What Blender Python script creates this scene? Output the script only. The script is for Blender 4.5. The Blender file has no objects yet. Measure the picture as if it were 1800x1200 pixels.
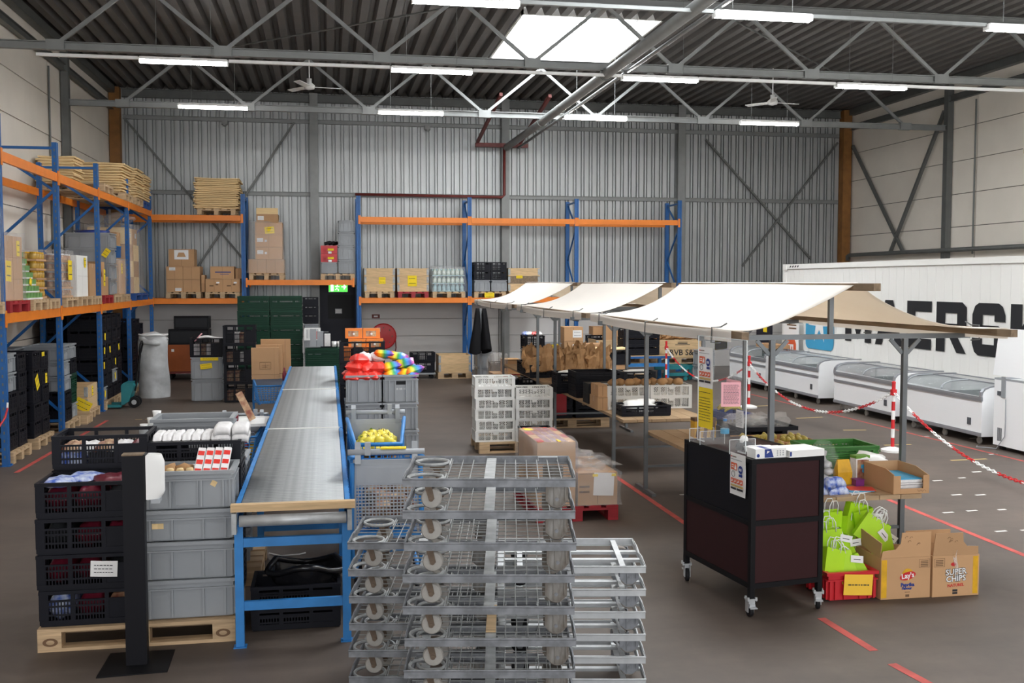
import bpy, bmesh, math, random
from mathutils import Vector, Matrix, Euler
S = bpy.context.scene
COL = S.collection
rnd = random.Random(11)
PI = math.pi
TH = math.atan(325/1800)          # yaw of the camera from the hall's long axis
PT = math.atan(105/1800)          # downward pitch
EYE = Vector((0, 0, 2.28))
# ------------------------------------------------------------------ camera, world, exposure
cam = bpy.data.objects.new('camera', bpy.data.cameras.new('camera'))
COL.objects.link(cam)
cam.location = EYE
cam.rotation_euler = (PI/2-PT, 0, -TH)
cam.data.sensor_width = 36
cam.data.lens = 36
cam.data.clip_end = 200
S.camera = cam
S.view_settings.view_transform = 'Standard'
S.view_settings.look = 'None'
S.view_settings.exposure = 1.12
S.view_settings.gamma = 1
S.view_settings.use_curve_mapping = False
W = bpy.data.worlds.new('world')
S.world = W
W.use_nodes = True
W.node_tree.nodes['Background'].inputs[0].default_value = (0.95, 0.97, 1.0, 1)
W.node_tree.nodes['Background'].inputs[1].default_value = 1.6
LAMP_E = 25.0
SKY_E = 9.0
# ------------------------------------------------------------------ materials
def lin(h):
    h = h.lstrip('#')
    o = []
    for i in (0, 2, 4):
        c = int(h[i:i+2], 16)/255
        o.append(c/12.92 if c <= .04045 else ((c+.055)/1.055)**2.4)
    return tuple(o)
MATS = {}
def mat(name, col, rough=.55, metal=0., var=.0, scale=6., bump=0., rand=0., alpha=1., emit=0., col2=None, stretch=None, coat=0., trans=0.):
    m = bpy.data.materials.new(name)
    MATS[name] = m
    m.use_nodes = True
    nt = m.node_tree
    b = nt.nodes['Principled BSDF']
    c = lin(col) if isinstance(col, str) else col
    b.inputs['Roughness'].default_value = rough
    b.inputs['Metallic'].default_value = metal
    b.inputs['Alpha'].default_value = alpha
    b.inputs['Coat Weight'].default_value = coat
    b.inputs['Transmission Weight'].default_value = trans
    b.inputs['Base Color'].default_value = (*c, 1)
    if emit:
        b.inputs['Emission Color'].default_value = (*c, 1)
        b.inputs['Emission Strength'].default_value = emit
    src = None
    if var or bump or col2:
        tc = nt.nodes.new('ShaderNodeTexCoord')
        mp = nt.nodes.new('ShaderNodeMapping')
        if stretch: mp.inputs['Scale'].default_value = stretch
        nt.links.new(tc.outputs['Object'], mp.inputs['Vector'])
        n = nt.nodes.new('ShaderNodeTexNoise')
        n.inputs['Scale'].default_value = scale
        n.inputs['Detail'].default_value = 6
        nt.links.new(mp.outputs[0], n.inputs['Vector'])
        if var or col2:
            r = nt.nodes.new('ShaderNodeValToRGB')
            d = lin(col2) if col2 else tuple(x*(1-var) for x in c)
            r.color_ramp.elements[0].position = .35
            r.color_ramp.elements[1].position = .68
            r.color_ramp.elements[0].color = (*d, 1)
            r.color_ramp.elements[1].color = (*c, 1)
            nt.links.new(n.outputs['Fac'], r.inputs['Fac'])
            src = r.outputs['Color']
        if bump:
            bp = nt.nodes.new('ShaderNodeBump')
            bp.inputs['Strength'].default_value = bump
            bp.inputs['Distance'].default_value = .02
            nt.links.new(n.outputs['Fac'], bp.inputs['Height'])
            nt.links.new(bp.outputs['Normal'], b.inputs['Normal'])
    if rand:
        oi = nt.nodes.new('ShaderNodeObjectInfo')
        mr = nt.nodes.new('ShaderNodeMapRange')
        mr.inputs['To Min'].default_value = 1-rand
        mr.inputs['To Max'].default_value = 1+rand*.6
        nt.links.new(oi.outputs['Random'], mr.inputs['Value'])
        hs = nt.nodes.new('ShaderNodeHueSaturation')
        nt.links.new(mr.outputs[0], hs.inputs['Value'])
        if src: nt.links.new(src, hs.inputs['Color'])
        else: hs.inputs['Color'].default_value = (*c, 1)
        src = hs.outputs['Color']
    if src: nt.links.new(src, b.inputs['Base Color'])
    return m
mat('floor', '#61554c', .6, var=.25, scale=1.1, bump=.08)
mat('deck', '#6a6765', .55, .15, var=.15, scale=2)
mat('steel', '#8d8f8e', .5, .3, var=.12, scale=5)
mat('steel_dark', '#6a6c6a', .5, .3, var=.15, scale=5)
mat('clad', '#b3b6b6', .42, .35, var=.12, scale=1.5, stretch=(3, 3, .25))
mat('precast', '#ebe4d9', .8, var=.06, scale=1.4)
mat('plinth', '#dcdad8', .7, var=.05, scale=1.2)
mat('joint', '#6f6a64', .9)
mat('rust', '#94642f', .7, var=.3, scale=5)
mat('redpipe', '#7c3530', .5, var=.2)
mat('white', '#eeeeec', .4)
mat('white_rough', '#e9e8e4', .8)
mat('freezer', '#f1f2f3', .28, coat=.3)
mat('trim', '#9b9da2', .35, .4)
mat('blue', '#135c9f', .42, var=.15, scale=9)
mat('blue_light', '#3186cf', .45, var=.2, scale=7)
mat('orange', '#f08522', .42, var=.08, scale=7)
mat('zinc', '#b4b7b8', .5, .25, var=.35, scale=14)
mat('zinc_dark', '#8b8e93', .5, .3, var=.4, scale=18)
mat('zinc_new', '#c6c9cb', .42, .35, var=.2, scale=12)
mat('zinc_brown', '#8b8985', .5, .3, scale=9, stretch=(3, 3, 1), col2='#5f564c')
mat('rubber', '#1c1c1e', .6)
mat('nylon', '#a5a19b', .45, var=.2, scale=20)
mat('nylon_dirty', '#9c938a', .5, var=.3, scale=20)
mat('ruststeel', '#756455', .5, .5, var=.4, scale=25)
mat('wood', '#cfb08a', .7, var=.3, scale=5, stretch=(1, 9, 9), rand=.14)
mat('wood_x', '#e0be90', .68, var=.25, scale=5, stretch=(1, 10, 10), rand=.1)
mat('wood_old', '#8f7a62', .75, var=.35, scale=4, stretch=(8, 1, 8), rand=.12)
mat('redwood', '#a8212b', .5, var=.2, rand=.08)
mat('bluewood', '#1d4f96', .5, var=.2, rand=.08)
mat('card', '#c49a70', .75, var=.06, scale=4, rand=.12)
mat('card_red', '#a83c3a', .6, rand=.06)
mat('card_light', '#efd09a', .75, var=.1, scale=4, stretch=(1, 1, 12), rand=.12)
mat('tape', '#b5885a', .3)
mat('ink', '#26262a', .6)
mat('ink_brown', '#6d5138', .7)
mat('grey', '#979b9f', .42, rand=.07, var=.05, scale=3)
mat('grey_light', '#a5a9ae', .42, rand=.06, var=.05)
mat('grey_dark', '#55585e', .45)
mat('black', '#14151d', .5, rand=.12)
mat('black_soft', '#1b1b1e', .5)
mat('green', '#17402f', .42, rand=.08)
mat('green_bright', '#3f7d36', .42)
mat('poultry', '#dcdcd8', .45)
mat('red', '#c4202a', .38)
mat('yellow_paper', '#f4d51e', .7)
mat('yellow_card', '#f4c33a', .65)
mat('lime', '#b3e31a', .6, var=.08)
mat('paper', '#ecebea', .75)
mat('pink', '#f2b3bb', .75)
mat('kraft', '#b48a5e', .8, var=.2, scale=9, rand=.14, bump=.3)
mat('canvas', '#f4f2ee', .85, var=.02, scale=3, bump=.05)
mat('plywood', '#b79a78', .6, var=.2, scale=4, stretch=(1, 8, 8), rand=.08)
mat('pole', '#75797b', .4, .5, var=.15)
mat('cart_black', '#101013', .5)
mat('cart_brown', '#33191b', .55, var=.08)
mat('cart_navy', '#111117', .5, var=.08)
mat('teal', '#1f7e85', .4, var=.1)
mat('film', '#f2f2f2', .16, alpha=.19, bump=.6, scale=14)
mat('clear', '#f6f8fa', .06, alpha=.07)
mat('glass', '#76827f', .08, alpha=.2)
mat('edge', '#f4f8f8', .1, alpha=.75)
mat('bag', '#c9cbcc', .28, var=.3, scale=5, bump=.5)
mat('binbag', '#1a1a1d', .2, bump=.4, scale=9)
mat('tape_red', '#c9524a', .7, var=.35, scale=6)
mat('tape_white', '#d9d6d0', .7)
mat('tape_yellow', '#c0a468', .7)
mat('redc', '#c8252a', .4)
mat('apple', '#eedb48', .35, scale=9, col2='#d9c845')
mat('door', '#23242e', .45)
mat('exit', '#3fae3c', .4, emit=1.2)
mat('exit_white', '#ffffff', .4, emit=2.5)
mat('lamp', (1, .985, .97), .5, emit=LAMP_E)
mat('lamp_warm', (1, .93, .84), .5, emit=LAMP_E*.8)
mat('daylight', (.93, .97, 1), .5, emit=SKY_E)
mat('navy', '#213a86', .5)
mat('sky', '#3f9fca', .5)
mat('charcoal', '#2a2b2e', .55)
mat('pack_red', '#e23a30', .35, bump=.3, rand=.15)
mat('pack_dark', '#7a1f33', .35, rand=.4)
mat('pack_white', '#f0eeee', .5, var=.12, scale=40)
mat('pack_blue', '#dde5f4', .35, scale=24, col2='#2457c2')
mat('pack_green', '#7fb56a', .4, var=.35, scale=22)
mat('pack_orange', '#ee8328', .45, rand=.05)
mat('pack_multi', '#d2b48c', .5, col2='#8a4a3a', scale=14, rand=.3)
mat('pack_yellow', '#eab21c', .45, var=.25, scale=12)
mat('jar', '#caa24c', .25, var=.3, scale=18)
mat('bottle_b', '#a9cfd8', .25, var=.3, scale=20)
mat('dirtyglass', '#8aa58f', .3, col2='#dfe9e2', scale=14)
mat('leaf', '#6b9a3a', .6)
mat('banana', '#c9b94e', .5)
mat('purple', '#7a2a78', .4)
mat('pear', '#b3a24a', .45, var=.3)
mat('tomato', '#e2472c', .35)
mat('screen', '#30343a', .15)
mat('orange_logo', '#d9603a', .5)
mat('trolley_o', '#a2521f', .5, var=.1)
mat('coat', '#17171a', .8)
for k_ in ('black', 'black_soft', 'cart_black', 'cart_navy', 'cart_brown', 'coat', 'green', 'door', 'rubber', 'charcoal'):
    MATS[k_].node_tree.nodes['Principled BSDF'].inputs['Specular IOR Level'].default_value = .2
m = bpy.data.materials.new('rainbow'); MATS['rainbow'] = m; m.use_nodes = True
_n = m.node_tree; _b = _n.nodes['Principled BSDF']; _b.inputs['Roughness'].default_value = .3
_t = _n.nodes.new('ShaderNodeTexCoord'); _s = _n.nodes.new('ShaderNodeSeparateXYZ'); _r = _n.nodes.new('ShaderNodeValToRGB')
_n.links.new(_t.outputs['Generated'], _s.inputs[0]); _n.links.new(_s.outputs[0], _r.inputs[0]); _n.links.new(_r.outputs[0], _b.inputs['Base Color'])
_e = _r.color_ramp.elements
_e[0].color = (*lin('#e23b2a'), 1); _e[1].color = (*lin('#d5368f'), 1)
for p_, h_ in ((.18, '#f08a24'), (.34, '#f2dc2c'), (.5, '#3da648'), (.68, '#3f8fe0'), (.84, '#6b3fae')):
    x_ = _e.new(p_); x_.color = (*lin(h_), 1)
# floor: concrete with worn patches and long scuffs
_n = MATS['floor'].node_tree
_b = _n.nodes['Principled BSDF']; _c0 = _b.inputs['Base Color'].links[0].from_socket
_tc = _n.nodes.new('ShaderNodeTexCoord')
for sc_, lo_, hi_, st_ in ((.33, .82, 1.1, (1, .5, 1)), (7., .9, 1.06, (1, 1, 1)), (2.2, .88, 1.05, (.25, 1.6, 1))):
    _mp = _n.nodes.new('ShaderNodeMapping'); _mp.inputs['Scale'].default_value = st_
    _nz = _n.nodes.new('ShaderNodeTexNoise'); _nz.inputs['Scale'].default_value = sc_; _nz.inputs['Detail'].default_value = 8; _nz.inputs['Roughness'].default_value = .65
    _mr = _n.nodes.new('ShaderNodeMapRange'); _mr.inputs['From Min'].default_value = .3; _mr.inputs['From Max'].default_value = .7; _mr.inputs['To Min'].default_value = lo_; _mr.inputs['To Max'].default_value = hi_
    _vm = _n.nodes.new('ShaderNodeVectorMath'); _vm.operation = 'MULTIPLY'
    _n.links.new(_tc.outputs['Object'], _mp.inputs['Vector']); _n.links.new(_mp.outputs[0], _nz.inputs['Vector']); _n.links.new(_nz.outputs['Fac'], _mr.inputs['Value'])
    _n.links.new(_c0, _vm.inputs[0]); _n.links.new(_mr.outputs[0], _vm.inputs[1]); _c0 = _vm.outputs[0]
_n.links.new(_c0, _b.inputs['Base Color'])
# canvas lets some light through
_n = MATS['canvas'].node_tree
_tr = _n.nodes.new('ShaderNodeBsdfTranslucent'); _tr.inputs[0].default_value = (*lin('#fbeedd'), 1)
_mx = _n.nodes.new('ShaderNodeMixShader'); _mx.inputs[0].default_value = .4
_out = [q for q in _n.nodes if q.type == 'OUTPUT_MATERIAL'][0]
_n.links.new(_n.nodes['Principled BSDF'].outputs[0], _mx.inputs[1]); _n.links.new(_tr.outputs[0], _mx.inputs[2]); _n.links.new(_mx.outputs[0], _out.inputs[0])
# ------------------------------------------------------------------ mesh building
class M:
    def __init__(s): s.v = []; s.f = []
    def add(s, vs, fs):
        n = len(s.v); s.v += [tuple(v) for v in vs]; s.f += [tuple(n+i for i in f) for f in fs]; return s
    def bx(s, x0, x1, y0, y1, z0, z1, m=None):
        vs = [Vector((x, y, z)) for z in (z0, z1) for y in (y0, y1) for x in (x0, x1)]
        if m: vs = [m @ v for v in vs]
        return s.add(vs, [(0, 2, 3, 1), (4, 5, 7, 6), (0, 1, 5, 4), (2, 6, 7, 3), (0, 4, 6, 2), (1, 3, 7, 5)])
    def c(s, cx, cy, cz, sx, sy, sz): return s.bx(cx-sx/2, cx+sx/2, cy-sy/2, cy+sy/2, cz-sz/2, cz+sz/2)
    def bar(s, p, q, w, h, up=(0, 0, 1)):
        p, q = Vector(p), Vector(q); d = q-p; L = d.length; d.normalize()
        u = Vector(up)
        if abs(d.dot(u)) > .98: u = Vector((0, 1, 0))
        a = d.cross(u).normalized(); b = a.cross(d)
        m = Matrix((( a.x, d.x, b.x, p.x), (a.y, d.y, b.y, p.y), (a.z, d.z, b.z, p.z), (0, 0, 0, 1)))
        return s.bx(-w/2, w/2, 0, L, -h/2, h/2, m)
    def tube(s, pts, r, n=8, closed=False):
        P = [Vector(p) for p in pts]; N = len(P); rings = []
        up = None
        for i in range(N):
            if closed: t = P[(i+1) % N]-P[i-1]
            else: t = P[min(i+1, N-1)]-P[max(i-1, 0)]
            t.normalize()
            if up is None:
                up = Vector((0, 0, 1)) if abs(t.z) < .9 else Vector((1, 0, 0))
            a = t.cross(up).normalized(); b = a.cross(t).normalized(); up = b
            rr = r[i] if isinstance(r, (list, tuple)) else r
            rings.append([P[i]+(a*math.cos(2*PI*k/n)+b*math.sin(2*PI*k/n))*rr for k in range(n)])
        vs = [v for g in rings for v in g]; fs = []
        for i in range(N if closed else N-1):
            j = (i+1) % N
            for k in range(n): fs.append((i*n+k, i*n+(k+1) % n, j*n+(k+1) % n, j*n+k))
        if not closed: fs += [tuple(range(n))[::-1], tuple((N-1)*n+k for k in range(n))]
        return s.add(vs, fs)
    def lathe(s, prof, n=14, m=None):
        vs = [Vector((r*math.cos(2*PI*k/n), r*math.sin(2*PI*k/n), z)) for r, z in prof for k in range(n)]
        if m: vs = [m @ v for v in vs]
        fs = []
        for i in range(len(prof)-1):
            for k in range(n): fs.append((i*n+k, i*n+(k+1) % n, (i+1)*n+(k+1) % n, (i+1)*n+k))
        fs += [tuple(range(n))[::-1], tuple((len(prof)-1)*n+k for k in range(n))]
        return s.add(vs, fs)
    def prism(s, poly, lo, hi, ax='y', m=None):
        n = len(poly)
        fn = {'y': lambda a, b, t: (a, t, b), 'x': lambda a, b, t: (t, a, b), 'z': lambda a, b, t: (a, b, t)}[ax]
        vs = [Vector(fn(a, b, t)) for t in (lo, hi) for a, b in poly]
        if m: vs = [m @ v for v in vs]
        fs = [tuple(range(n)), tuple(range(2*n-1, n-1, -1))]+[(i, n+i, n+(i+1) % n, (i+1) % n) for i in range(n)]
        return s.add(vs, fs)
    def surf(s, fn, nu, nv, thick=0.):
        vs = [Vector(fn(i/nu, j/nv)) for j in range(nv+1) for i in range(nu+1)]
        fs = [(j*(nu+1)+i, j*(nu+1)+i+1, (j+1)*(nu+1)+i+1, (j+1)*(nu+1)+i) for j in range(nv) for i in range(nu)]
        if thick:
            n = len(vs); vs2 = [v-Vector((0, 0, thick)) for v in vs]
            fs2 = [tuple(n+i for i in f[::-1]) for f in fs]
            rim = [i for i in range(nu)]+[nu+j*(nu+1) for j in range(nv)]+[nv*(nu+1)+i for i in range(nu, 0, -1)]+[j*(nu+1) for j in range(nv, 0, -1)]
            fs += fs2+[(rim[k], n+rim[k], n+rim[(k+1) % len(rim)], rim[(k+1) % len(rim)]) for k in range(len(rim))]
            vs += vs2
        return s.add(vs, fs)
    def mesh(s, name, mt, smooth=False):
        me = bpy.data.meshes.new(name)
        me.from_pydata(s.v, [], s.f)
        bm = bmesh.new(); bm.from_mesh(me)
        bmesh.ops.recalc_face_normals(bm, faces=bm.faces)
        bm.to_mesh(me); bm.free()
        me.materials.append(MATS[mt])
        if smooth:
            me.polygons.foreach_set('use_smooth', [True]*len(me.polygons))
        return me
FINE = {'side_lattice', 'lattice', 'basket_lattice', 'wire_grid', 'axle_ends', 'slots', 'bolt_plates', 'vent_slots', 'ribs', 'child_flap', 'hinge_plates', 'print_lines', 'red_links', 'white_links', 'small_marks'}   # too fine to pick apart
def obj(name, me, parent=None, loc=(0, 0, 0), rot=(0, 0, 0)):
    o = bpy.data.objects.new(name, me); COL.objects.link(o)
    if name in FINE: o['kind'] = 'stuff'
    o.location = loc; o.rotation_euler = rot
    if parent: o.parent = parent
    return o
def tag(o, label, cat, group=None, kind=None):
    o['label'] = label; o['category'] = cat
    if group: o['group'] = group
    if kind: o['kind'] = kind
    return o
def thing(name, label, cat, loc=(0, 0, 0), rz=0., group=None, rot=None, s=1.):
    o = obj(name, None, None, loc, rot or (0, 0, rz))
    o.empty_display_size = .1
    if s != 1.: o.scale = (s, s, s) if not isinstance(s, tuple) else s
    return tag(o, label, cat, group)
def struct(name, me=None, loc=(0, 0, 0)):
    o = obj(name, me, None, loc); o['kind'] = 'structure'; return o
def put(parts, root):
    for p in parts:
        o = obj(p[0], p[1], root, p[3] if len(p) > 3 else (0, 0, 0), p[4] if len(p) > 4 else (0, 0, 0))
        if len(p) > 2 and p[2]:
            for q in p[2]:
                obj(q[0], q[1], o, q[3] if len(q) > 3 else (0, 0, 0), q[4] if len(q) > 4 else (0, 0, 0))
def inst(parts, name, label, cat, loc, rz=0., group=None, rot=None, s=1.):
    r = thing(name, label, cat, loc, rz, group, rot, s); put(parts, r); return r
def one(name, label, cat, me, loc=(0, 0, 0), rot=(0, 0, 0), group=None):
    return tag(obj(name, me, None, loc, rot), label, cat, group)
def text(name, body, size, mt, parent, loc, rot=(PI/2, 0, 0), bold=0., ext=.0006, align='CENTER', sx=1.):
    cu = bpy.data.curves.new('t', 'FONT'); cu.body = body; cu.size = size; cu.extrude = ext; cu.offset = bold
    cu.align_x = align; cu.align_y = 'CENTER'; cu.resolution_u = 2
    t = bpy.data.objects.new('t', cu); COL.objects.link(t)
    dg = bpy.context.evaluated_depsgraph_get()
    me = bpy.data.meshes.new_from_object(t.evaluated_get(dg))
    bpy.data.objects.remove(t); bpy.data.curves.remove(cu)
    me.materials.clear(); me.materials.append(MATS[mt])
    o = obj(name, me, parent, loc, rot)
    if sx != 1.: o.scale = (sx, 1, 1)
    return o
def box(name, mt, x0, x1, y0, y1, z0, z1): return M().bx(x0, x1, y0, y1, z0, z1).mesh(name, mt)
PILLOW = {'snack_pack': 3, 'red_pack': 3, 'rainbow_pack': 3, 'white_pack': 3, 'tissue_pack': 7, 'biscuit_pack': 5, 'meat_pack': 4, 'frozen_pack': 4, 'bright_pack': 4, 'mixed_pack': 4}
def pillow(mt, name, L, Wd, H, seed, e):
    from mathutils import noise
    r = random.Random(seed); off = Vector((r.random()*40, r.random()*40, 0)); nu, nv = 10, 8; m = M()
    def f(s):
        def g(a, b):
            u, v = abs(2*a-1), abs(2*b-1)
            k = (1-u**e)*(1-v**e)
            w = 1+.45*noise.noise(Vector((a*4, b*4, s*.3))+off)*(.4 if e > 6 else 1)
            return ((a-.5)*L, (b-.5)*Wd*(1-.06*(1-u**2)), s*H/2*max(k, 0)**.6*w)
        return g
    m.surf(f(1), nu, nv); m.surf(f(-1), nu, nv)
    return m.mesh(name, mt, True)
def blob(mt, name, sx, sy, sz, amp=.15, sub=2, seed=0, freq=3.):
    if name in PILLOW: return pillow(mt, name, sx*2.1, sy*2.1, sz*2, seed, PILLOW[name])
    bm = bmesh.new(); bmesh.ops.create_icosphere(bm, subdivisions=sub, radius=1)
    r = random.Random(seed)
    from mathutils import noise
    off = Vector((r.random()*50, r.random()*50, r.random()*50))
    for v in bm.verts:
        k = 1+amp*noise.noise(v.co*freq*.5+off)*1.6
        v.co = Vector((v.co.x*k*sx, v.co.y*k*sy, v.co.z*k*sz))
    me = bpy.data.meshes.new(name); bm.to_mesh(me); bm.free()
    me.materials.append(MATS[mt])
    me.polygons.foreach_set('use_smooth', [True]*len(me.polygons))
    return me
ORD = 'first second third fourth fifth sixth seventh eighth ninth tenth eleventh twelfth thirteenth fourteenth fifteenth sixteenth'.split()
def nth(i, n):      # i from the top
    w = ['topmost', 'second from top', 'third from top', 'fourth from top', 'fifth from top', 'sixth from top', 'seventh from top', 'eighth from top', 'ninth from top']
    return 'lowest' if i == n-1 and n > 1 else w[i]
def G(u, d):        # a spot given by sideways offset and distance along the view's level heading
    return (u*math.cos(TH)+d*math.sin(TH), -u*math.sin(TH)+d*math.cos(TH))
# ================================================================== THE SETTING
XL, XR, YB, YF, ZR = -5.1, 14.16, 26.3, -9.0, 6.95
struct('floor', M().bx(XL-.3, XR+.3, YF, YB+.3, -.2, 0).mesh('floor', 'floor'))
# back wall: precast plinth below, profiled steel sheets above
wb = struct('wall_back', box('wall', 'joint', XL-.2, XR+.2, YB+.07, YB+.3, 0, ZR+.3))
for k, (a, b) in enumerate(((.0, .44), (.45, .89), (.9, 1.33), (1.34, 1.73))):
    for (x0, x1) in ((XL, -.33), (.86, 4.4), (4.41, 9.2), (9.21, XR)):
        obj('plinth_panel', box('plinth_panel', 'plinth', x0, x1-.01, YB, YB+.08, a, b), wb)
pw = 1.07
prof = []
for i in range(5):
    x = i*pw/5
    prof += [(x, -.03), (x+.112, -.03), (x+.116, .04), (x+.138, .04), (x+.142, -.03), (x+.184, -.03), (x+.188, .04), (x+.211, .04)]
prof += [(pw, -.03)]
poly = [(a, b) for a, b in prof]+[(pw, .05), (0, .05)]
sheet = M().prism(poly, 1.75, ZR, 'z').mesh('cladding_sheet', 'clad')
for i in range(18):
    obj('cladding_sheet', sheet, wb, (XL+i*pw, YB, 0))
obj('flashing', box('flashing', 'steel', XL, XR, YB-.035, YB+.03, 1.72, 1.76), wb)
# side walls of long precast planks
for nm, xa, sg in (('wall_left', XL, -1), ('wall_right', XR, 1)):
    w = struct(nm, box('wall', 'joint', min(xa+.03*sg, xa+.3*sg), max(xa+.03*sg, xa+.3*sg), YF, YB+.3, 0, ZR+.3))
    z = -.19
    while z < ZR:
        z1 = min(z+.745, ZR+.2)
        for (y0, y1) in ((20.66, YB), (14.7, 20.63), (8.7, 14.67), (2.7, 8.67), (YF, 2.67)):
            obj('wall_panel', box('wall_panel', 'precast', min(xa, xa+.06*sg), max(xa, xa+.06*sg), y0, y1-.012, max(z, 0), z1-.016), w)
        z = z1
# roof deck of ribbed sheets with skylight openings
dk = struct('ceiling', M().bx(XL-.3, 3.33, YF, YB+.3, ZR+.17, ZR+.2).bx(6.07, 10.26, YF, YB+.3, ZR+.17, ZR+.2).bx(13.0, XR+.3, YF, YB+.3, ZR+.17, ZR+.2).bx(10.26, 13.0, YF, 7.9, ZR+.17, ZR+.2).bx(10.26, 13.0, 11.9, YB+.3, ZR+.17, ZR+.2).bx(3.33, 6.07, YF, 7.9, ZR+.17, ZR+.2).bx(3.33, 6.07, 11.9, 17.8, ZR+.17, ZR+.2).bx(3.33, 6.07, 21.9, YB+.3, ZR+.17, ZR+.2).mesh('deck_top', 'deck'))
sw = 2.6/3
prof = []
for i in range(3):
    x0 = i*sw/3; w = sw/3
    prof += [(x0, .12), (x0+.07, .12), (x0+.115, .0), (x0+w-.045, .0)]
prof += [(sw, .12)]
poly = prof+[(sw, .14), (0, .14)]
DS = {}
for i in range(23):
    x0 = 3.4-10*sw+i*sw
    for (y0, y1) in (((YF, 7.95), (11.85, 17.87), (21.72, YB)) if 10 <= i < 13 else ((YF, 7.95), (11.85, YB)) if 18 <= i < 21 else ((YF, YB),)):
        k = (y0, y1)
        if k not in DS: DS[k] = M().prism(poly, y0, y1, 'y').mesh('roof_sheet', 'deck')
        obj('roof_sheet', DS[k], dk, (x0, 0, ZR))
def skylight(i, y0, y1, dx=0.):
    w = struct('window_%d' % i, M().bx(3.4, 3.44, y0, y1, ZR, ZR+.42).bx(5.96, 6., y0, y1, ZR, ZR+.42).bx(3.4, 6., y0, y0+.04, ZR, ZR+.42).bx(3.4, 6., y1-.04, y1, ZR, ZR+.42).mesh('skylight_curb', 'white_rough'), (dx, 0, 0))
    h = (y1-y0)/2
    for k in range(2):
        obj('pane', box('pane', 'daylight', 3.42, 5.98, y0+.02+k*h, y0+k*h+h-.02, ZR+.42, ZR+.44), w)
    obj('glazing_bar', box('glazing_bar', 'steel', 3.44, 5.96, y0+h-.02, y0+h+.02, ZR+.38, ZR+.45), w)
    obj('frame', M().tube([(3.45, y0+.05, ZR+.36), (5.95, y0+.05, ZR+.36), (5.95, y1-.05, ZR+.36), (3.45, y1-.05, ZR+.36)], .012, 6, True).mesh('frame', 'steel'), w)
skylight(1, 17.9, 21.7)
skylight(2, 8.0, 11.8)
skylight(3, 8.0, 11.8, 8*sw)  # unseen extra skylight, added to brighten the right wall and aisle
# steel frame along the walls
def beam_i(m, p, q, w, h, t=.012):
    p, q = Vector(p), Vector(q); d = (q-p).normalized()
    u = Vector((0, 0, 1)) if abs(d.z) < .9 else Vector((0, 1, 0))
    for s in (-1, 1): m.bar(p+u*s*(h/2-t/2), q+u*s*(h/2-t/2), w, t, u)
    m.bar(p, q, t, h-2*t-.002, u); return m
for i, x in enumerate((-.28, 4.54, 9.27)):
    m = M(); y = YB-.14
    m.bx(x-.1, x+.1, y-.1, y-.085, 0, ZR-.02).bx(x-.1, x+.1, y+.085, y+.1, 0, ZR-.02).bx(x-.006, x+.006, y-.085, y+.085, 0, ZR-.02)
    tag(obj('steel_column', m.mesh('steel_column', 'steel')), 'grey steel column against the back wall, ' + ['left beside the dark door', 'centre below the roof pipe', 'right behind the empty rack end'][i], 'column')
for x, w in ((XL+.14, 'left'), (XR-.18, 'right')):
    tag(obj('corner_column', M().bx(x-.12, x+.12, YB-.26, YB-.02, 0, ZR-.02).bx(x-.14, x+.14, YB-.28, YB-.001, 0, .02).mesh('corner_column', 'rust')), 'rust brown steel column in the far %s corner' % w, 'column')
for i, z in enumerate((4.46, 6.25)):
    tag(obj('wall_girt', beam_i(M(), (XL+.3, YB-.07, z), (XR-.35, YB-.07, z), .09, .1).mesh('wall_girt', 'steel')), 'grey horizontal steel rail across the ribbed back wall, %s' % ['lower one above the racks', 'upper one under the roof'][i], 'rail')
tag(obj('eaves_beam', beam_i(M(), (XL+.3, YB-.15, ZR-.14), (XR-.35, YB-.15, ZR-.14), .12, .2).mesh('eaves_beam', 'steel_dark')), 'dark steel beam along the top of the back wall', 'beam')
m = M().bar((-4.75, YB-.17, 6.2), (-1.75, YB-.17, 2.5), .05, .05)
tag(obj('wall_brace', m.mesh('wall_brace', 'steel_dark')), 'diagonal steel brace on the back wall, falling right, left bay', 'brace')
m = M().bar((-.75, YB-.23, 6.2), (-3.2, YB-.23, 2.5), .05, .05)
tag(obj('wall_brace', m.mesh('wall_brace', 'steel_dark')), 'diagonal steel brace on the back wall, rising right, left bay', 'brace')
m = M().bar((9.95, YB-.17, 6.05), (13.0, YB-.17, 2.9), .05, .05)
tag(obj('wall_brace', m.mesh('wall_brace', 'steel_dark')), 'diagonal steel brace on the back wall, falling right, right bay', 'brace')
m = M().bar((13.7, YB-.23, 6.05), (11.0, YB-.23, 2.7), .05, .05)
tag(obj('wall_brace', m.mesh('wall_brace', 'steel_dark')), 'diagonal steel brace on the back wall, rising right, right bay', 'brace')
for x, sd in ((XL+.09, 'left'), (XR-.09, 'right')):
    m = M().bx(x-.07, x+.07, 21.5, 21.66, 0, 6.9)
    tag(obj('steel_column', m.mesh('steel_column', 'steel_dark')), 'grey steel post against the pale %s wall' % sd, 'column')
    m = M(); beam_i(m, (x, YF, 6.45), (x, YB-.3, 6.45), .1, .14)
    tag(obj('wall_rail', m.mesh('wall_rail', 'steel_dark')), 'long dark steel rail high along the pale %s wall' % sd, 'rail')
    tag(obj('eaves_beam', M().bx(x-.08, x+.08, YF, YB-.3, 6.78, 6.94).mesh('eaves_beam', 'steel_dark')), 'dark steel beam under the roof along the %s wall' % sd, 'beam')
for i, (p, q) in enumerate((((XR-.11, 25.9, 5.95), (XR-.11, 23.3, 3.0)), ((XR-.12, 21.7, 6.2), (XR-.12, 23.9, 3.0)))):
    tag(obj('wall_brace', M().bar(p, q, .07, .07).mesh('wall_brace', 'steel_dark')), 'thick diagonal steel strut on the right wall, %s' % ['leaning from the far corner', 'leaning from the steel post'][i], 'brace')
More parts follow.
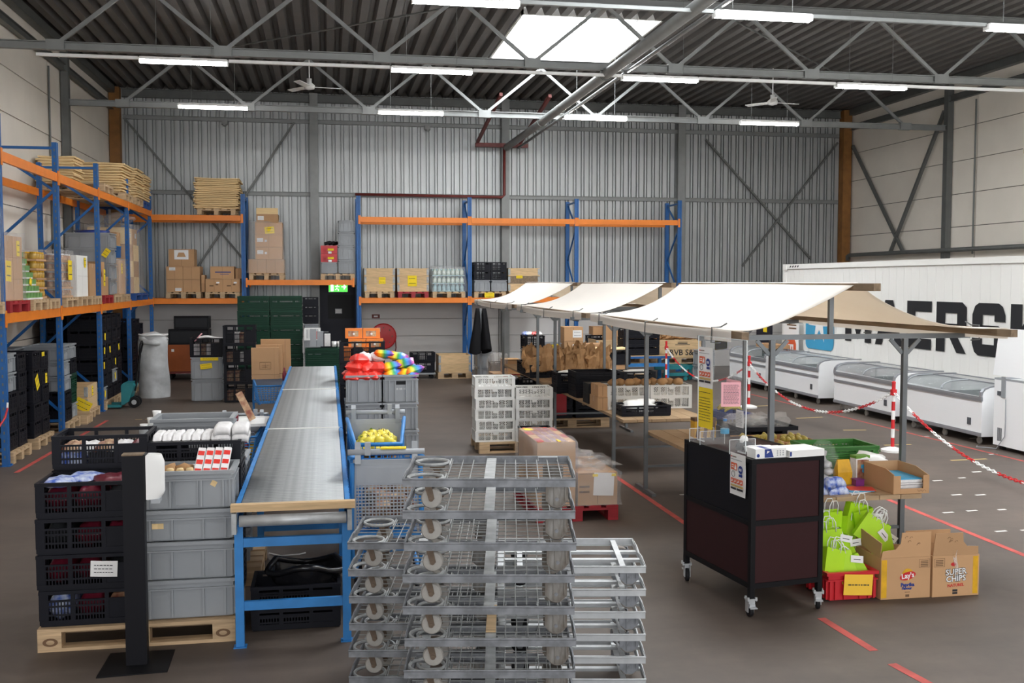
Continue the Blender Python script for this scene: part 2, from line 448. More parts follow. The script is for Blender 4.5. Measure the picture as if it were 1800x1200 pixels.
tag(obj('wall_pipe', M().tube([(XR-.2, YB-.4, 2.85), (XR-.2, YB-.4, 2.97), (XR-.2, YB-.5, 3.0), (XR-.2, 10, 3.0)], .05, 10).mesh('wall_pipe', 'steel_dark', True)), 'dark horizontal pipe along the right wall above the container', 'pipe')
w = thing('wall_sensor', 'small cream box mounted high on the right wall', 'sensor', (XR-.05, 18.9, 5.0))
obj('housing', box('housing', 'precast', -.05, .045, -.07, .07, -.14, .14), w); obj('lens', box('lens', 'tape_yellow', -.055, -.05, -.04, .04, -.1, -.02), w)
tag(obj('wall_conduit', M().tube([(XL+.03, 20.6, 0), (XL+.03, 20.6, 6.3)], .018, 6).mesh('wall_conduit', 'steel_dark')), 'thin dark conduit running up the pale left wall', 'conduit')
tag(obj('wall_conduit', M().tube([(XR-.03, 20.66, 2.9), (XR-.03, 20.66, 6.3)], .018, 6).mesh('wall_conduit', 'steel_dark')), 'thin dark conduit running up the pale right wall', 'conduit')
# roof trusses
P_ = 2.42
for ti, (ty, wh) in enumerate(((21.6, 'farthest, nearest the back wall'), (16.5, 'second from the back wall'), (11.4, 'nearest, at the top right of view'))):
    t = thing('roof_truss', 'grey steel lattice roof truss, ' + wh, 'truss', (0, ty, 0))
    zc, zt = 5.8, 6.86
    obj('bottom_chord', beam_i(M(), (XL+.1, 0, zc), (XR-.1, 0, zc), .1, .12).mesh('bottom_chord', 'steel'), t)
    obj('top_chord', beam_i(M(), (XL+.1, 0, zt), (XR-.1, 0, zt), .1, .12).mesh('top_chord', 'steel'), t)
    x0 = -3.95
    dm = M().bar((.06, 0, zc+.06), (P_/2, 0, zt-.06), .05, .055).mesh('diagonal', 'steel')
    dn = M().bar((-.06, 0, zc+.06), (-P_/2, 0, zt-.06), .05, .055).mesh('diagonal', 'steel')
    gm = box('gusset_plate', 'steel', -.13, .13, -.06, .06, zc-.07, zc+.085)
    for i in range(8):
        x = x0+i*P_
        if x > XR-.2: break
        obj('gusset_plate', gm, t, (x, 0, 0))
        if x+P_/2 < XR: obj('diagonal', dm, t, (x, 0, 0))
        if x-P_/2 > XL: obj('diagonal', dn, t, (x, 0, 0))
# long lattice ties between the trusses under the deck
for i, (a, b) in enumerate((((-2.6, 21.5, 6.8), (2.6, 16.6, 6.8)), ((6.5, 16.6, 6.8), (11.5, 21.5, 6.8)), ((-4.5, 16.6, 6.75), (1.8, 11.6, 6.75)))):
    tag(obj('roof_tie', M().tube([a, b], .016, 6).mesh('roof_tie', 'steel_dark')), 'thin steel tie rod slanting under the roof deck, ' + ['far left bay', 'right of the skylight', 'near left bay'][i], 'tie rod')
# lamps
hm = M().bx(-.635, .635, -.07, .07, .02, .06).bx(-.65, -.635, -.065, .065, -.025, .05).bx(.635, .65, -.065, .065, -.025, .05).mesh('housing', 'white')
lm = M().prism([(-.06, .019), (-.055, -.012), (-.03, -.026), (.03, -.026), (.055, -.012), (.06, .019)], -.633, .633, 'x').mesh('diffuser', 'lamp')
lw = lm.copy(); lw.materials.clear(); lw.materials.append(MATS['lamp_warm'])
wm = M().tube([(-.4, 0, .1), (-.4, 0, 1.3)], .004, 4).tube([(.4, 0, .1), (.4, 0, 1.3)], .004, 4).mesh('hanger_wire', 'steel')
tn = ['first from the left', 'second from the left', 'third from the left', 'rightmost']
for ri, (ry, rn) in enumerate(((20.5, 'far row'), (16.4, 'middle row'), (12.35, 'near row'), (8.2, ''), (4.1, ''), (0, ''), (-4.1, ''))):
    for k in range(4):
        x = -2.1+3.77*k
        lb = 'bright tube lamp hanging from the roof, %s, %s' % (tn[k], rn) if rn else 'bright tube lamp hanging from the roof behind the camera'
        if ri == 2 and k == 0: lb = 'bright tube lamp hanging from the roof, out of view, near row'
        t = thing('ceiling_lamp', lb, 'lamp', (x, ry, 5.6), 0, 'tube lamps under the roof')
        obj('housing', hm, t); obj('diffuser', lw if (ri == 0 and k == 2) else lm, t)
        if ri < 3: obj('hanger_wire', wm, t)
    if ri < 3:
        if ri == 0: continue
        ct = thing('cable_tray', 'thin white cable tray linking the tube lamps of the %s' % rn, 'cable tray', (0, ry, 5.6))
        for k in range(-1, 4):
            a = XL+.9 if k < 0 else -2.1+3.77*k+.66; b = -2.1+3.77*(k+1)-.66 if k < 3 else XR-.9
            obj('tray_span', M().bx(a, b, -.03, .03, .02, .03).bx(a, b, -.03, -.026, .03, .065).bx(a, b, .026, .03, .03, .065).mesh('tray_span', 'steel' if ri == 2 else 'white'), ct)
# fans
fb = M()
for a in range(3):
    fb2 = Matrix.Rotation(a*2*PI/3+.15, 4, 'Z')
    fb.bx(.08, .62, -.065, .065, -.008, .004, fb2 @ Matrix.Rotation(.16, 4, 'X'))
for x, y, wh in ((-.3, 21.76-.9, 'left of the skylight'), (9.46, 20.9, 'right of the roof pipe')):
    t = thing('ceiling_fan', 'white three-blade ceiling fan hanging %s' % wh, 'fan', (x, y, 6.12))
    blade = M().bx(.08, .62, -.065, .065, -.008, .004, Matrix.Rotation(.16, 4, 'X')).mesh('blade', 'white')
    for a in range(3): obj('blade', blade, t, (0, 0, 0), (0, 0, a*2*PI/3+.15))
    obj('motor', M().lathe([(.03, -.06), (.1, -.04), (.11, .03), (.05, .08), (.05, .16)], 14).mesh('motor', 'white', True), t)
    obj('rod', M().tube([(0, 0, .1), (0, 0, .72)], .012, 6).mesh('rod', 'white'), t)
# roof pipe, conduit and the red bracket on the back wall
t = thing('roof_pipe', 'thick grey pipe running overhead from the back wall towards the viewer', 'pipe', (4.55, 0, 5.68))
obj('pipe', M().tube([(0, YB-.3, .02), (0, 22.2, 0), (.0, 17, 0), (0, 3, 0)], .085, 14).mesh('pipe', 'steel', True), t)
cl = M().tube([(.1*math.cos(a*PI/6), 0, .1*math.sin(a*PI/6)) for a in range(12)], .014, 5, True).mesh('pipe_clamp', 'steel_dark')
for y in (21.6, 16.5, 11.4): obj('pipe_clamp', cl, t, (0, y, 0))
tag(obj('roof_conduit', M().tube([(4.86, YB-.3, 5.7), (4.86, 3, 5.7)], .03, 8).mesh('roof_conduit', 'steel')), 'thin grey conduit running overhead beside the thick roof pipe', 'conduit')
t = thing('pipe_bracket', 'red brown steel bracket holding the roof pipe at the back wall', 'bracket', (4.45, YB-.3, 5.76))
obj('crossbar', M().bx(-.7, .65, -.06, .06, -.06, .04).mesh('crossbar', 'redpipe'), t)
for x in (-.65, .45): obj('strut', M().bar((x, 0, .05), (x+.35*0+.0, -3.6, .62), .07, .07).mesh('strut', 'redpipe'), t)
tag(obj('sprinkler_pipe', M().tube([(4.5, YB-.27, 5.7), (4.5, YB-.27, 4.5), (4.44, YB-.27, 4.44), (.72, YB-.27, 4.46)], .035, 8).mesh('sprinkler_pipe', 'redpipe', True)), 'dark red pipe running down and left across the back wall', 'pipe')
for i, (x, y) in enumerate(((-2.42, 25.9), (2.55, 25.9))):
    tag(obj('detector', M().bx(-.07, .07, -.05, .13, -.05, .05).lathe([(.045, -.09), (.05, -.05)], 10).mesh('detector', 'steel'), None, (x, YB-.13, 6.17)), 'small grey sensor box high on the back wall, %s' % ['left above the cardboard sheets', 'right of centre'][i], 'sensor')
# door, exit sign, hose reel
d = struct('door_1', M().bx(-.3, .86, YB-.06, YB+.08, 0, 2.2).mesh('door_frame', 'door'))
obj('door_leaf', M().bx(-.22, .78, YB-.09, YB-.061, .01, 2.12).mesh('door_leaf', 'door'), d)
obj('door_window', box('door_window', 'black_soft', .02, .66, YB-.094, YB-.091, 1.35, 1.95), d)
h = obj('door_handle', M().tube([(-.1, YB-.1, 1.02), (-.1, YB-.15, 1.02), (.03, YB-.15, 1.02)], .012, 6).mesh('door_handle', 'zinc_new'), d)
pq = obj('door_plaque', box('door_plaque', 'grey_light', .2, .37, YB-.099, YB-.094, 1.48, 1.6), d)
for k in range(3): obj('lettering', box('lettering', 'paper', .215, .355, YB-.1, YB-.0995, 1.5+.03*k, 1.515+.03*k), pq)
e = thing('exit_sign', 'green lit running-man exit sign above the dark door', 'sign', (.28, YB-.085, 2.13))
obj('housing', box('housing', 'white', -.24, .24, -.02, .02, -.11, .13), e)
p = obj('sign_face', box('sign_face', 'exit', -.23, .23, -.024, -.021, -.105, .125), e)
m = M()
m.lathe([(.022, -.003), (.022, .003)], 10, Matrix.Translation((-.02, -.026, .08)) @ Matrix.Rotation(PI/2, 4, 'X'))
for a, b in (((-.02, .05), (-.035, -.02)), ((-.02, .04), (.03, .02)), ((-.02, .045), (-.075, .025)), ((-.035, -.02), (.01, -.05)), ((.01, -.05), (.0, -.085)), ((-.035, -.02), (-.08, -.06))):
    m.bar((a[0], -.026, a[1]), (b[0], -.026, b[1]), .005, .022, (0, 1, 0))
m.bar((.08, -.026, .02), (.17, -.026, .02), .005, .03, (0, 1, 0)); m.prism([(.14, -.05), (.2, .02), (.14, .09)], -.028, -.024, 'y'); m.bx(-.18, -.12, -.028, -.024, -.085, .1)
obj('pictogram', m.mesh('pictogram', 'exit_white'), p)
t = thing('hose_reel', 'round red fire hose reel mounted on the white back wall', 'hose reel', (1.4, YB-.02, .9))
RX = Matrix.Rotation(PI/2, 4, 'X')
obj('reel_disc', M().lathe([(.05, .0), (.31, .03), (.33, .06), (.33, .08), (.3, .1), (.06, .11)], 28, RX @ Matrix.Translation((0, 0, .1))).mesh('reel_disc', 'redc'), t)
obj('hose', M().lathe([(.2, 0), (.25, .0), (.25, .09), (.2, .09)], 24, RX).mesh('hose', 'redpipe'), t)
m = M()
for a in range(8): m.c(.22*math.cos(a*PI/4), -.212, .22*math.sin(a*PI/4), .03, .004, .03)
obj('bolt_plates', m.mesh('bolt_plates', 'ruststeel'), t)
obj('label_plate', box('label_plate', 'paper', -.17, -.08, -.214, -.21, .12, .22), t)
obj('hose_end', M().tube([(.31, -.1, -.1), (.32, -.12, -.3), (.28, -.12, -.5)], .016, 6).mesh('hose_end', 'redpipe'), t)
sg = one('fire_sign', 'small red fire sign on the white wall above hose reel', 'sign', box('fire_sign', 'redpipe', -.1, .1, -.01, 0, -.05, .05), (1.22, YB-.003, 1.4))
obj('pictogram', box('pictogram', 'paper', -.05, .05, -.012, -.01, -.02, .02), sg)
# floor markings: flat tapes on the concrete
def tape(name, label, mt, p, q, w, group=None):
    p, q = Vector((*p, 0)), Vector((*q, 0)); d = (q-p); a = Vector((-d.y, d.x, 0)).normalized()*w/2
    n = max(1, int(d.length/.8)); m = M()
    r = random.Random(hash((round(p.x, 2), round(q.y, 2))) & 255)
    for i in range(n):
        u, v = p+d*(i/n), p+d*((i+1)/n-(.0 if r.random() > .12 else .03/d.length))
        m.add([u-a, u+a, v+a, v-a, u-a+Vector((0, 0, .0015)), u+a+Vector((0, 0, .0015)), v+a+Vector((0, 0, .0015)), v-a+Vector((0, 0, .0015))], [(0, 1, 2, 3), (4, 7, 6, 5), (0, 4, 5, 1), (1, 5, 6, 2), (2, 6, 7, 3), (3, 7, 4, 0)])
    return one(name, label, 'floor tape', m.mesh(name, mt), (0, 0, .0005), group=group)
tape('floor_tape', 'red floor tape passing in front of the dark counter, far part', 'tape_red', (3.31, 11.6), (3.31, 7.6), .06)
tape('floor_tape', 'short red floor tape in front of the counter, near its caster', 'tape_red', (3.28, 6.35), (3.31, 5.72), .06)
tape('floor_tape', 'short red floor tape at the bottom edge of the view', 'tape_red', (3.3, 5.5), (3.38, 4.9), .06)
tape('floor_tape', 'long red floor tape right of the chips boxes', 'tape_red', (5.78, 10.2), (5.68, 6.5), .06)
tape('floor_tape', 'thin red floor tape in front of the freezers', 'tape_red', (8.45, 19.5), (8.74, 10.5), .045)
tape('floor_tape', 'faded red floor tape along the left rack', 'tape_red', (-3.68, 13.0), (-3.58, 17.7), .06)
for i, (p, q) in enumerate((((7.7, 15.9), (8.2, 15.97)), ((7.8, 14.5), (8.15, 14.45)), ((7.64, 13.05), (8.08, 13.05)), ((7.83, 11.78), (8.35, 11.8)), ((7.6, 17.6), (8.05, 17.65)))):
    tape('distance_mark', 'pale yellow tape strip on the floor before the freezers, %s' % ['fourth nearest', 'third nearest', 'second nearest', 'nearest', 'farthest'][i], 'tape_yellow', p, q, .045, 'yellow strips before the freezers')
for i in range(9):
    tape('floor_dash', 'small yellow floor dash beside the left rack, %s from left in its row' % ORD[i], 'tape_yellow', (-3.15+.16*i, 17.72), (-3.04+.16*i, 17.72), .03, 'yellow floor dashes')
for x, y in ((8.62, 13.69), (6.82, 10.59), (6.56, 9.84), (5.97, 9.09), (6.25, 9.12), (6.59, 9.11), (5.99, 8.31), (6.25, 8.31), (8.6, 12.1), (9.2, 13.4), (7.21, 10.69), (6.81, 9.79), (7.04, 13.28), (4.07, 10.59), (3.7, 10.37), (-2.34, 9.8), (7.6, 11.0)):
    tape('floor_dash', 'small worn white paint dash on the floor', 'tape_white', (x, y), (x+.12, y+.01), .035, 'white floor dashes')
# ================================================================== KITS
CACHE = {}
def pallet_kit(mt='wood', L=1.2, Wd=.8):
    k = ('p', mt, L, Wd)
    if k in CACHE: return CACHE[k]
    P = []
    top = box('deck_board', mt, -L/2, L/2, -.06, .06, .122, .144)
    for i in range(5): P.append(('deck_board', top, None, (0, -Wd/2+.06+i*(Wd-.12)/4, 0)))
    crs = box('cross_board', mt, -.07, .07, -Wd/2, Wd/2, .1, .1215)
    blk = box('block', mt, -.07, .07, -.05, .05, .022, .0995)
    bot = box('bottom_board', mt, -L/2, L/2, -.05, .05, 0, .0215)
    for i in (-1, 0, 1):
        P.append(('cross_board', crs, None, (i*(L/2-.07), 0, 0)))
        P.append(('bottom_board', bot, None, (0, i*(Wd/2-.05), 0)))
        for j in (-1, 0, 1): P.append(('block', blk, None, (i*(L/2-.07), j*(Wd/2-.05), 0)))
    CACHE[k] = P
    return P
def pallet(label, x, y, z=0., rz=0., mt='wood', L=1.2, Wd=.8, group=None):
    return inst(pallet_kit(mt, L, Wd), 'pallet', label, 'pallet', (x, y, z), rz, group)
def sb(m, side, L, Wd, u0, u1, z0, z1, o0, o1):
    if side == 0: m.bx(u0, u1, -Wd/2-o1, -Wd/2-o0, z0, z1)
    elif side == 1: m.bx(-u1, -u0, Wd/2+o0, Wd/2+o1, z0, z1)
    elif side == 2: m.bx(-L/2-o1, -L/2-o0, -u1, -u0, z0, z1)
    else: m.bx(L/2+o0, L/2+o1, u0, u1, z0, z1)
def crate_kit(kind, L=.6, Wd=.4, H=.25, mt=None, lid=False):
    key = (kind, L, Wd, H, mt, lid)
    if key in CACHE: return CACHE[key]
    P = []
    if kind == 'grey':
        mt = mt or 'grey'; b = M(); l, w = L-.044, Wd-.044
        b.bx(-l/2+.02, l/2-.02, -w/2+.02, w/2-.02, 0, .012)
        for s in range(4):
            ln = (l if s < 2 else w-.026)
            sb(b, s, l, w, -ln/2, ln/2, .012, H-.002, -.012, 0)
        r = M()
        for s in range(4):
            ln = L if s < 2 else Wd-.054
            sb(r, s, L, Wd, -ln/2, ln/2, H-.022, H, -.026, 0)
            sb(r, s, L, Wd, -ln/2+.004, ln/2-.004, H-.062, H-.054, -.0215, -.004)
        v = M()
        for s in range(4):
            ln = l if s < 2 else w
            us = [-ln/2+.01, -ln/2+.05, ln/2-.05, ln/2-.01]+([-ln*.17, ln*.17] if s < 2 else [])
            for u in us: sb(v, s, l, w, u-.006, u+.006, .013, H-.063, .0005, .016)
        P += [('body', b.mesh('body', mt)), ('rim', r.mesh('rim', mt)), ('ribs', v.mesh('ribs', mt))]
        h = M()
        for (u0, u1, z0, z1) in ((-.055, .055, H-.075, H-.066), (-.055, .055, H-.12, H-.111), (-.055, -.046, H-.111, H-.075), (.046, .055, H-.111, H-.075)): sb(h, 3, l, w, u0, u1, z0, z1, .0005, .009)
        hm = h.mesh('handle', mt)
        P += [('handle', hm), ('handle', hm, None, (0, 0, 0), (0, 0, PI))]
    elif kind in ('black', 'dark', 'red'):
        mt = mt or ('red' if kind == 'red' else 'black'); b = M()
        b.bx(-L/2+.01, L/2-.01, -Wd/2+.01, Wd/2-.01, 0, .01)
        r = M(); pn = M(); zt = H*.74
        for s in range(4):
            ln = L if s < 2 else Wd-.026
            sb(r, s, L, Wd, -ln/2, ln/2, H-.022, H, -.022, 0)
            sb(b, s, L, Wd, -ln/2+.004, ln/2-.004, .0105, .04, -.013, -.003)
            e = .055
            sb(b, s, L, Wd, -ln/2+.002, -ln/2+e, .0405, H-.0225, -.013, -.002); sb(b, s, L, Wd, ln/2-e, ln/2-.002, .0405, H-.0225, -.013, -.002)
            cols = [-ln/2+e, -ln/6, ln/6, ln/2-e]
            for k in (1, 2): sb(b, s, L, Wd, cols[k]-.012, cols[k]+.012, .0405, H-.0225, -.013, -.002)
            sb(b, s, L, Wd, -ln/2+e, ln/2-e, zt-.012, zt, -.0125, -.0025)
            for k in range(3):
                u0, u1 = cols[k]+(.012 if k else 0), cols[k+1]-(.012 if k < 2 else 0)
                if kind == 'dark' or (k == 2 and s < 2):
                    sb(pn, s, L, Wd, u0, u1, .041, zt-.0125, -.011, -.006)
                    if kind == 'dark':
                        for q in (.3, .6): sb(pn, s, L, Wd, u0, u1, zt*q+.03, zt*q+.045, -.0055, -.001)
                else:
                    n = max(3, int((u1-u0)/.017))
                    for i in range(n+1):
                        u = u0+(u1-u0)*i/n
                        sb(pn, s, L, Wd, u-.0035, u+.0035, .041, zt-.0125, -.011, -.006)
                    for q in (.34, .67): sb(pn, s, L, Wd, u0, u1, zt*q+.01, zt*q+.022, -.0055, -.003)
            if kind == 'red': sb(pn, s, L, Wd, -ln/2+e, ln/2-e, zt, H-.022, -.011, -.006)
        P += [('body', b.mesh('body', mt)), ('rim', r.mesh('rim', mt)), ('side_lattice', pn.mesh('side_lattice', mt))]
    elif kind == 'green':
        mt = mt or 'green'; b = M(); rb = M(); r = M()
        b.bx(-L/2+.01, L/2-.01, -Wd/2+.01, Wd/2-.01, 0, .01)
        for s in range(4):
            ln = L if s < 2 else Wd-.03
            sb(r, s, L, Wd, -ln/2, ln/2, H-.03, H, -.024, 0)
            sb(b, s, L, Wd, -ln/2+.003, ln/2-.003, .0105, H*.56, -.026, -.02)
            sb(b, s, L, Wd, -ln/2+.003, ln/2-.003, H*.68, H-.031, -.026, -.02)
            for u in (-ln/2+.02, -ln*.25, ln*.25, ln/2-.02): sb(b, s, L, Wd, u-.018, u+.018, H*.56, H*.68, -.026, -.02)
            n = int(ln/.03)
            for i in range(n): sb(b, s, L, Wd, -ln/2+.04+i*.03, -ln/2+.05+i*.03, H*.57, H*.68, -.0255, -.0205)
            for q in (.08, .22, .36, .5, .72, .82): sb(rb, s, L, Wd, -ln/2+.005, ln/2-.005, H*q, H*q+.014, -.0195, .0)
            for u in (-ln/2+.05, ln/2-.05): sb(rb, s, L, Wd, u-.006, u+.006, .012, H-.031, -.0195, -.004)
        P += [('body', b.mesh('body', mt)), ('rim', r.mesh('rim', mt)), ('ribs', rb.mesh('ribs', mt))]
    elif kind == 'white':
        mt = mt or 'poultry'; b = M(); pn = M()
        b.bx(-L/2+.005, L/2-.005, -Wd/2+.005, Wd/2-.005, 0, .008)
        for s in range(4):
            ln = L if s < 2 else Wd-.03
            sb(b, s, L, Wd, -ln/2, ln/2, .0, .022, -.016, 0); sb(b, s, L, Wd, -ln/2, ln/2, H-.02, H, -.016, 0)
            npn = 5 if s < 2 else 4
            e = .045; pw_ = (ln-2*e)/npn
            sb(b, s, L, Wd, -ln/2, -ln/2+e, .022, H-.02, -.015, -.001); sb(b, s, L, Wd, ln/2-e, ln/2, .022, H-.02, -.015, -.001)
            for i in range(npn):
                u0 = -ln/2+e+i*pw_; u1 = u0+pw_-.014; z0, z1 = .022, H-.02
                if i < npn-1: sb(b, s, L, Wd, u1, u1+.014, z0, z1, -.013, -.002)
                st = .03
                for dr in (1, -1):
                    c0 = z0-(u1-u0)-st*.4
                    while c0 < z1+(u1-u0):
                        a = [(u0, c0), (u1, c0+(u1-u0))]
                        # clip to the panel height
                        (ua, za), (ub, zb) = a
                        if za < z0: ua += z0-za; za = z0
                        if zb > z1: ub -= zb-z1; zb = z1
                        if ub-ua > .003:
                            if dr < 0: ua, ub = u0+u1-ua, u0+u1-ub
                            o = .008
                            if s == 0: p, q, up = (ua, -Wd/2+o, za), (ub, -Wd/2+o, zb), (0, 1, 0)
                            elif s == 1: p, q, up = (-ua, Wd/2-o, za), (-ub, Wd/2-o, zb), (0, 1, 0)
                            elif s == 2: p, q, up = (-L/2+o, -ua, za), (-L/2+o, -ub, zb), (1, 0, 0)
                            else: p, q, up = (L/2-o, ua, za), (L/2-o, ub, zb), (1, 0, 0)
                            pn.bar(p, q, .0036, .0034, up)
                        c0 += st
            if s < 2: sb(b, s, L, Wd, -.03, .03, H-.05, H-.02, -.012, .002)
        P += [('frame', b.mesh('frame', mt)), ('lattice', pn.mesh('lattice', mt))]
    CACHE[key] = P
    return P
KN = {'grey': 'grey plastic crate', 'black': 'black slatted crate', 'dark': 'black folding crate', 'red': 'red crate', 'green': 'dark green crate', 'white': 'white lattice poultry crate'}
def crate(kind, label, x, y, z, rz=0., L=.6, Wd=.4, H=.25, mt=None, group=None):
    return inst(crate_kit(kind, L, Wd, H, mt), {'grey': 'plastic_crate', 'black': 'slatted_crate', 'dark': 'folding_crate', 'red': 'plastic_crate', 'green': 'ribbed_crate', 'white': 'poultry_crate'}[kind], label, 'crate', (x, y, z), rz, group)
def stack(kinds, x, y, z, where, rz=0., L=.6, Wd=.4, H=.25, group=None, jit=.008, mt=None):
    """a column of crates from the lowest up; returns the crates and the top height"""
    out = []
    kinds = kinds if isinstance(kinds, list) else [kinds[0]]*kinds[1]
    n = len(kinds)
    for i, k in enumerate(kinds):
        h = H
        if isinstance(k, tuple): k, h = k
        o = crate(k, '%s, %s of stack %s' % (KN[k], nth(n-1-i, n), where) if n > 1 else '%s %s' % (KN[k], where), x+rnd.uniform(-jit, jit), y+rnd.uniform(-jit, jit), z, rz+rnd.uniform(-.012, .012), L, Wd, h, mt, group or 'crates stacked '+where)
        out.append(o); z += h+.001
    return out, z
def note(parent, face, half, u, z, w=.14, h=.1, tilt=0., mt='yellow_paper', lab=None, lines=2, name='paper_note'):
    """a sheet of paper taped to the -y (face 0) or +x (face 3) side of a box shaped thing"""
    o = half+.004
    if face == 0: loc, rot = (u, -o, z), (PI/2, tilt, 0)
    else: loc, rot = (o, u, z), (PI/2, tilt, PI/2)
    m = M().surf(lambda a, b: ((a-.5)*w, (b-.5)*h, .004*math.sin(a*3)), 4, 1, .0012)
    p = obj(name, m.mesh(name, mt), parent, loc, rot)
    if lab: p['label'] = lab
    if lines:
        mm = M()
        r = random.Random(int(w*1000+u*77+z*131))
        for k in range(lines):
            yy = (.22-k*.44/max(lines-1, 1))*h if lines > 1 else 0
            xx = -w*.36
            while xx < w*.32:
                ww = r.uniform(.05, .12)*w; mm.bx(xx, min(xx+ww, w*.38), yy-h*.025, yy+h*.025, .0045, .0052); xx += ww+.03*w
        obj('handwriting', mm.mesh('handwriting', 'ink'), p)
    return p
def carton(label, x0, x1, y0, y1, z0, z1, mt='card', rz=0., flaps=False, tape=True, group=None, name='carton', stick=None, sm='paper'):
    L, Wd, H = x1-x0, y1-y0, z1-z0
    r = thing(name, label, 'box', ((x0+x1)/2, (y0+y1)/2, z0), rz, group)
    b = M()
    if flaps:
        t = .006
        b.bx(-L/2, L/2, -Wd/2, Wd/2, 0, .006)
        for s in range(4): sb(b, s, L, Wd, -(L if s < 2 else Wd-2*t-.001)/2, (L if s < 2 else Wd-2*t-.001)/2, .0062, H, -t, 0)
    else:
        c = .004
        b.bx(-L/2, L/2, -Wd/2, Wd/2, 0, H-c)
        b.bx(-L/2+.002, L/2-.002, -Wd/2+.002, -.003, H-c+.0002, H).bx(-L/2+.002, L/2-.002, .003, Wd/2-.002, H-c+.0002, H)
    obj('body', b.mesh('body', mt), r)
    if tape and not flaps:
        obj('tape', M().bx(-L/2-.001, L/2+.001, -.025, .025, H+.0003, H+.001).bx(L/2+.0005, L/2+.0012, -.025, .025, H-.07, H).bx(-L/2-.0012, -L/2-.0005, -.025, .025, H-.07, H).mesh('tape', 'tape'), r)
        obj('seam', M().bx(-L/2+.01, L/2-.01, -Wd/2-.0012, -Wd/2-.0004, H*.985-.01, H*.985-.006).bx(-.002, .002, -Wd/2-.0012, -Wd/2-.0004, 0.01, H-.01).mesh('seam', 'ink_brown'), r)
    if stick:
        for (f, u, z, w, h) in stick: note(r, f, (Wd/2 if f == 0 else L/2), u, z, w, h, 0, sm, None, 2, 'label_sticker')
    return r
def film_box(label, x0, x1, y0, y1, z0, z1, seed=1, jit=.02, taper=0., mt='film', cat='plastic wrap', name='stretch_wrap'):
    r = random.Random(seed); m = M()
    nx, nz = 7, 6
    cx, cy = (x0+x1)/2, (y0+y1)/2
    pts = []
    per = []
    for i in range(nx): per.append((x0+(x1-x0)*i/nx, y0))
    for i in range(nx): per.append((x1, y0+(y1-y0)*i/nx))
    for i in range(nx): per.append((x1-(x1-x0)*i/nx, y1))
    for i in range(nx): per.append((x0, y1-(y1-y0)*i/nx))
    n = len(per); vs = []
    for j in range(nz+1):
        t = j/nz; k = 1-taper*t
        for (px, py) in per:
            vs.append((cx+(px-cx)*k+r.uniform(0, jit)*(1 if px > cx else -1), cy+(py-cy)*k+r.uniform(0, jit)*(1 if py > cy else -1), z0+(z1-z0)*t+(r.uniform(-jit, jit) if 0 < j else 0)))
    fs = [(j*n+i, j*n+(i+1) % n, (j+1)*n+(i+1) % n, (j+1)*n+i) for j in range(nz) for i in range(n)]
    vs.append((cx, cy, z1+jit)); c = len(vs)-1
    fs += [(nz*n+i, nz*n+(i+1) % n, c) for i in range(n)]
    m.add(vs, fs)
    return one(name, label, cat, m.mesh(name, mt, True))
def rack(label, loc, rz, bays, levels, D=1.05, H=4.33, skip_levels=None, first=0.):
    r = thing('pallet_rack', label, 'rack', loc, rz)
    # upright: folded profile with a groove in its face
    pr_ = [(-.05, 0), (-.016, 0), (-.012, .012), (.012, .012), (.016, 0), (.05, 0), (.05, .07), (-.05, .07)]
    upm = M().prism(pr_, .006, H, 'z').mesh('upright', 'blue')
    hol = M()
    for i in range(int(H/.1)-1):
        for s in (-1, 1): hol.bx(s*.0512-.0009, s*.0512+.0009, .025, .042, .1+i*.1, .135+i*.1); 
    hom = hol.mesh('slots', 'steel_dark')
    bp = M().bx(-.08, .08, -.03, .1, 0, .006).lathe([(.012, .006), (.012, .02)], 6, Matrix.Translation((-.06, -.01, 0))).lathe([(.012, .006), (.012, .02)], 6, Matrix.Translation((.06, -.01, 0))).mesh('base_plate', 'blue')
    xs = [0.]
    for b in bays: xs.append(xs[-1]+b)
    br = []
    zz = .35
    k = 0
    while zz < H-.2:
        z2 = min(zz+.82, H-.1)
        p = (0, .06, zz) if k % 2 == 0 else (0, D-.06, zz); q = (0, D-.06, z2) if k % 2 == 0 else (0, .06, z2)
        br.append(M().bar(p, q, .03, .04).mesh('brace', 'blue')); zz = z2; k += 1
    for z in (.2, H-.08): br.append(M().bar((0, .05, z), (0, D-.05, z), .03, .04).mesh('brace', 'blue'))
    for x in xs:
        for (y, rr) in ((0, 0), (D, PI)):
            u = obj('upright', upm, r, (x, y, 0), (0, 0, rr)); obj('slots', hom, u)
            obj('base_plate', bp, r, (x, y, 0), (0, 0, rr))
        for b in br: obj('brace', b, r, (x, 0, 0))
    for i, L in enumerate(bays):
        for li, z in enumerate(levels[i] if isinstance(levels[0], (list, tuple)) else levels):
            bm_ = M().prism([(-.02, 0), (.02, 0), (.02, .105), (.0, .125), (-.02, .125)], .052, L-.052, 'x').bx(.052, L-.052, -.0215, -.0205, .05, .056).mesh('beam', 'orange')
            cn = M().bx(-.052, .052, -.012, -.002, -.05, .17).mesh('connector', 'orange')
            for (y, s) in ((.0, 1), (D, -1)):
                b = obj('beam', bm_, r, (xs[i], y+.02*s, z-.125))
                for x in (0, L):
                    c_ = M().bx(-.004 if x == 0 else -.048, .048 if x == 0 else .004, -.034 if s > 0 else .022, -.022 if s > 0 else .034, -.05, .16)
                    obj('connector', c_.mesh('connector', 'orange'), b, (x, 0, 0))
    return r
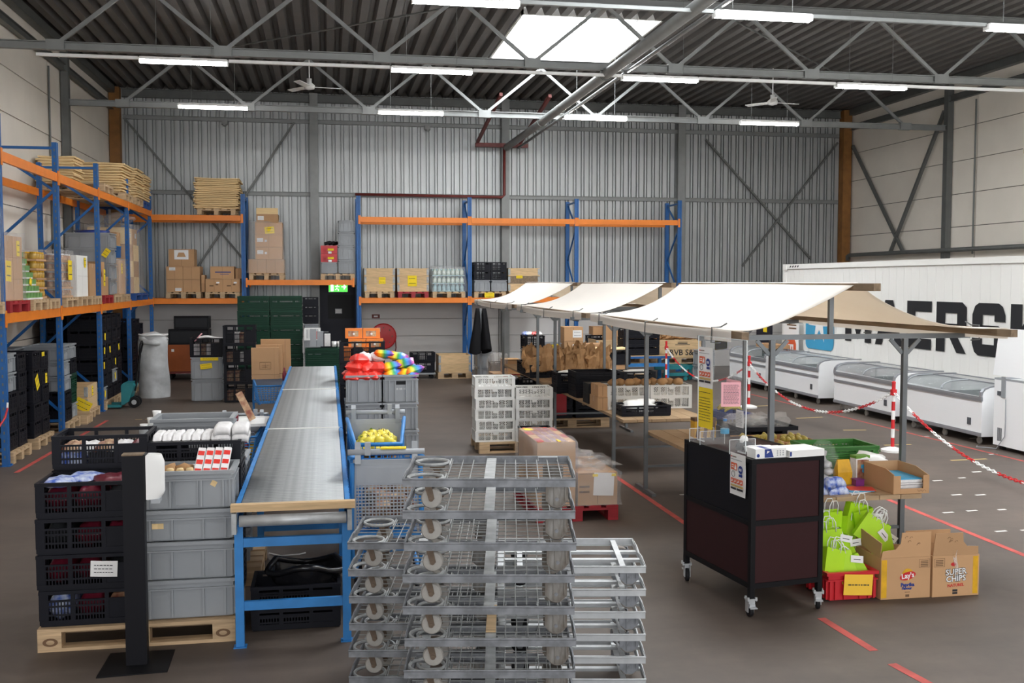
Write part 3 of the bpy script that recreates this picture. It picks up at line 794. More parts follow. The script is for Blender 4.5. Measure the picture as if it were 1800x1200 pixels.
def collar_box(label, x0, x1, y0, y1, z0, z1, n=3, open_=False, mt='wood_x'):
    r = thing('collar_box', label, 'wooden box', ((x0+x1)/2, (y0+y1)/2, z0))
    L, Wd, h = x1-x0, y1-y0, (z1-z0)/n
    fm = box('plank', mt, -L/2, L/2, -Wd/2, -Wd/2+.02, 0.001, h-.003)
    sm = box('plank', mt, -L/2, -L/2+.02, -Wd/2+.021, Wd/2-.021, 0.001, h-.003)
    hg = M()
    for sx in (-1, 1):
        for sy in (-1, 1):
            hg.bx(sx*(L/2+.002)-.002, sx*(L/2+.002)+.002, sy*Wd/2-.05*(sy > 0), sy*Wd/2+.05*(sy < 0), .02, h-.02)
            hg.bx(sx*L/2-.05*(sx > 0), sx*L/2+.05*(sx < 0), sy*(Wd/2+.002)-.002, sy*(Wd/2+.002)+.002, .02, h-.02)
            for q in range(3): hg.c(sx*(L/2-.025), sy*(Wd/2+.006), h*(.3+.2*q), .012, .006, .012)
    hm_ = hg.mesh('hinge_plates', 'zinc')
    for i in range(n):
        z = i*h
        obj('plank', fm, r, (0, 0, z)); obj('plank', fm, r, (0, 0, z), (0, 0, PI)); obj('plank', sm, r, (0, 0, z)); obj('plank', sm, r, (0, 0, z), (0, 0, PI))
        obj('hinge_plates', hm_, r, (0, 0, z))
    if not open_: obj('lid', box('lid', mt, -L/2+.025, L/2-.025, -Wd/2+.025, Wd/2-.025, (z1-z0)-.06, (z1-z0)-.045), r)
    return r
def sheets(label, x0, x1, y0, y1, z0, z1, n, mt, seed=0, name='cardboard_sheet', group=None):
    r = random.Random(seed); h = (z1-z0)/n
    for i in range(n):
        dx, dy = r.uniform(-.03, .03), r.uniform(-.03, .03); tl = r.uniform(-.012, .012)
        L, Wd = x1-x0, y1-y0
        def fn(a, b): return ((a-.5)*L, (b-.5)*Wd, h*.92+.006*math.sin(a*7+i)+(a-.5)*tl)
        m = M().surf(fn, 6, 2, h*.58)
        m.surf(lambda a, b: ((a-.5)*L*.9, (b-.5)*Wd*.9, h*.92-.6*h+.004*math.sin(a*7+i)), 6, 1, h*.3)
        one(name, label+', '+(['top one'] + [w+' from top' for w in ORD[1:]])[n-1-i], 'cardboard', m.mesh(name, mt), ((x0+x1)/2+dx, (y0+y1)/2+dy, z0+i*h), (0, 0, r.uniform(-.02, .02)), group or label)
# ================================================================== RACKS AND WHAT STANDS ON THEM
rack('blue and orange pallet rack run along the left wall', (-3.9, 13.5, 0), PI/2, [2.73]*4, [1.89, 3.88], 1.0)
rack('blue and orange pallet rack at back, long right run beyond the stalls', (.76, 24.85, 0), 0, [2.68]*3, [1.89, 3.83], 1.05)
rack('blue and orange pallet rack at back, left of and above the dark door', (-4.6, 24.87, 0), 0, [2.68], [1.89, 3.83], 1.05)
t = thing('rack_bridge', 'orange beams bridging the two back racks above the dark door', 'rack', (-1.87, 24.85, 2.2))
bm_ = M().prism([(-.02, 0), (.02, 0), (.02, .105), (.0, .125), (-.02, .125)], .0, 2.52, 'x').mesh('beam', 'orange')
for y in (-.03, 1.07):
    b = obj('beam', bm_, t, (.0, y, 0))
    for x in (0, 2.48): obj('connector', M().bx(x, x+.04, -.035, -.022, -.05, .17).mesh('connector', 'orange'), b)
for i in range(3): obj('support_bar', box('support_bar', 'blue', .5+i*.75, .56+i*.75, .0, 1.04, .06, .1), t)
ZB = 1.893
# --- left run, lower beams: (front x is -3.9)
def lp(y0, y1, what, mt='wood', z=ZB): return pallet('%s pallet on the left rack under %s' % ({'wood': 'wooden', 'redwood': 'red', 'bluewood': 'blue'}[mt], what), -4.42, (y0+y1)/2, z, 0, mt, 1.1, y1-y0)
ZP = ZB+.146
XF = -3.9
lp(13.62, 14.5, 'the wrapped brown cartons with two yellow notes', 'redwood')
for j, (a, b) in enumerate(((13.66, 14.06), (14.07, 14.47))):
    for i in range(3):
        c = carton('brown carton in the wrapped pile with two yellow notes, %s row, %s' % (['bottom', 'middle', 'top'][i], ['near side', 'far side'][j]), -4.9, XF-.05, a, b, ZP+i*.275, ZP+.273+i*.275, group='wrapped brown cartons on the left rack')
        if i == 1 and j == 0: note(c, 3, .475, 0, .1, .22, .26, .05, lab='large yellow note')
        if i == 2 and j == 1: note(c, 3, .475, 0.02, .12, .13, .2, 0, lab='small yellow note')
film_box('clear stretch film around brown cartons with two yellow notes', -4.92, XF-.03, 13.63, 14.5, ZP+.01, ZP+.86, 1)
lp(12.62, 13.42, 'the tall wrapped cartons at the left edge')
for i in range(4):
    carton('brown carton in the tall wrapped pile at left edge, %s' % nth(3-i, 4), -4.9, XF-.02, 12.75, 13.42, ZP+i*.28, ZP+.278+i*.28)
film_box('clear stretch film around the tall cartons at the left edge', -4.92, XF, 12.72, 13.45, ZP+.01, ZP+1.14, 2)
lp(14.66, 15.42, 'the green and white packs')
tray = M().bx(-.5, .5, -.34, .34, 0, .03)
for i in range(7):
    k = 1-i*.075; w = .36*k
    t = thing('pack_tray', 'tray of green and white packs in the stepped pile on left rack, %s' % nth(6-i, 7), 'packs', (-4.42, 15.03, ZP+i*.094), 0, 'trays of green and white packs')
    obj('tray', box('tray', 'pack_white', -.48, .48*k, -w, w, 0, .022), t)
    pk = box('pack', 'pack_green', -.055, .055, -.05, .05, .0225, .088)
    n = 5
    for q in range(n): obj('pack', pk, t, (.42*k, -w+.06+q*(2*w-.12)/(n-1), 0))
    obj('packs_behind', box('packs_behind', 'pack_green', -.46, .35*k, -w+.01, w-.01, .0225, .085), t)
    if i == 2: note(t, 3, .49*k, 0, .05, .11, .1, .4, lines=0)
lp(15.5, 16.06, 'the trays of yellow jars')
def jar_tray(label, x, y, z, w, d=.9, h=.13, rows=4, lid='pack_yellow', body='jar'):
    t = thing('jar_tray', label, 'jars', (x, y, z), 0, 'trays of jars on the left rack')
    obj('tray', box('tray', 'card', -d/2, d/2, -w/2, w/2, 0, .03), t)
    j = M().lathe([(.045, 0), (.05, .01), (.05, .065), (.04, .08)], 10).mesh('jar', body, True)
    l = M().lathe([(.042, .081), (.044, .083), (.044, .098), (.042, .1)], 10).mesh('lid', lid)
    for q in range(rows):
        for r_ in range(2):
            o = obj('jar', j, t, (d/2-.06-r_*.11, -w/2+.06+q*(w-.12)/(rows-1), .0305)); obj('lid', l, o)
    obj('jars_behind', box('jars_behind', body, -d/2+.02, d/2-.25, -w/2+.02, w/2-.02, .0305, .118), t)
for i in range(5):
    jar_tray('tray of yellow jars on left rack beside the blue post, %s of five' % nth(4-i, 5), -4.5, 15.78, ZP+i*.134, .52)
lp(16.42, 17.2, 'the wrapped jars with a yellow note')
for i in range(5):
    jar_tray('tray of wrapped jars right of the blue post, %s of five' % nth(4-i, 5), -4.42, 16.8, ZP+i*.134, .72, .95, rows=5, body='pack_multi', lid='pack_white')
f = film_box('clear stretch film around the jar trays right of blue post', -4.92, XF-.03, 16.42, 17.18, ZP+.01, ZP+.71, 4)
note(f, 3, -XF*-1+.0+.0, 16.8, ZP+.42, .24, .3, .0, lab='large yellow note')
lp(17.38, 18.2, 'the white cartons')
for i in range(2):
    for j in range(2):
        c = carton('plain white carton on the left rack, %s, %s' % (['lower', 'upper'][i], ['near', 'far'][j]), -4.9, XF-.04, 17.42+j*.38, 17.795+j*.38, ZP+i*.335, ZP+.333+i*.335, 'white_rough', tape=False)
        if i and j: note(c, 3, .485, -.02, .22, .13, .16, 0, lab='yellow note')
lp(18.35, 18.9, 'the flat brown carton')
carton('tall brown carton on the left rack behind the white cartons', -4.9, XF-.06, 18.38, 18.86, ZP, ZP+.55)
lp(19.15, 19.9, 'the brown cartons with a long yellow note', 'redwood')
carton('brown carton on red pallet, lower, with a long yellow note', -4.7, XF-.05, 19.2, 19.85, ZP, ZP+.33)
c = carton('brown carton on red pallet, upper, beside grey crates', -4.6, XF-.1, 19.25, 19.8, ZP+.332, ZP+.6)
note(c, 3, .35, .0, -.02, .13, .3, .1, lab='long yellow note')
lp(20.0, 20.72, 'the grey crates')
g, zt_ = stack(['grey']*4, -4.33, 20.3, ZP, 'on the left rack under the cardboard', 0, .8, .6, .285)
note(g[2], 0, .3, .33, .2, .1, .16, .6, lab='yellow note')
tag(obj('crumpled_bag', blob('navy', 'crumpled_bag', .3, .2, .05, .4, 2, 5)), 'dark blue bag lying in the topmost grey crate on left rack', 'bag').location = (-4.3, 20.3, zt_+.015)
lp(20.85, 21.55, 'the wrapped carton and blue box')
c = carton('brown wrapped carton below the blue box on left rack', -4.8, XF-.06, 20.9, 21.5, ZP, ZP+.66)
note(c, 3, .42, .0, .5, .1, .2, 0, lab='yellow note')
film_box('clear stretch film around the carton below the blue box', -4.82, XF-.04, 20.88, 21.52, ZP+.01, ZP+.68, 6)
t = thing('blue_box', 'small blue plastic box on the wrapped carton, left rack', 'box', (-4.25, 21.15, ZP+.71))
obj('body', M().bx(-.25, .25, -.2, .2, 0, .2).bx(-.26, .26, -.21, .21, .16, .18).mesh('body', 'blue'), t); obj('lid', box('lid', 'blue_light', -.262, .262, -.212, .212, .2005, .225), t)
carton('brown carton standing on the small blue box, left rack', -4.5, -4.0, 20.98, 21.32, ZP+.937, ZP+1.2)
lp(22.15, 23.6, 'the tall bagged load', 'bluewood')
for i in range(4):
    for j in range(2):
        carton('tall brown carton inside the bagged load, %s row, %s' % (nth(3-i, 4), ['near', 'far'][j]), -4.8, XF-.12-.03*(i == 3), 22.2+j*.62, 22.8+j*.62, ZP+i*.34, ZP+.338+i*.34, ['card', 'card_light'][(i+j) % 2], stick=[(3, .1, .2, .14, .1)] if i == 3 else None)
film_box('clear plastic bag over the tall load, last on left rack', -4.84, XF-.06, 22.14, 23.5, ZP+.01, ZP+1.42, 7, .05, .06, 'film')
tag(obj('crumpled_film', blob('film', 'crumpled_film', .28, .3, .12, .6, 3, 9)), 'crumpled clear film on top of the tall bagged load', 'plastic wrap').location = (-4.3, 22.8, ZP+1.56)
# --- left run, upper beams: flat cardboard sheets
ZU = 3.884
for (y0, y1, wd, mt) in ((21.25, 22.05, 'widest cardboard pile', 'wood'), (22.45, 23.25, 'cardboard pile nearest the corner', 'wood'), (23.3, 24.1, 'corner cardboard pile, blue', 'bluewood'), (19.3, 20.1, 'loose planks', 'wood')):
    pallet('%s pallet high on the left rack under the %s' % ({'wood': 'wooden', 'bluewood': 'blue'}[mt], wd), -4.42, (y0+y1)/2, ZU, 0, mt, 1.1, y1-y0)
sheets('flat cardboard sheet in the widest pile high on left rack', -4.95, -3.9, 21.2, 22.1, ZU+.146, ZU+.72, 11, 'card_light', 1)
sheets('flat cardboard sheet in the pile near the corner, left rack', -4.8, -3.88, 22.45, 23.3, ZU+.146, ZU+.75, 12, 'card_light', 2)
sheets('flat cardboard sheet in the last pile on blue pallet', -4.8, -3.86, 23.35, 24.1, ZU+.146, ZU+.72, 12, 'card_light', 3)
sheets('flat cardboard sheet in the low pile nearest the viewer', -5.02, -4.4, 19.4, 20.1, ZU+.146, ZU+.62, 9, 'card_light', 4)
for i in range(2):
    one('flat_pallet_board', 'long bare board lying across the upper left rack beams, %s' % ['near', 'far'][i], 'board', box('board', 'wood', -.5, .5, -.07, .07, 0, .03), (-4.4, 20.35+i*.3, ZU+.001))
# --- under the left run: crates on pallets
def under(y0, what, z=0.):
    pallet('wooden floor pallet under the left rack, below %s' % what, -4.43, y0+.4, z, 0, 'wood', 1.1, .8)
FX = -4.22
under(13.62, 'the crates at the left edge')
stack(['dark', 'dark', 'dark', 'grey', 'grey'], FX, 13.84, .146, 'under left rack nearest the viewer', 0, .58, .4, .245)
stack(['dark']*5, FX, 14.24, .146, 'under left rack just behind the grey pair', 0, .58, .38, .24)
stack(['dark']*6, -4.8, 14.02, .146, 'against the left wall, nearest the viewer', 0, .36, .7, .255)
under(14.76, 'the black crates with two notes')
g, _ = stack(['dark']*5, FX, 14.96, .146, 'under left rack, first with a yellow note', 0, .58, .4, .235)
note(g[3], 3, .29, .0, .05, .15, .2, -.5, lab='yellow note')
g, _ = stack(['dark']*5, FX, 15.36, .146, 'under left rack, second with a yellow note', 0, .58, .38, .23)
note(g[3], 3, .29, .06, .08, .1, .14, 0, lab='yellow note')
note(g[4], 3, .29, -.1, .2, .14, .06, 0, lab='yellow note')
stack(['dark']*4, -4.8, 15.1, .146, 'against the left wall, second from the viewer', 0, .36, .7, .24)
under(16.36, 'the grey and green crates')
g, _ = stack(['dark', 'dark', 'grey', 'grey', 'grey'], FX, 16.62, .146, 'under left rack beside the second blue post', 0, .58, .42, .232)
g, _ = stack(['grey', 'green', 'green', 'dark', 'grey'], FX, 17.03, .146, 'under left rack with green ones inside', 0, .58, .38, .232)
stack(['grey', 'dark', 'grey', 'grey'], -4.8, 16.8, .146, 'against the left wall behind the green ones', 0, .36, .7, .28)
under(17.8, 'the open wooden box')
c = collar_box('open wooden box with hinge plates under the left rack', -4.9, -3.92, 17.84, 18.6, .146, .56, 2, True)
note(c, 3, .49, .0, .3, .1, .16, 0, lab='yellow note'); note(c, 0, .38, .42, .1, .26, .18, .5, lab='yellow sheet')
pallet('broken half pallet on the floor before the wooden box', -4.05, 17.45, 0, 0, 'wood', .5, .4)
for k, y in enumerate((19.3, 19.72, 20.2, 20.62)):
    if k in (0, 2): under(y-.2, 'the tall black stacks, %s' % ['near', 'far'][k//2])
    g, _ = stack([['grey', 'dark', 'dark', 'dark', 'dark', 'dark'], ['dark']*6, ['dark', 'grey', 'dark', 'dark', 'dark', 'dark'], ['dark']*6][k], FX, y, .146, 'tall black %s under the left rack' % ['first', 'second', 'third', 'fourth'][k], 0, .58, .4, .255)
    for i in ((0, 2, 3, 4) if k == 0 else (1, 2) if k == 2 else (3,)): note(g[i], 3, .29, rnd.uniform(-.08, .08), .13, .09, .12, rnd.uniform(-.3, .3), lines=0)
stack(['dark']*6, -4.8, 19.6, .146, 'against the left wall behind the tall stacks', 0, .36, .9, .25)
stack(['dark']*6, -4.8, 20.6, .146, 'against the left wall near the corner', 0, .36, .9, .25)
under(22.0, 'the last crates in the corner')
stack(['black']*5, FX, 22.2, .146, 'under left rack near the corner, first', 0, .58, .4, .27)
stack(['dark', 'dark', 'black', 'black', 'black'], FX, 22.65, .146, 'under left rack near the corner, second', 0, .58, .4, .27)
stack(['dark']*3, -4.4, 24.1, 0.002, 'in the far left corner under the rack', 0, .58, .4, .45)
# --- back left bay, lower
def bp(x0, x1, what, mt='wood', z=ZB): return pallet('%s pallet on the back rack under %s' % ({'wood': 'wooden', 'redwood': 'red'}[mt], what), (x0+x1)/2, 25.35, z, PI/2, mt, 1.0, x1-x0)
bp(-3.68, -2.9, 'the brown cartons with a white opening')
for i in range(2):
    for j in range(2):
        carton('brown carton in the five-carton pile, back left rack, %s %s' % (['lower', 'upper'][i], ['left', 'right'][j]), -3.68+j*.38, -3.305+j*.38, 24.95, 25.6, ZP+i*.3, ZP+.298+i*.3, stick=[(0, -.05 if i else .08, .24 if i else .06, .14, .07)] if j == 0 else None)
c = carton('brown carton topping the five-carton pile, back left rack', -3.62, -3.05, 24.97, 25.5, ZP+.6, ZP+1.0)
lb = obj('white_opening', M().bx(-.16, .16, -.27, -.266, .16, .38).mesh('white_opening', 'paper'), c); lb['label'] = 'white torn opening'
obj('opening_hole', M().prism([(-.1, .22), (.1, .22), (.06, .32), (-.06, .32)], -.273, -.2705, 'y').mesh('opening_hole', 'card'), c)
for i in range(2): carton('narrow brown carton right of the five-carton pile, %s' % ['lower', 'upper'][i], -2.9, -2.82, 25.0, 25.4, ZP+i*.2, ZP+.198+i*.2, tape=False)
bp(-2.8, -2.02, 'the three brown cartons with printing')
for j in range(2):
    c = carton('brown carton with small black print, back left rack, lower %s' % ['left', 'right'][j], -2.8+j*.395, -2.41+j*.395, 24.95, 25.5, ZP, ZP+.31)
    for q, (u, w) in enumerate(((-.06, .09), (.06, .06))): obj('printed_mark', M().bx(u-w/2, u+w/2, -.2768, -.276, .13+.03*q, .16+.03*q).mesh('printed_mark', 'ink_brown'), c)
    obj('white_label', box('white_label', 'paper', .05, .12, -.2768, -.276, .2, .24), c)
c = carton('brown carton with blue print on the two printed cartons', -2.69, -2.15, 24.97, 25.5, ZP+.313, ZP+.6)
obj('print', M().bx(-.16, .2, -.2668, -.266, .14, .165).bx(-.05, .15, -.2668, -.266, .1, .112).mesh('print', 'navy'), c)
carton('small brown carton behind the blue printed one', -2.13, -1.98, 25.1, 25.5, ZP+.313, ZP+.56)
pallet('wooden pallet on the far top rack under the cardboard pile', -2.52, 25.35, 3.834, PI/2, 'wood', 1.0, .86)
sheets('yellowish cardboard sheet in the pile on the back left rack', -3.02, -2.0, 24.92, 25.75, 3.98, 4.7, 15, 'card_light', 8)
# --- above the door
Z2 = 2.328
for x0, x1, w in ((-1.8, -1.0, 'the tall wrapped cartons'), (-.14, .66, 'the grey and red crates')):
    pallet('wooden pallet above the dark door under %s' % w, (x0+x1)/2, 25.35, Z2, PI/2, 'wood', 1.0, .8)
Z2 += .146
for j in range(2): carton('brown carton at the foot of tall wrapped pile, %s' % ['left', 'right'][j], -1.81+j*.41, -1.405+j*.41, 24.92, 25.6, Z2, Z2+.34)
for i in range(3):
    c = carton('brown carton in the tall wrapped pile above the crates, %s' % nth(2-i, 3), -1.65, -1.03, 24.95, 25.6, Z2+.343+i*.29, Z2+.631+i*.29, stick=[(0, -.2, .16, .14, .09), (0, -.07, .14, .05, .05)] if i < 2 else None)
    if i == 2: note(c, 0, .325, .02, .1, .22, .16, -.08, lab='yellow note')
c = carton('open brown carton topping the tall wrapped pile', -1.62, -1.12, 24.97, 25.5, Z2+1.215, Z2+1.4, flaps=True)
obj('flap', M().bar((-.25, .26, .187), (-.25, .3, .33), .004, .004).bx(-.25, .25, -.262, -.256, .187, .33).mesh('flap', 'card_light'), c)
note(c, 0, .265, -.15, .09, .14, .1, 0, 'paper', lines=2, name='label_sticker')
film_box('clear stretch film around the tall cartons above the door', -1.84, -.98, 24.9, 25.64, Z2+.01, Z2+1.22, 11, .03, .18)
crate('grey', 'grey plastic crate under the two red crates', .06, 25.2, Z2, 0, .38, .55, .27)
for i in range(2):
    c = crate('red', 'red crate above the dark door, %s of two' % ['lower', 'upper'][i], .06, 25.2, Z2+.272+i*.2, 0, .39, .55, .195)
    note(c, 0, .275, .04, .1, .14, .05, 0, lab='yellow note'); note(c, 0, .275, .02, .03, .08, .05, 0, 'paper', lines=0)
for i in range(3): one('black_bottle', 'black bottle lying on the upper red crate, %s' % ['left', 'middle', 'right'][i], 'bottle', M().lathe([(.035, 0), (.04, .02), (.04, .14), (.015, .19), (.015, .23)], 10).mesh('black_bottle', 'black_soft', True), (-.05+.1*i, 24.98+.07*i, Z2+.71), (0, 1.35, .3*i))
stack([('grey', .33), ('grey', .33), ('grey', .33), ('grey', .28)], .47, 25.2, Z2, 'right of the red crates', 0, .4, .55, .33)
# --- right run at the back, lower
bp(.9, 1.6, 'the left wooden box')
c = collar_box('wooden box with one small yellow note, first on back rack', .89, 1.62, 24.92, 25.75, ZP, ZP+.57, 3)
note(c, 0, .415, .06, .27, .16, .16, 0, lab='yellow note')
bp(1.69, 2.43, 'the second wooden box', 'redwood')
c = collar_box('wooden box on a red pallet with a tall yellow note', 1.68, 2.44, 24.92, 25.75, ZP, ZP+.57, 3)
note(c, 0, .415, -.02, .26, .22, .26, 0, lab='tall yellow note')
bp(2.53, 3.33, 'the wrapped bottles')
for i in range(3):
    t = thing('bottle_tray', 'wrapped tray of pale blue bottles on back rack, %s' % nth(2-i, 3), 'bottles', (2.93-.0*i, 25.3, ZP+i*.19), 0, 'wrapped bottles on the back rack')
    obj('tray', box('tray', 'bottle_b', -.4, .4, -.35, .35, 0, .02), t)
    bt = M().lathe([(.045, .0205), (.048, .04), (.048, .12), (.02, .16), (.02, .185)], 8).mesh('bottle', 'dirtyglass' if i != 0 else 'bottle_b', True)
    for q in range(7): obj('bottle', bt, t, (-.33+.11*q, -.29, 0)); obj('bottle', bt, t, (-.33+.11*q, -.17, 0))
    obj('bottles_behind', box('bottles_behind', 'bottle_b', -.38, .38, -.1, .33, .0205, .17), t)
film_box('clear stretch film around the pale blue bottles', 2.5, 3.36, 24.92, 25.68, ZP+.005, ZP+.6, 13, .04, .07)
p = bp(3.55, 4.34, 'the black and grey crates')
note(p, 3, .4, .0, .05, .24, .12, 0, lab='yellow note')
p.children[-1].location = (-.505, .02, .06); p.children[-1].rotation_euler = (PI/2, 0, -PI/2)
for j in range(2): stack([('grey', .28), ('black', .22), ('black', .22)], 3.76+.41*j, 25.2, ZP, 'on the back rack, %s of a pair' % ['left', 'right'][j], 0, .4, .58, .25)
bp(4.42, 5.18, 'the third wooden box')
c = collar_box('wooden box with a dark middle plank, last on back rack', 4.41, 5.2, 24.92, 25.75, ZP, ZP+.58, 3)
for ch in c.children:
    if ch.name.startswith('plank') and abs(ch.location.z-.58/3) < .01:
        ch.data = ch.data.copy(); ch.data.materials[0] = MATS['wood_old']
note(c, 0, .415, -.12, .36, .16, .07, 0, lab='yellow note')
# ================================================================== FLOOR GOODS, LEFT HALF, BACK
# clear sack
def sackfn(a, b):
    an = a*2*PI; z = b*1.22
    r = .272+.012*math.sin(an*3+z*4)+.012*math.sin(z*7+an*2)+.02*(1-z)-.015*(b > .95)
    return (r*math.cos(an)*1.0, r*.85*math.sin(an), z)
t = thing('plastic_sack', 'tall clear plastic sack of waste film beside the left rack', 'sack', (-3.38, 21.1, .004))
sk = M().surf(sackfn, 28, 22); sk.add([sackfn(i/28, 0) for i in range(28)], [tuple(range(28))])
obj('sack', sk.mesh('sack', 'bag', True), t)
obj('crumpled_filling', blob('bag', 'crumpled_filling', .25, .21, .15, .5, 3, 21), t, (0, 0, 1.12))
obj('rim', M().tube([(.27*math.cos(k*PI/10), .235*math.sin(k*PI/10), 1.235+.008*math.sin(k*1.3)) for k in range(20)], .018, 6, True).mesh('rim', 'white', True), t)
# hand pallet truck by the left rack
def pallet_truck(name, label, x, y, rz, mt='teal', handle=1.2):
    t = thing(name, label, 'pallet truck', (x, y, 0), rz)
    for s in (-1, 1):
        obj('fork', M().prism([(0, .07), (1.1, .07), (1.15, .04), (1.15, .03), (0, .03)], s*.19-.08, s*.19+.08, 'y').mesh('fork', mt), t)
        obj('load_wheel', M().lathe([(.035, -.05), (.035, .05)], 12, Matrix.Translation((1.0, s*.19, .036)) @ RX).mesh('load_wheel', 'nylon'), t)
    obj('head', M().prism([(-.12, .12), (0, .06), (.0, .42), (-.04, .46), (-.2, .46), (-.22, .4)], -.22, .22, 'y').mesh('head', mt), t)
    for s in (-1, 1): obj('steer_wheel', M().lathe([(.05, -.03), (.1, -.028), (.1, .028), (.05, .03)], 18, Matrix.Translation((-.2, s*.09, .101)) @ RX).mesh('steer_wheel', 'rubber', False), t); obj('hub', M().lathe([(.045, -.034), (.045, .034)], 14, Matrix.Translation((-.2, s*.09, .101)) @ RX).mesh('hub', 'zinc_new'), t)
    h = obj('drawbar', M().tube([(-.2, 0, .3), (-.3, 0, handle-.25)], .022, 8).mesh('drawbar', 'rubber'), t)
    obj('handle_loop', M().tube([(-.3, 0, handle-.25), (-.31, -.09, handle-.17), (-.33, -.11, handle-.05), (-.34, 0, handle), (-.33, .11, handle-.05), (-.31, .09, handle-.17)], .016, 8, True).mesh('handle_loop', 'rubber', True), h)
    return t
pallet_truck('pallet_truck', 'teal hand pallet truck with black handle at the left rack', -3.66, 19.5, PI)
# boxes in the corner under the back rack
t = thing('service_trolley', 'orange brown wooden trolley in the far left corner', 'trolley', (-3.2, 25.05, 0))
obj('body', M().bx(-.5, .42, -.35, .35, .2, .82).mesh('body', 'trolley_o'), t); obj('base', box('base', 'redpipe', -.52, .44, -.37, .37, .15, .195), t)
obj('corner_label', box('corner_label', 'paper', -.36, -.3, -.353, -.3505, .66, .72), t)
for sx in (-.42, .34):
    for sy in (-.28, .28): obj('caster', M().lathe([(.06, -.02), (.06, .02)], 14, Matrix.Translation((sx, sy, .062)) @ RX).bx(sx-.03, sx+.03, sy-.03, sy+.03, .124, .149).mesh('caster', 'rubber'), t)
def tv(label, x, y, z, w, d, h):
    t = thing('equipment_case', label, 'case', (x, y, z))
    obj('body', M().prism([(-d/2, 0), (d/2, 0), (d/2, h*.95), (-d/2+.04, h), (-d/2, h-.04)], -w/2, w/2, 'x').mesh('body', 'black_soft'), t)
    obj('front_panel', M().bx(-w/2+.04, w/2-.04, -d/2-.008, -d/2-.001, .04, h-.06).mesh('front_panel', 'charcoal'), t)
    obj('edge_strip', M().bx(-w/2-.004, w/2+.004, -d/2-.006, -d/2+.01, h*.45, h*.5).mesh('edge_strip', 'black'), t)
tv('wide black case on the orange brown trolley, lower', -3.18, 25.05, .821, .9, .6, .36)
tv('black case on top of the wide black case', -3.12, 25.05, 1.185, .78, .5, .3)
# crate stacks in front of them
g, z = stack(['grey', 'grey'], -2.28, 20.4, .002, 'below the black crate with yellow notes', 0, .58, .4, .42)
note(g[1], 0, .2, .06, .385, .33, .06, 0, lab='long yellow strip'); note(g[1], 0, .2, .0, .25, .22, .1, -.12, lab='yellow note')
c = crate('black', 'black slatted crate of newspapers on the two grey crates', -2.28, 20.4, z+.001, 0, .6, .4, .36)
for i in range(4): one('magazine_pile', 'pile of pale magazines in the black crate on grey crates, %s' % ['first', 'second', 'third', 'fourth'][i], 'magazines', M().c(0, 0, .12, .11, .3, .24).mesh('magazine_pile', 'pack_multi' if i % 2 else 'pack_white'), (-2.46+.12*i, 20.4, z+.013), group='magazines in the black crate')
one('paper_sheet', 'loose white paper sheets lying on the crate of magazines', 'paper', M().surf(lambda a, b: ((a-.5)*.44, (b-.5)*.3, .02*math.sin(a*5)+.015*math.sin(b*6)), 8, 4, .02).mesh('paper_sheet', 'paper'), (-2.2, 20.4, z+.375))
one('paper_sheet', 'folded pink and white paper standing in the crate of magazines', 'paper', M().bar((0, 0, 0), (.12, 0, .14), .2, .015).mesh('paper_sheet', 'pink'), (-2.5, 20.4, z+.3))
g, z = stack(['black']*4, -1.64, 20.1, .002, 'of cans beside the grey crates', 0, .6, .4, .362)
for i in range(4):
    for j in range(4):
        one('boxed_goods', 'packed goods in the black crates beside grey ones, %s level, %s from left' % (nth(3-i, 4), ORD[j]), 'goods', M().c(0, 0, .11, .11, .3, .2+.02*(j % 2)).mesh('boxed_goods', ['pack_white', 'pack_multi', 'pack_multi', 'charcoal'][(i+j*(i > 0)) % 4 if i else 1]), (-1.64-.18+.12*j, 20.1, .002+.363*i+.012), group='packed goods in the black crates')
# tall dark green crates in front of the back rack, low ones behind the conveyor
for j in range(2): stack(['green']*6, -1.62+j*.715, 23.75, .002, 'tall %s one near the dark door' % ['left', 'right'][j], 0, .7, .5, .325)
stack(['green', 'green', 'green'], -.1, 20.7, .002, 'low, just behind the conveyor', 0, .66, .45, .32)
stack(['dark']*3, -.38, 24.3, 1.32, 'beside the tall green crates', 0, .36, .4, .2)
stack([('grey', .45), ('grey', .45), ('grey', .4)], -.36, 24.3, .002, 'under the black ones beside green crates', 0, .34, .4, .43)
c = crate('white', 'white crate with a bottle behind the conveyor end', -.33, 23.4, .98, 0, .36, .4, .26, 'white')
stack([('grey', .32), ('grey', .32), ('grey', .33)], -.33, 23.4, .002, 'below the white crate', 0, .36, .4, .32)
one('bottle', 'dark bottle standing in the white crate behind conveyor', 'bottle', M().lathe([(.03, 0), (.035, .01), (.035, .12), (.012, .17), (.012, .22)], 10).mesh('bottle', 'ink_brown', True), (-.3, 23.35, .992))
one('carton_pack', 'red and white pack in the white crate behind conveyor', 'pack', box('carton_pack', 'pack_red', -.05, .05, -.03, .03, 0, .18), (-.22, 23.3, .992))
for i in range(3): one('binder', 'grey blue box file standing behind the low green crates, %s' % ['left', 'middle', 'right'][i], 'box file', box('binder', ['grey_light', 'grey_light', 'pack_white'][i], -.06, .06, -.15, .15, 0, .34-.05*i), (-.28+.14*i, 20.95, .99), group='box files behind green crates')
for i in range(2): one('mug', 'white mug on the low green crates by the dark door, %s' % ['left', 'right'][i], 'mug', M().lathe([(.03, 0), (.045, .01), (.05, .11), (.045, .11)], 12).mesh('mug', 'white', True), (.13+.11*i, 20.7, .982))
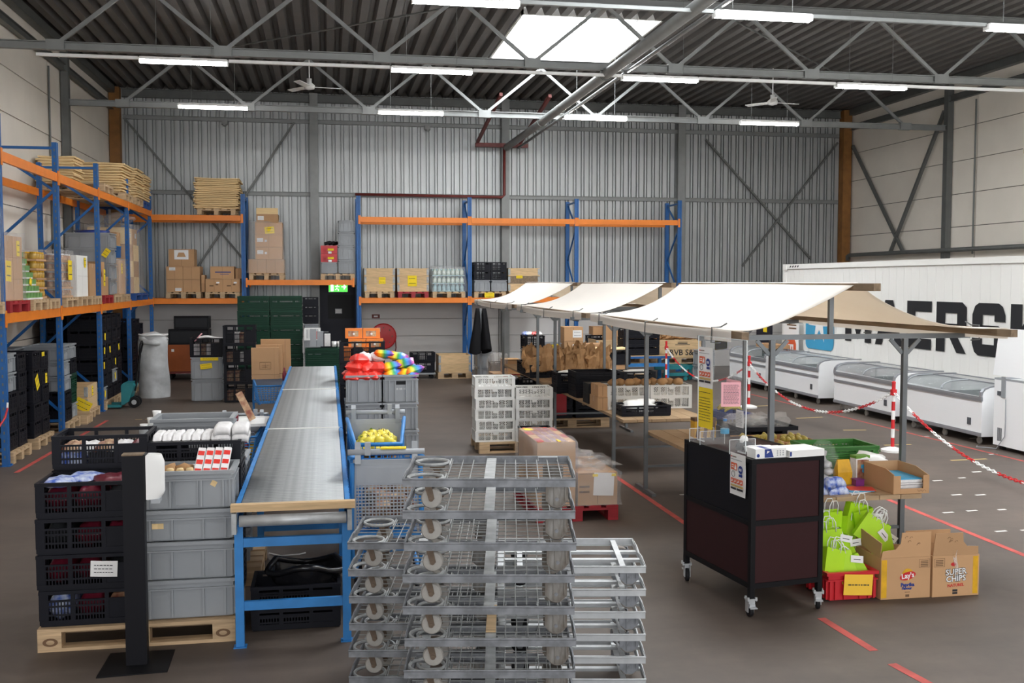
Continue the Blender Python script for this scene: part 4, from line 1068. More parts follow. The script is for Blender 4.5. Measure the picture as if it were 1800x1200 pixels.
# low black crate, wooden box by the white wall
stack(['black', 'black'], 2.2, 24.2, .14, 'on a dolly by the white wall', 0, .58, .4, .24)
t = thing('crate_dolly', 'low grey dolly under two black crates by the white wall', 'dolly', (2.2, 24.2, 0))
obj('deck', box('deck', 'grey', -.3, .3, -.2, .2, .1, .138), t)
for sx in (-.22, .22):
    for sy in (-.14, .14): obj('caster', M().lathe([(.045, -.015), (.045, .015)], 12, Matrix.Translation((sx, sy, .047)) @ RX).bx(sx-.02, sx+.02, sy-.02, sy+.02, .05, .0995).mesh('caster', 'rubber'), t)
crate('grey', 'dark grey crate with green lid partly hidden by rainbow packs', 1.72, 24.2, .0, 0, .42, .4, .44, 'grey_dark')
pallet('wooden pallet under the open wooden box by the white wall', 2.95, 24.25, 0, 0, 'wood', .8, .7)
collar_box('open wooden box on a pallet by the blue rack post', 2.57, 3.33, 23.92, 24.6, .146, .56, 2, True)
# ================================================================== FRONT LEFT PALLETS
pl = pallet('wooden pallet under the black and grey crates, front left', -1.185, 7.0, 0, 0, 'wood', 1.18, .8)
m = M()
for x in (-1.7, -.67): m.surf(lambda a, b: (x+.045*math.cos(a*2*PI)*(.55+.45*b), -.4025, .06+.026*math.sin(a*2*PI)*(.55+.45*b)), 16, 1)
obj('stamp', m.mesh('stamp', 'ink_brown'), pl, (1.185, 0, 0))
# front row: black stack, grey stack
g, zb = stack(['black']*4, -1.475, 6.83, .146, 'at front left beside the dispenser post', 0, .6, .4, .224, jit=.006)
n_ = note(g[1], 0, .2, .1, .13, .16, .1, .05, 'paper', 'white label sheet', 3)
for i in range(4):
    cols = [['pack_blue', 'pack_dark', 'pack_multi'], ['pack_dark', 'pack_dark', 'charcoal'], ['charcoal', 'pack_dark', 'pack_dark'], ['pack_dark', 'pack_dark', 'charcoal']][i]
    for j in range(3):
        w = .165
        one('snack_pack', 'shiny pack inside the front left black crate, %s crate, %s' % (nth(3-i, 4), ['left', 'middle', 'right'][j]), 'packs', blob(cols[j], 'snack_pack', .08, .155, .085, .12, 2, i*3+j, 4), (-1.475-.18+.18*j, 6.83, .146+i*.225+.105), group='packs in the front left black crates')
for i, (x, y, rz, mt) in enumerate(((-1.66, 6.78, .1, 'pack_blue'), (-1.55, 6.9, -.2, 'pack_blue'), (-1.37, 6.82, .5, 'pack_dark'), (-1.27, 6.85, .1, 'pack_dark'))):
    one('snack_pack', '%s shiny pack lying on top of the front left crate, %s' % (['blue', 'blue', 'dark red', 'dark red'][i], ['left', 'second', 'third', 'right'][i]), 'pack', blob(mt, 'snack_pack', .09, .13, .03, .15, 2, i+40, 4), (x, y, zb-.02), (0, 0, rz))
g, zg = stack([('grey', .253), ('grey', .245), ('grey', .2), ('grey', .245)], -.885, 6.83, .146, 'at front left, next to the conveyor', 0, .6, .4, .25, jit=.006)
sk_ = M().c(0, 0, 0, .035, .001, .035).mesh('sticker', 'card_light')
for o, u, z, r_ in ((g[3], .17, .16, .5), (g[2], -.2, .1, 0), (g[2], -.165, .1, 0)): obj('sticker', sk_, o, (u, -.1805, z), (0, r_, 0))
fr = M()
for (u0, u1, z0, z1) in ((-.075, .075, .185, .192), (-.075, .075, .02, .027), (-.075, -.068, .027, .185), (.068, .075, .027, .185)): fr.bx(u0, u1, -.19, -.1785, z0, z1)
obj('front_plate', fr.mesh('front_plate', 'grey'), g[3])
# goods showing in the top grey crate
for i in range(4):
    o = one('wafer_pack', 'long red and white wafer pack standing in top grey crate, %s' % nth(i, 4).replace('topmost', 'leftmost').replace('from top', 'from left').replace('lowest', 'rightmost'), 'pack', M().prism([(-.022, -.012), (.022, -.012), (.026, 0), (.022, .012), (-.022, .012), (-.026, 0)], 0, .26, 'z').mesh('wafer_pack', 'pack_white'), (-.83+.054*i, 6.72, zg-.06), (-.95, .1, 0), 'wafer packs in the top grey crate')
    st = M()
    for q in range(3): st.bx(-.02, .02, -.0128, -.0122, .03+q*.08, .07+q*.08)
    obj('red_print', st.mesh('red_print', 'pack_red'), o)
for i in range(3): one('paper_bag_pack', 'small brown paper packet in the top grey crate, %s' % ['left', 'middle', 'right'][i], 'packet', blob('kraft', 'paper_bag_pack', .06, .05, .05, .3, 2, i+60), (-1.12+.1*i, 6.85, zg-.035), group='brown packets in the top grey crate')
for i in range(2): one('glass_pack', 'clear pack of small rolls in the top grey crate, %s' % ['left', 'right'][i], 'pack', M().c(0, 0, .035, .07, .1, .07).mesh('glass_pack', 'pack_white'), (-.9+.085*i, 6.9, zg-.08))
for i in range(3): one('cork_stopper', 'round brown roll in the top grey crate, %s' % ['left', 'middle', 'right'][i], 'roll', M().lathe([(.02, 0), (.024, .01), (.024, .05), (.02, .06)], 10).mesh('cork_stopper', 'card_light', True), (-.99+.06*i, 6.72, zg-.055), group='brown rolls in the top grey crate')
# second row on the same pallet: black crates carrying on higher
g, zb2 = stack(['black']*5, -1.475, 7.25, .146, 'behind the front left black stack', 0, .6, .4, .2245, jit=.006)
for j in range(5): one('biscuit_pack', 'pale biscuit pack in the high black crate at left, %s' % nth(j, 6).replace('topmost', 'leftmost').replace('from top', 'from left'), 'pack', blob(['pack_multi', 'pack_white', 'pack_multi', 'pack_white', 'pack_dark'][j], 'biscuit_pack', .05, .15, .045, .15, 2, j+80), (-1.69+.107*j, 7.25, zb2-.115), group='biscuit packs in the high black crate')
for j in range(3): one('packed_goods', 'dark packed goods under the biscuit packs, %s' % ['left', 'middle', 'right'][j], 'goods', M().c(0, 0, .05, .16, .3, .1).mesh('packed_goods', ['pack_blue', 'charcoal', 'pack_multi'][j]), (-1.655+.18*j, 7.25, zb2-.21), group='goods under the biscuit packs')
g, zk = stack(['black']*4+[('black', .17)], -.885, 7.25, .146, 'behind the front grey stack', 0, .6, .4, .224, jit=.006)
for i in range(7):
    one('tissue_pack', 'white soft pack in the low white row on black crate, %s from left' % ORD[i], 'pack', blob('pack_white', 'tissue_pack', .03, .15, .04, .08, 2, i+100, 5), (-1.13+.063*i, 7.25, zk+.002), group='white soft packs in a row on black crate')
for i in range(2):
    for q in range(2):
        one('tissue_pack', 'white soft pack in the raised pair on black crate, %s %s' % (['left', 'right'][i], ['lower', 'upper'][q]), 'pack', M().surf(lambda a, b: ((a-.5)*.11, (b-.5)*.28, (.046-.016*(abs(2*a-1)**6+abs(2*b-1)**8))), 8, 8, .042).mesh('tissue_pack', 'pack_white', True), (-.69+.118*i-.02, 7.25, zk-.005+q*.05), (0, 0, .02))
# second pallet behind
pallet('wooden pallet behind the front left one, under grey crates', -1.1, 8.2, 0, 0, 'wood', 1.18, .8)
g, _ = stack([('grey', .27)]*3, -.9, 8.1, .146, 'behind the white soft packs', .0, .6, .4, .27)
crate('grey', 'empty grey crate standing open on top behind the white soft packs', -1.0, 8.08, .146+.813+.001, 0, .6, .4, .3)
# sanitizer post
t = thing('sanitizer_stand', 'black post with a white hand sanitizer dispenser on a flat foot', 'dispenser stand', (-1.135, 6.3, 0), .02)
obj('base_plate', M().prism([(-.2, -.19), (.19, -.17), (.19, .19), (-.19, .2)], 0, .008, 'z').mesh('base_plate', 'cart_black'), t)
obj('post', M().bx(-.06, .06, -.04, .04, .0082, 1.26).mesh('post', 'cart_navy'), t)
obj('post_cap', M().bx(-.061, .061, -.041, .041, 1.2602, 1.268).mesh('post_cap', 'wood_old'), t)
obj('bracket', box('bracket', 'black_soft', .0605, .075, -.05, .05, .99, 1.265), t)
dp = M(); pf = [(-.055, -.13), (.055, -.13), (.055, .12), (.045, .13), (-.045, .13), (-.055, .12)]
def disp(a, b):
    an = PI*a; h = -.13+.26*b
    k = 1-.16*max(0, b-.85)/.15-.25*max(0, .12-b)/.12
    return (.0755+.1*math.sin(an)*k, -.06*math.cos(an), 1.13+h)
dm = M().surf(disp, 14, 12)
dm.add([disp(i/14, 1) for i in range(15)], [tuple(range(15))]); dm.add([disp(i/14, 0) for i in range(15)], [tuple(range(15))]); dm.bx(.0752, .078, -.058, .058, 1.0, 1.26)
dd = obj('dispenser', dm.mesh('dispenser', 'white', True), t)
obj('press_bar', M().bx(.1, .15, -.05, .05, .975, 1.0).mesh('press_bar', 'grey_light'), dd)
# ================================================================== ROLLER CONVEYOR
Y0, Y1 = 6.42, 16.2
def cz(y): return .865+(y-Y0)*.0088
t = thing('roller_conveyor', 'long blue roller conveyor with grey rollers running to the back', 'conveyor')
cx0, cx1 = -.575, .125
ro = M().tube([(cx0+.03, 0, 0), (cx1-.03, 0, 0)], .024, 10).mesh('roller', 'zinc', True)
n = int((Y1-Y0-.14)/.0505)
for i in range(n):
    y = Y0+.12+i*.0505
    obj('roller', ro, t, (0, y, cz(y)))
for s, x in (('left', cx0), ('right', cx1)):
    for k in range(3):
        ya, yb = Y0+.03+(Y1-Y0)*k/3, Y0+(Y1-Y0)*(k+1)/3-.006
        m = M(); d_ = 1 if s == 'left' else -1
        m.bar((x, ya, cz(ya)-.035), (x, yb, cz(yb)-.035), .006, .11)
        m.bar((x+.014*d_, ya, cz(ya)+.017), (x+.014*d_, yb, cz(yb)+.017), .024, .006)
        m.bar((x+.014*d_, ya, cz(ya)-.09), (x+.014*d_, yb, cz(yb)-.09), .024, .006)
        r_ = obj('side_rail', m.mesh('side_rail', 'blue_light'), t)
        m = M(); y = ya+.05
        while y < yb-.02: m.bx(x-.01 if d_ > 0 else x+.004, x-.004 if d_ > 0 else x+.01, y-.011, y+.011, cz(y)-.012, cz(y)+.012); y += .0505
        obj('axle_ends', m.mesh('axle_ends', 'blue_light'), r_)
for k in (1, 2): 
    y = Y0+(Y1-Y0)*k/3
    obj('joint_bar', box('joint_bar', 'white_rough', cx0+.02, cx1-.02, y-.012, y+.008, cz(y)+.01, cz(y)+.028), t)
obj('end_plank', M().bx(cx0-.02, cx1+.035, Y0-.02, Y0+.035, cz(Y0)+.005, cz(Y0)+.05).mesh('end_plank', 'wood_x'), t)
obj('end_roller', M().tube([(cx0+.03, Y0, cz(Y0)-.055), (cx1-.02, Y0, cz(Y0)-.055)], .036, 16).mesh('end_roller', 'zinc_new', True), t)
for x in (cx0, cx1): obj('end_bracket', M().bx(x-.014, x+.014, Y0-.035, Y0+.05, cz(Y0)-.13, cz(Y0)-.001).mesh('end_bracket', 'zinc'), t)
for y in (Y0+.07, 8.55, 11.2, 13.6, 15.9):
    h = cz(y)-.095
    for x in (cx0+.02, cx1-.02):
        lg = obj('leg', M().bx(x-.026, x+.026, y-.02, y+.02, .006, h).mesh('leg', 'blue_light'), t)
        obj('foot', M().bx(x-.04, x+.04, y-.035, y+.035, 0, .0055).mesh('foot', 'blue_light'), lg)
    for z in (.26, .66): obj('crossbar', M().bx(cx0+.047, cx1-.047, y-.015, y+.015, z-.028, z+.028).mesh('crossbar', 'blue_light'), t)
# crates and bin bag below
crate('black', 'black crate on the floor under the conveyor end, lower', -.22, 6.95, .002, .0, .58, .4, .14)
crate('black', 'black crate under the conveyor end holding a bin bag, upper', -.22, 6.95, .144, .0, .58, .4, .15)
t = thing('bin_bag', 'open black bin bag stuffed in the crate under the conveyor', 'bag', (-.16, 6.97, .17))
def bb(a, b):
    an = a*2*PI; r = .15+.08*b
    return ((r+.02*math.sin(an*5+b*3))*math.cos(an)*1.05, (r*.75+.02*math.cos(an*4))*math.sin(an), b*.2+.03*math.sin(an*3)*b)
obj('bag', M().surf(bb, 30, 8).mesh('bag', 'binbag', True), t)
obj('folded_rim', M().tube([bb(k/30, 1) for k in range(30)], .022, 6, True).mesh('folded_rim', 'binbag', True), t)
tag(obj('cable_tie', M().tube([(-.5, 8.7, .008), (-.4, 8.6, .008), (-.25, 8.62, .008), (-.2, 8.66, .008)], .006, 5).mesh('cable_tie', 'white')), 'thin white strap lying on the floor under the conveyor', 'strap')
# ================================================================== SHOPPING TROLLEYS
def trolley_kit(mt='blue_light', flap=True, note_=False):
    P = []
    # basket: sides taper towards the nose (+y); handle end at -y
    W0, W1, LN = .26, .19, .84
    zb0, zb1, zt0, zt1 = .5, .58, 1.03, .92
    def pt(s, a, b):   # s side sign, a along 0..1, b up 0..1
        w = W0+(W1-W0)*a; zb = zb0+(zb1-zb0)*a; zt = zt0+(zt1-zt0)*a
        return Vector((s*(w-.05*(1-b)), -.42+LN*a, zb+(zt-zb)*b))
    m = M()
    for s in (-1, 1):
        for i in range(15): m.bar(pt(s, i/14, 0), pt(s, i/14, 1), .012, .007, (1, 0, 0))
        for j in range(9): m.bar(pt(s, 0, j/8), pt(s, 1, j/8), .008, .011, (0, 0, 1))
    for i in range(8):
        u = -1+2*i/7
        m.bar(Vector((u*(W1-.05), .42, zb1)), Vector((u*W1, .42, zt1)), .01, .007, (0, 1, 0))
    for j in range(9):
        b = j/8; w = W1-.05*(1-b); z = zb1+(zt1-zb1)*b
        m.bar(Vector((-w, .42, z)), Vector((w, .42, z)), .008, .011)
    P.append(('basket_lattice', m.mesh('basket_lattice', mt)))
    P.append(('basket_floor', M().add([(-.21, -.42, .5), (.21, -.42, .5), (.14, .42, .58), (-.14, .42, .58), (-.21, -.42, .49), (.21, -.42, .49), (.14, .42, .57), (-.14, .42, .57)], [(0, 1, 2, 3), (7, 6, 5, 4), (0, 4, 5, 1), (1, 5, 6, 2), (2, 6, 7, 3), (3, 7, 4, 0)]).mesh('basket_floor', mt)))
    rim = [pt(-1, 0, 1), pt(-1, .5, 1), pt(-1, 1, 1), pt(1, 1, 1), pt(1, .5, 1), pt(1, 0, 1)]
    P.append(('basket_rim', M().tube(rim, .018, 8).mesh('basket_rim', mt, True)))
    h = M().tube([(-.27, -.47, 1.08), (.27, -.47, 1.08)], .021, 10)
    subs = [('handle_arm', M().prism([(-.5, 1.0), (-.42, .98), (-.4, 1.12), (-.45, 1.15)], s*.2-.02, s*.2+.02, 'x').mesh('handle_arm', 'grey_light')) for s in (-1, 1)]
    subs.append(('coin_lock', M().bx(-.15, -.11, -.5, -.45, 1.06, 1.15).mesh('coin_lock', 'grey_light')))
    P.append(('handle', h.mesh('handle', 'grey_light', True), subs))
    fl = M(); y0 = -.425
    fl.bx(-.235, .235, y0-.012, y0, .98, 1.02)
    for s in (-1, 1): fl.bx(s*.225-.012, s*.225+.012, y0-.012, y0, .52, .979)
    fl.bx(-.212, .212, y0-.012, y0-.001, .835, .9795)
    for (a, b) in ((-.15, -.01), (.01, .15)):
        for (u0, u1, z0, z1) in ((a, b, .845, .85), (a, b, .955, .96), (a, a+.005, .85, .955), (b-.005, b, .85, .955)): fl.bx(u0, u1, y0-.015, y0-.0125, z0, z1)
    for i in range(17): u = -.2+.4*i/16; fl.bx(u-.004, u+.004, y0-.01, y0-.003, .53, .834)
    for j in range(13): z = .54+.285*j/12; fl.bx(-.212, .212, y0-.011, y0-.002, z-.004, z+.004)
    P.append(('child_flap', fl.mesh('child_flap', 'grey_light')))
    c = M()
    for s in (-1, 1):
        c.tube([(s*.24, -.45, 1.0), (s*.25, -.46, .5), (s*.24, -.42, .18), (s*.2, .35, .16)], .018, 8)
        c.bar((s*.2, -.42, .49), (s*.14, .4, .56), .03, .03)
    c.bar((-.25, -.45, .48), (.25, -.45, .48), .03, .035); c.bar((-.24, -.42, .19), (.24, -.42, .19), .025, .025); c.bar((-.2, .35, .16), (.2, .35, .16), .025, .025)
    P.append(('chassis', c.mesh('chassis', mt, False)))
    for s in (-1, 1):
        for y in (-.4, .34):
            P.append(('caster', M().lathe([(.055, -.015), (.058, 0), (.055, .015)], 14, Matrix.Translation((s*.215, y, .06)) @ Matrix.Rotation(PI/2, 4, 'Y')).bx(s*.215-.02, s*.215+.02, y-.02, y+.02, .1, .155).mesh('caster', 'rubber')))
    return P
TK = trolley_kit()
# near trolley, handle towards the viewer
x, y = .43, 7.7
tr1 = inst(TK, 'shopping_trolley', 'blue shopping trolley with yellow handle label, handle towards viewer', 'trolley', (x, y, 0), -.06)
lb = obj('handle_label', box('handle_label', 'yellow_paper', -.04, .14, -.5, -.44, 1.102, 1.112), tr1); lb['label'] = 'yellow strip on the handle'
for i in range(26):
    one('meat_pack', 'small brown packet heaped in the near blue trolley', 'packet', blob('pack_multi', 'meat_pack', .06, .06, .045, .35, 1, i), (x+rnd.uniform(-.13, .13), y+rnd.uniform(-.34, .25), .57+.022*(i % 10)), (rnd.uniform(-.5, .5), 0, rnd.uniform(0, 3)), 'brown packets in the near trolley')
# apple trolley, handle at the far end
x, y = .42, 9.0
tr2 = inst(TK, 'shopping_trolley', 'blue shopping trolley full of yellow apples beside the conveyor', 'trolley', (x, y, 0), PI-.02)
ap = M().lathe([(.001, .012), (.02, 0), (.037, .02), (.043, .042), (.036, .066), (.018, .074), (.004, .066)], 14).mesh('apple', 'apple', True)
sm_ = M().tube([(0, 0, .066), (.004, .002, .088)], .0025, 5).mesh('stem', 'ruststeel')
lf = M().prism([(0, 0), (.02, .012), (.045, 0), (.02, -.012)], .076, .078, 'z').mesh('leaf', 'leaf')
k = 0
for lay, z in ((1, .82), (2, .885)):
    for j in range(9 if lay < 2 else 7):
        for i in range(5):
            px = -.15+.075*i+(.035 if (j+lay) % 2 else 0); py = -.33+.078*j+.03*lay
            if abs(px) > .18 or (lay == 2 and rnd.random() < .25): continue
            zz = z-.035*(py+.33)*.0-(.03 if lay == 2 and abs(px) > .12 else 0)
            a = inst([('fruit', ap), ('stem', sm_)]+([('leaf', lf)] if k % 7 == 3 else []), 'apple', 'yellow apple in the trolley heap, %s layer, %s row from viewer, %s from left' % ({1: 'lower', 2: 'upper'}[lay], ORD[j], ORD[i]), 'apple', (x+px*.9, y+py*.95, zz-.01+rnd.uniform(-.008, .008)), 0, 'yellow apples in the trolley', (rnd.uniform(-.5, .5), rnd.uniform(-.5, .5), rnd.uniform(0, 6)), rnd.uniform(1.08, 1.22)); k += 1
tray_ = one('cardboard_liner', 'cardboard liner under the yellow apples in the trolley', 'cardboard', box('cardboard_liner', 'card', x-.15, x+.15, y-.33, y+.33, .62, .79))
# two low trolleys left of the conveyor
t3 = inst(TK, 'shopping_trolley', 'blue mesh trolley left of the conveyor under folded cartons', 'trolley', (-.9, 16.3, 0), PI+.05, None, None, (1, 1, .76))
t4 = inst(TK, 'shopping_trolley', 'blue mesh trolley left of the conveyor under a white tray', 'trolley', (-.92, 11.1, 0), PI, None, None, (1, 1, .76))
def flatcarton(label, x, y, z, w, h, tilt, rz, mt='card', print_=True):
    t = thing('folded_carton', label, 'cardboard', (x, y, z), 0, None, (tilt, 0, rz))
    obj('panel', M().bx(-w/2, w/2, -.012, .012, 0, h).mesh('panel', mt), t)
    obj('fold_line', M().bx(w*.32, w*.325, -.0135, -.012, .0, h).bx(-w/2, w/2, -.0135, -.012, h*.14, h*.15).mesh('fold_line', 'ink_brown'), t)
    if print_:
        m = M()
        for a, b in (((-.1, .2), (-.1, .34)), ((-.1, .34), (.1, .34)), ((.1, .34), (.1, .2)), ((.1, .2), (-.1, .2)), ((-.06, .24), (.04, .24)), ((-.06, .28), (.06, .28)), ((0, .22), (0, .32))): m.bar((a[0]*w*2, -.0135, a[1]*h*1.6), (b[0]*w*2, -.0135, b[1]*h*1.6), .003, .008, (0, 1, 0))
        obj('print', m.mesh('print', 'ink_brown'), t)
    return t
flatcarton('flat brown carton with box print, front one on mesh trolley', -.96, 16.4, .76, .42, .5, .12, .05)
flatcarton('flat brown carton leaning behind the printed one, left', -.9, 16.48, .76, .4, .54, .1, 0)
flatcarton('flat brown carton leaning behind the printed one, taller', -.8, 16.58, .78, .46, .6, .1, -.08)
one('bottle', 'small dark bottle beside the folded cartons on mesh trolley', 'bottle', M().lathe([(.03, 0), (.035, .02), (.035, .1), (.012, .15), (.012, .2)], 10).mesh('bottle', 'pack_dark', True), (-.66, 16.2, .75))
one('white_tray', 'flat white tray on the mesh trolley by the conveyor', 'tray', M().bx(-.24, .24, -.3, .3, 0, .012).bx(-.25, .25, -.31, -.295, .0, .03).bx(-.25, .25, .295, .31, .0, .03).mesh('white_tray', 'white'), (-.88, 11.1, .79))
one('long_pack', 'long printed pack leaning on the white tray by conveyor', 'pack', M().bx(-.035, .035, -.03, .03, 0, .32).mesh('long_pack', 'pack_multi'), (-.79, 11.1, .825), (0, -.45, .2))
one('small_pack', 'small striped pack on the white tray by conveyor', 'pack', M().bx(-.07, .07, -.05, .05, 0, .06).mesh('small_pack', 'pack_dark'), (-1.0, 11.05, .822))
for i in range(6): one('mixed_pack', 'mixed pack inside the mesh trolley under white tray, %s row, %s' % (['near', 'far'][i//3], ['left', 'middle', 'right'][i % 3]), 'pack', blob(['pack_white', 'pack_dark', 'pack_yellow', 'charcoal', 'pack_blue', 'pack_white'][i], 'mixed_pack', .07, .1, .07, .3, 1, i), (-.98+.09*(i % 3), 10.95+.2*(i//3), .52+.06*(i % 2)), group='packs in the mesh trolley')
t = thing('cup_stand', 'white plastic cups stacked on a grey pail behind crates', 'cups', (-2.0, 12.3, 0))
obj('pail', M().lathe([(.12, 0), (.15, .62), (.14, .62)], 16).mesh('pail', 'grey', True), t)
for i, (dx, z) in enumerate(((0, .622), (.06, .7), (-.08, .55))): obj('cup', M().lathe([(.035, 0), (.05, .1), (.046, .1), (.032, .01)], 12).mesh('cup', 'white', True), t, (dx, -.05, z))
# ================================================================== GREY CRATES BESIDE THE CONVEYOR, WITH PACKS
for j in range(2):
    x = .39+.415*j
    g, zt_ = stack([('grey', .31)]*4, x, 11.7, .002, 'beside the conveyor, %s of the pair' % ['left', 'right'][j], 0, .4, .6, .31, mt=['grey', 'grey'][j])
    if j == 1:
        text('white_numbers', '00 00 10', .034, 'paper', g[3], (0, -.2795, .15))
        obj('grip_hole', M().bx(-.065, .065, -.281, -.2785, .2, .24).mesh('grip_hole', 'black_soft'), g[3])
for i in range(13):
    lay = i//6
    one('red_pack', 'bright red snack pack in the left grey crate, %s layer, %s' % (['lower', 'middle', 'top'][lay], ['front left', 'front middle', 'front right', 'back left', 'back middle', 'back right'][i % 6]), 'pack', blob('pack_red', 'red_pack', .085, .1, .06, .2, 2, i+200, 3), (.27+.12*(i % 3)+.04*lay, 11.5+.2*((i//3) % 2)+.05*lay, 1.235+.085*lay), (rnd.uniform(-.3, .3), rnd.uniform(-.3, .3), rnd.uniform(-.5, .5)), 'red packs in the left grey crate')
for i, (x, y, z, ry, rz) in enumerate(((.95, 11.5, 1.25, -.15, .1), (1.12, 11.48, 1.25, .15, -.2), (.93, 11.55, 1.33, -.2, .2), (1.08, 11.6, 1.36, -.25, -.1), (1.18, 11.5, 1.29, -.3, .3), (.86, 11.7, 1.46, .1, .0), (1.02, 11.7, 1.43, .2, -.1), (1.0, 11.85, 1.27, 0, 0), (1.15, 11.8, 1.3, .2, .4))):
    one('rainbow_pack', 'rainbow striped snack pack in the right grey crate, %s' % ['lowest left', 'lowest right', 'middle left', 'middle right', 'far right, tilted', 'highest, left', 'high, second', 'behind, low left', 'behind, low right'][i], 'pack', blob('rainbow', 'rainbow_pack', .11, .07, .045, .18, 2, i+230, 3), (x-.23, y, z), (rnd.uniform(-.2, .5), ry, rz), 'rainbow packs in the right grey crate')
for i in range(2): one('white_pack', 'white and pink snack pack on top of the red heap, %s' % ['left', 'right'][i], 'pack', blob('pack_white', 'white_pack', .075, .07, .055, .2, 2, 260+i), (.42+.14*i, 11.75, 1.42), (.3, .2, .4*i))
g, zt_ = stack([('black', .3), ('black', .3), ('black', .3), ('black', .29), ('black', .29)], .46, 13.9, .002, 'behind the red and rainbow packs', 0, .6, .4, .3)
for i in range(4):
    t = thing('orange_pack', 'orange boxed pack on the black crates behind red packs, %s %s' % (['lower', 'upper'][i//2], ['left', 'right'][i % 2]), 'pack', (.35+.235*(i % 2)+.04*(i < 2), 13.9+.05*(i//2), zt_-.1+(.135*(i//2))), 0, 'orange packs on the black crates')
    obj('box', box('box', 'pack_orange', -.113, .113, -.08, .08, 0, .13), t); obj('window', box('window', 'pack_multi', -.075, .06, -.0815, -.0805, .025, .1), t); obj('white_spot', M().lathe([(.015, 0), (.015, .001)], 10, Matrix.Translation((.0, -.082, .06)) @ RX).mesh('white_spot', 'paper'), t)
for i in range(4): one('boxed_goods', 'goods seen through the black crates behind red packs, %s from left' % ORD[i], 'goods', M().c(0, 0, .1, .12, .28, .2).mesh('boxed_goods', ['pack_orange', 'charcoal', 'pack_orange', 'charcoal'][i]), (.25+.145*i, 13.9, .002+4*.3+.012-.005), group='goods in the black crates behind red packs')
# ================================================================== WHITE POULTRY CRATES
pallet('wooden pallet under the white poultry crates', 2.52, 13.75, 0, -TH*.0, 'wood', 1.1, .8)
stack([('white', .143)]*6, 2.2, 13.6, .147, 'tall one left of the stalls', -.02, .54, .38, .143)
stack([('white', .143)]*5, 2.73, 13.55, .147, 'shorter one left of the stalls', -.05, .5, .38, .143)
c = crate('black', 'low black crate of tomatoes before the white poultry crates', 2.55, 12.5, .0, -.05, .4, .3, .2)
c.location.z = .26
stack(['dark'], 2.55, 12.5, .002, 'under the tomatoes', 0, .4, .3, .25)
for i in range(10): one('tomato', 'red tomato in the low black crate, %s row, %s from left' % (['front', 'back'][i//5], ORD[i % 5]), 'tomato', M().lathe([(.005, 0), (.03, .006), (.036, .028), (.028, .05), (.006, .052)], 10).mesh('tomato', 'tomato', True), (2.42+.065*(i % 5), 12.45+.09*(i//5), .4), group='tomatoes in the black crate')
# ================================================================== RED PALLET WITH WRAPPED BOXES
pallet('red pallet under the wrapped red boxes', 2.33, 9.98, 0, PI/2, 'redwood', 1.2, .8)
for i in range(2):
    for j in range(4):
        c = carton('red and brown box in the wrapped pile on red pallet, %s layer, row %s' % (['lower', 'upper'][i], ['one', 'two', 'three', 'four'][j]), 1.94, 2.31, 9.4+j*.235, 9.65+j*.235, .147+i*.31, .455+i*.31, 'card', tape=False, group='red boxes on the red pallet')
        if i: 
            m = M()
            for q in range(3): m.bx(-.1+.075*q, -.04+.075*q, -.11, .11, .3085, .3095)
            obj('dark_print', m.mesh('dark_print', 'pack_dark'), c)
            obj('red_band', M().bx(.125, .18, -.114, .114, .3098, .3106).mesh('red_band', 'card_red') if j % 2 else M().bx(-.18, -.11, -.114, .114, .3098, .3106).mesh('red_band', 'card_red'), c)
        obj('red_face', M().bx(.08, .1855, -.1158, -.1152, .002, .305).bx(.1852, .1862, -.114, .114, .002, .305).mesh('red_face', 'card_red'), c)
        if i and j == 0: obj('yellow_strap', M().bx(.02, .05, -.1168, -.116, .1, .3).bx(.02, .05, -.116, .0, .311, .312).mesh('yellow_strap', 'yellow_paper'), c)
        if i and j == 3: obj('yellow_sheet', M().bx(-.15, -.06, -.05, .08, .311, .3125).mesh('yellow_sheet', 'yellow_paper'), c)
film_box('clear stretch film around the tall red boxes', 1.92, 2.32, 9.38, 10.36, .15, .77, 31, .015)
for j in range(3):
    c = carton('brown box in the low wrapped row on red pallet, %s' % ['nearest', 'middle', 'farthest'][j], 2.335, 2.725, 9.4+j*.31, 9.7+j*.31, .147, .46, 'card')
    if j == 0:
        note(c, 0, .15, .06, .2, .2, .22, .05, 'paper', 'crumpled white label sheet', 0, 'label_sheet'); obj('yellow_tape', M().bx(-.05, .18, -.156, -.152, .275, .3).mesh('yellow_tape', 'yellow_paper'), c)
        for q in range(2): obj('print', M().bx(-.18, -.08, -.1515, -.1508, .12+.05*q, .14+.05*q).mesh('print', 'ink_brown'), c)
film_box('torn stretch film over the low row of brown boxes', 2.325, 2.74, 9.38, 10.3, .15, .47, 33, .03)
tag(obj('crumpled_film', blob('film', 'crumpled_film', .19, .35, .07, .7, 3, 35, 5)), 'crumpled clear film lying on the low brown boxes', 'plastic wrap').location = (2.53, 9.85, .51)
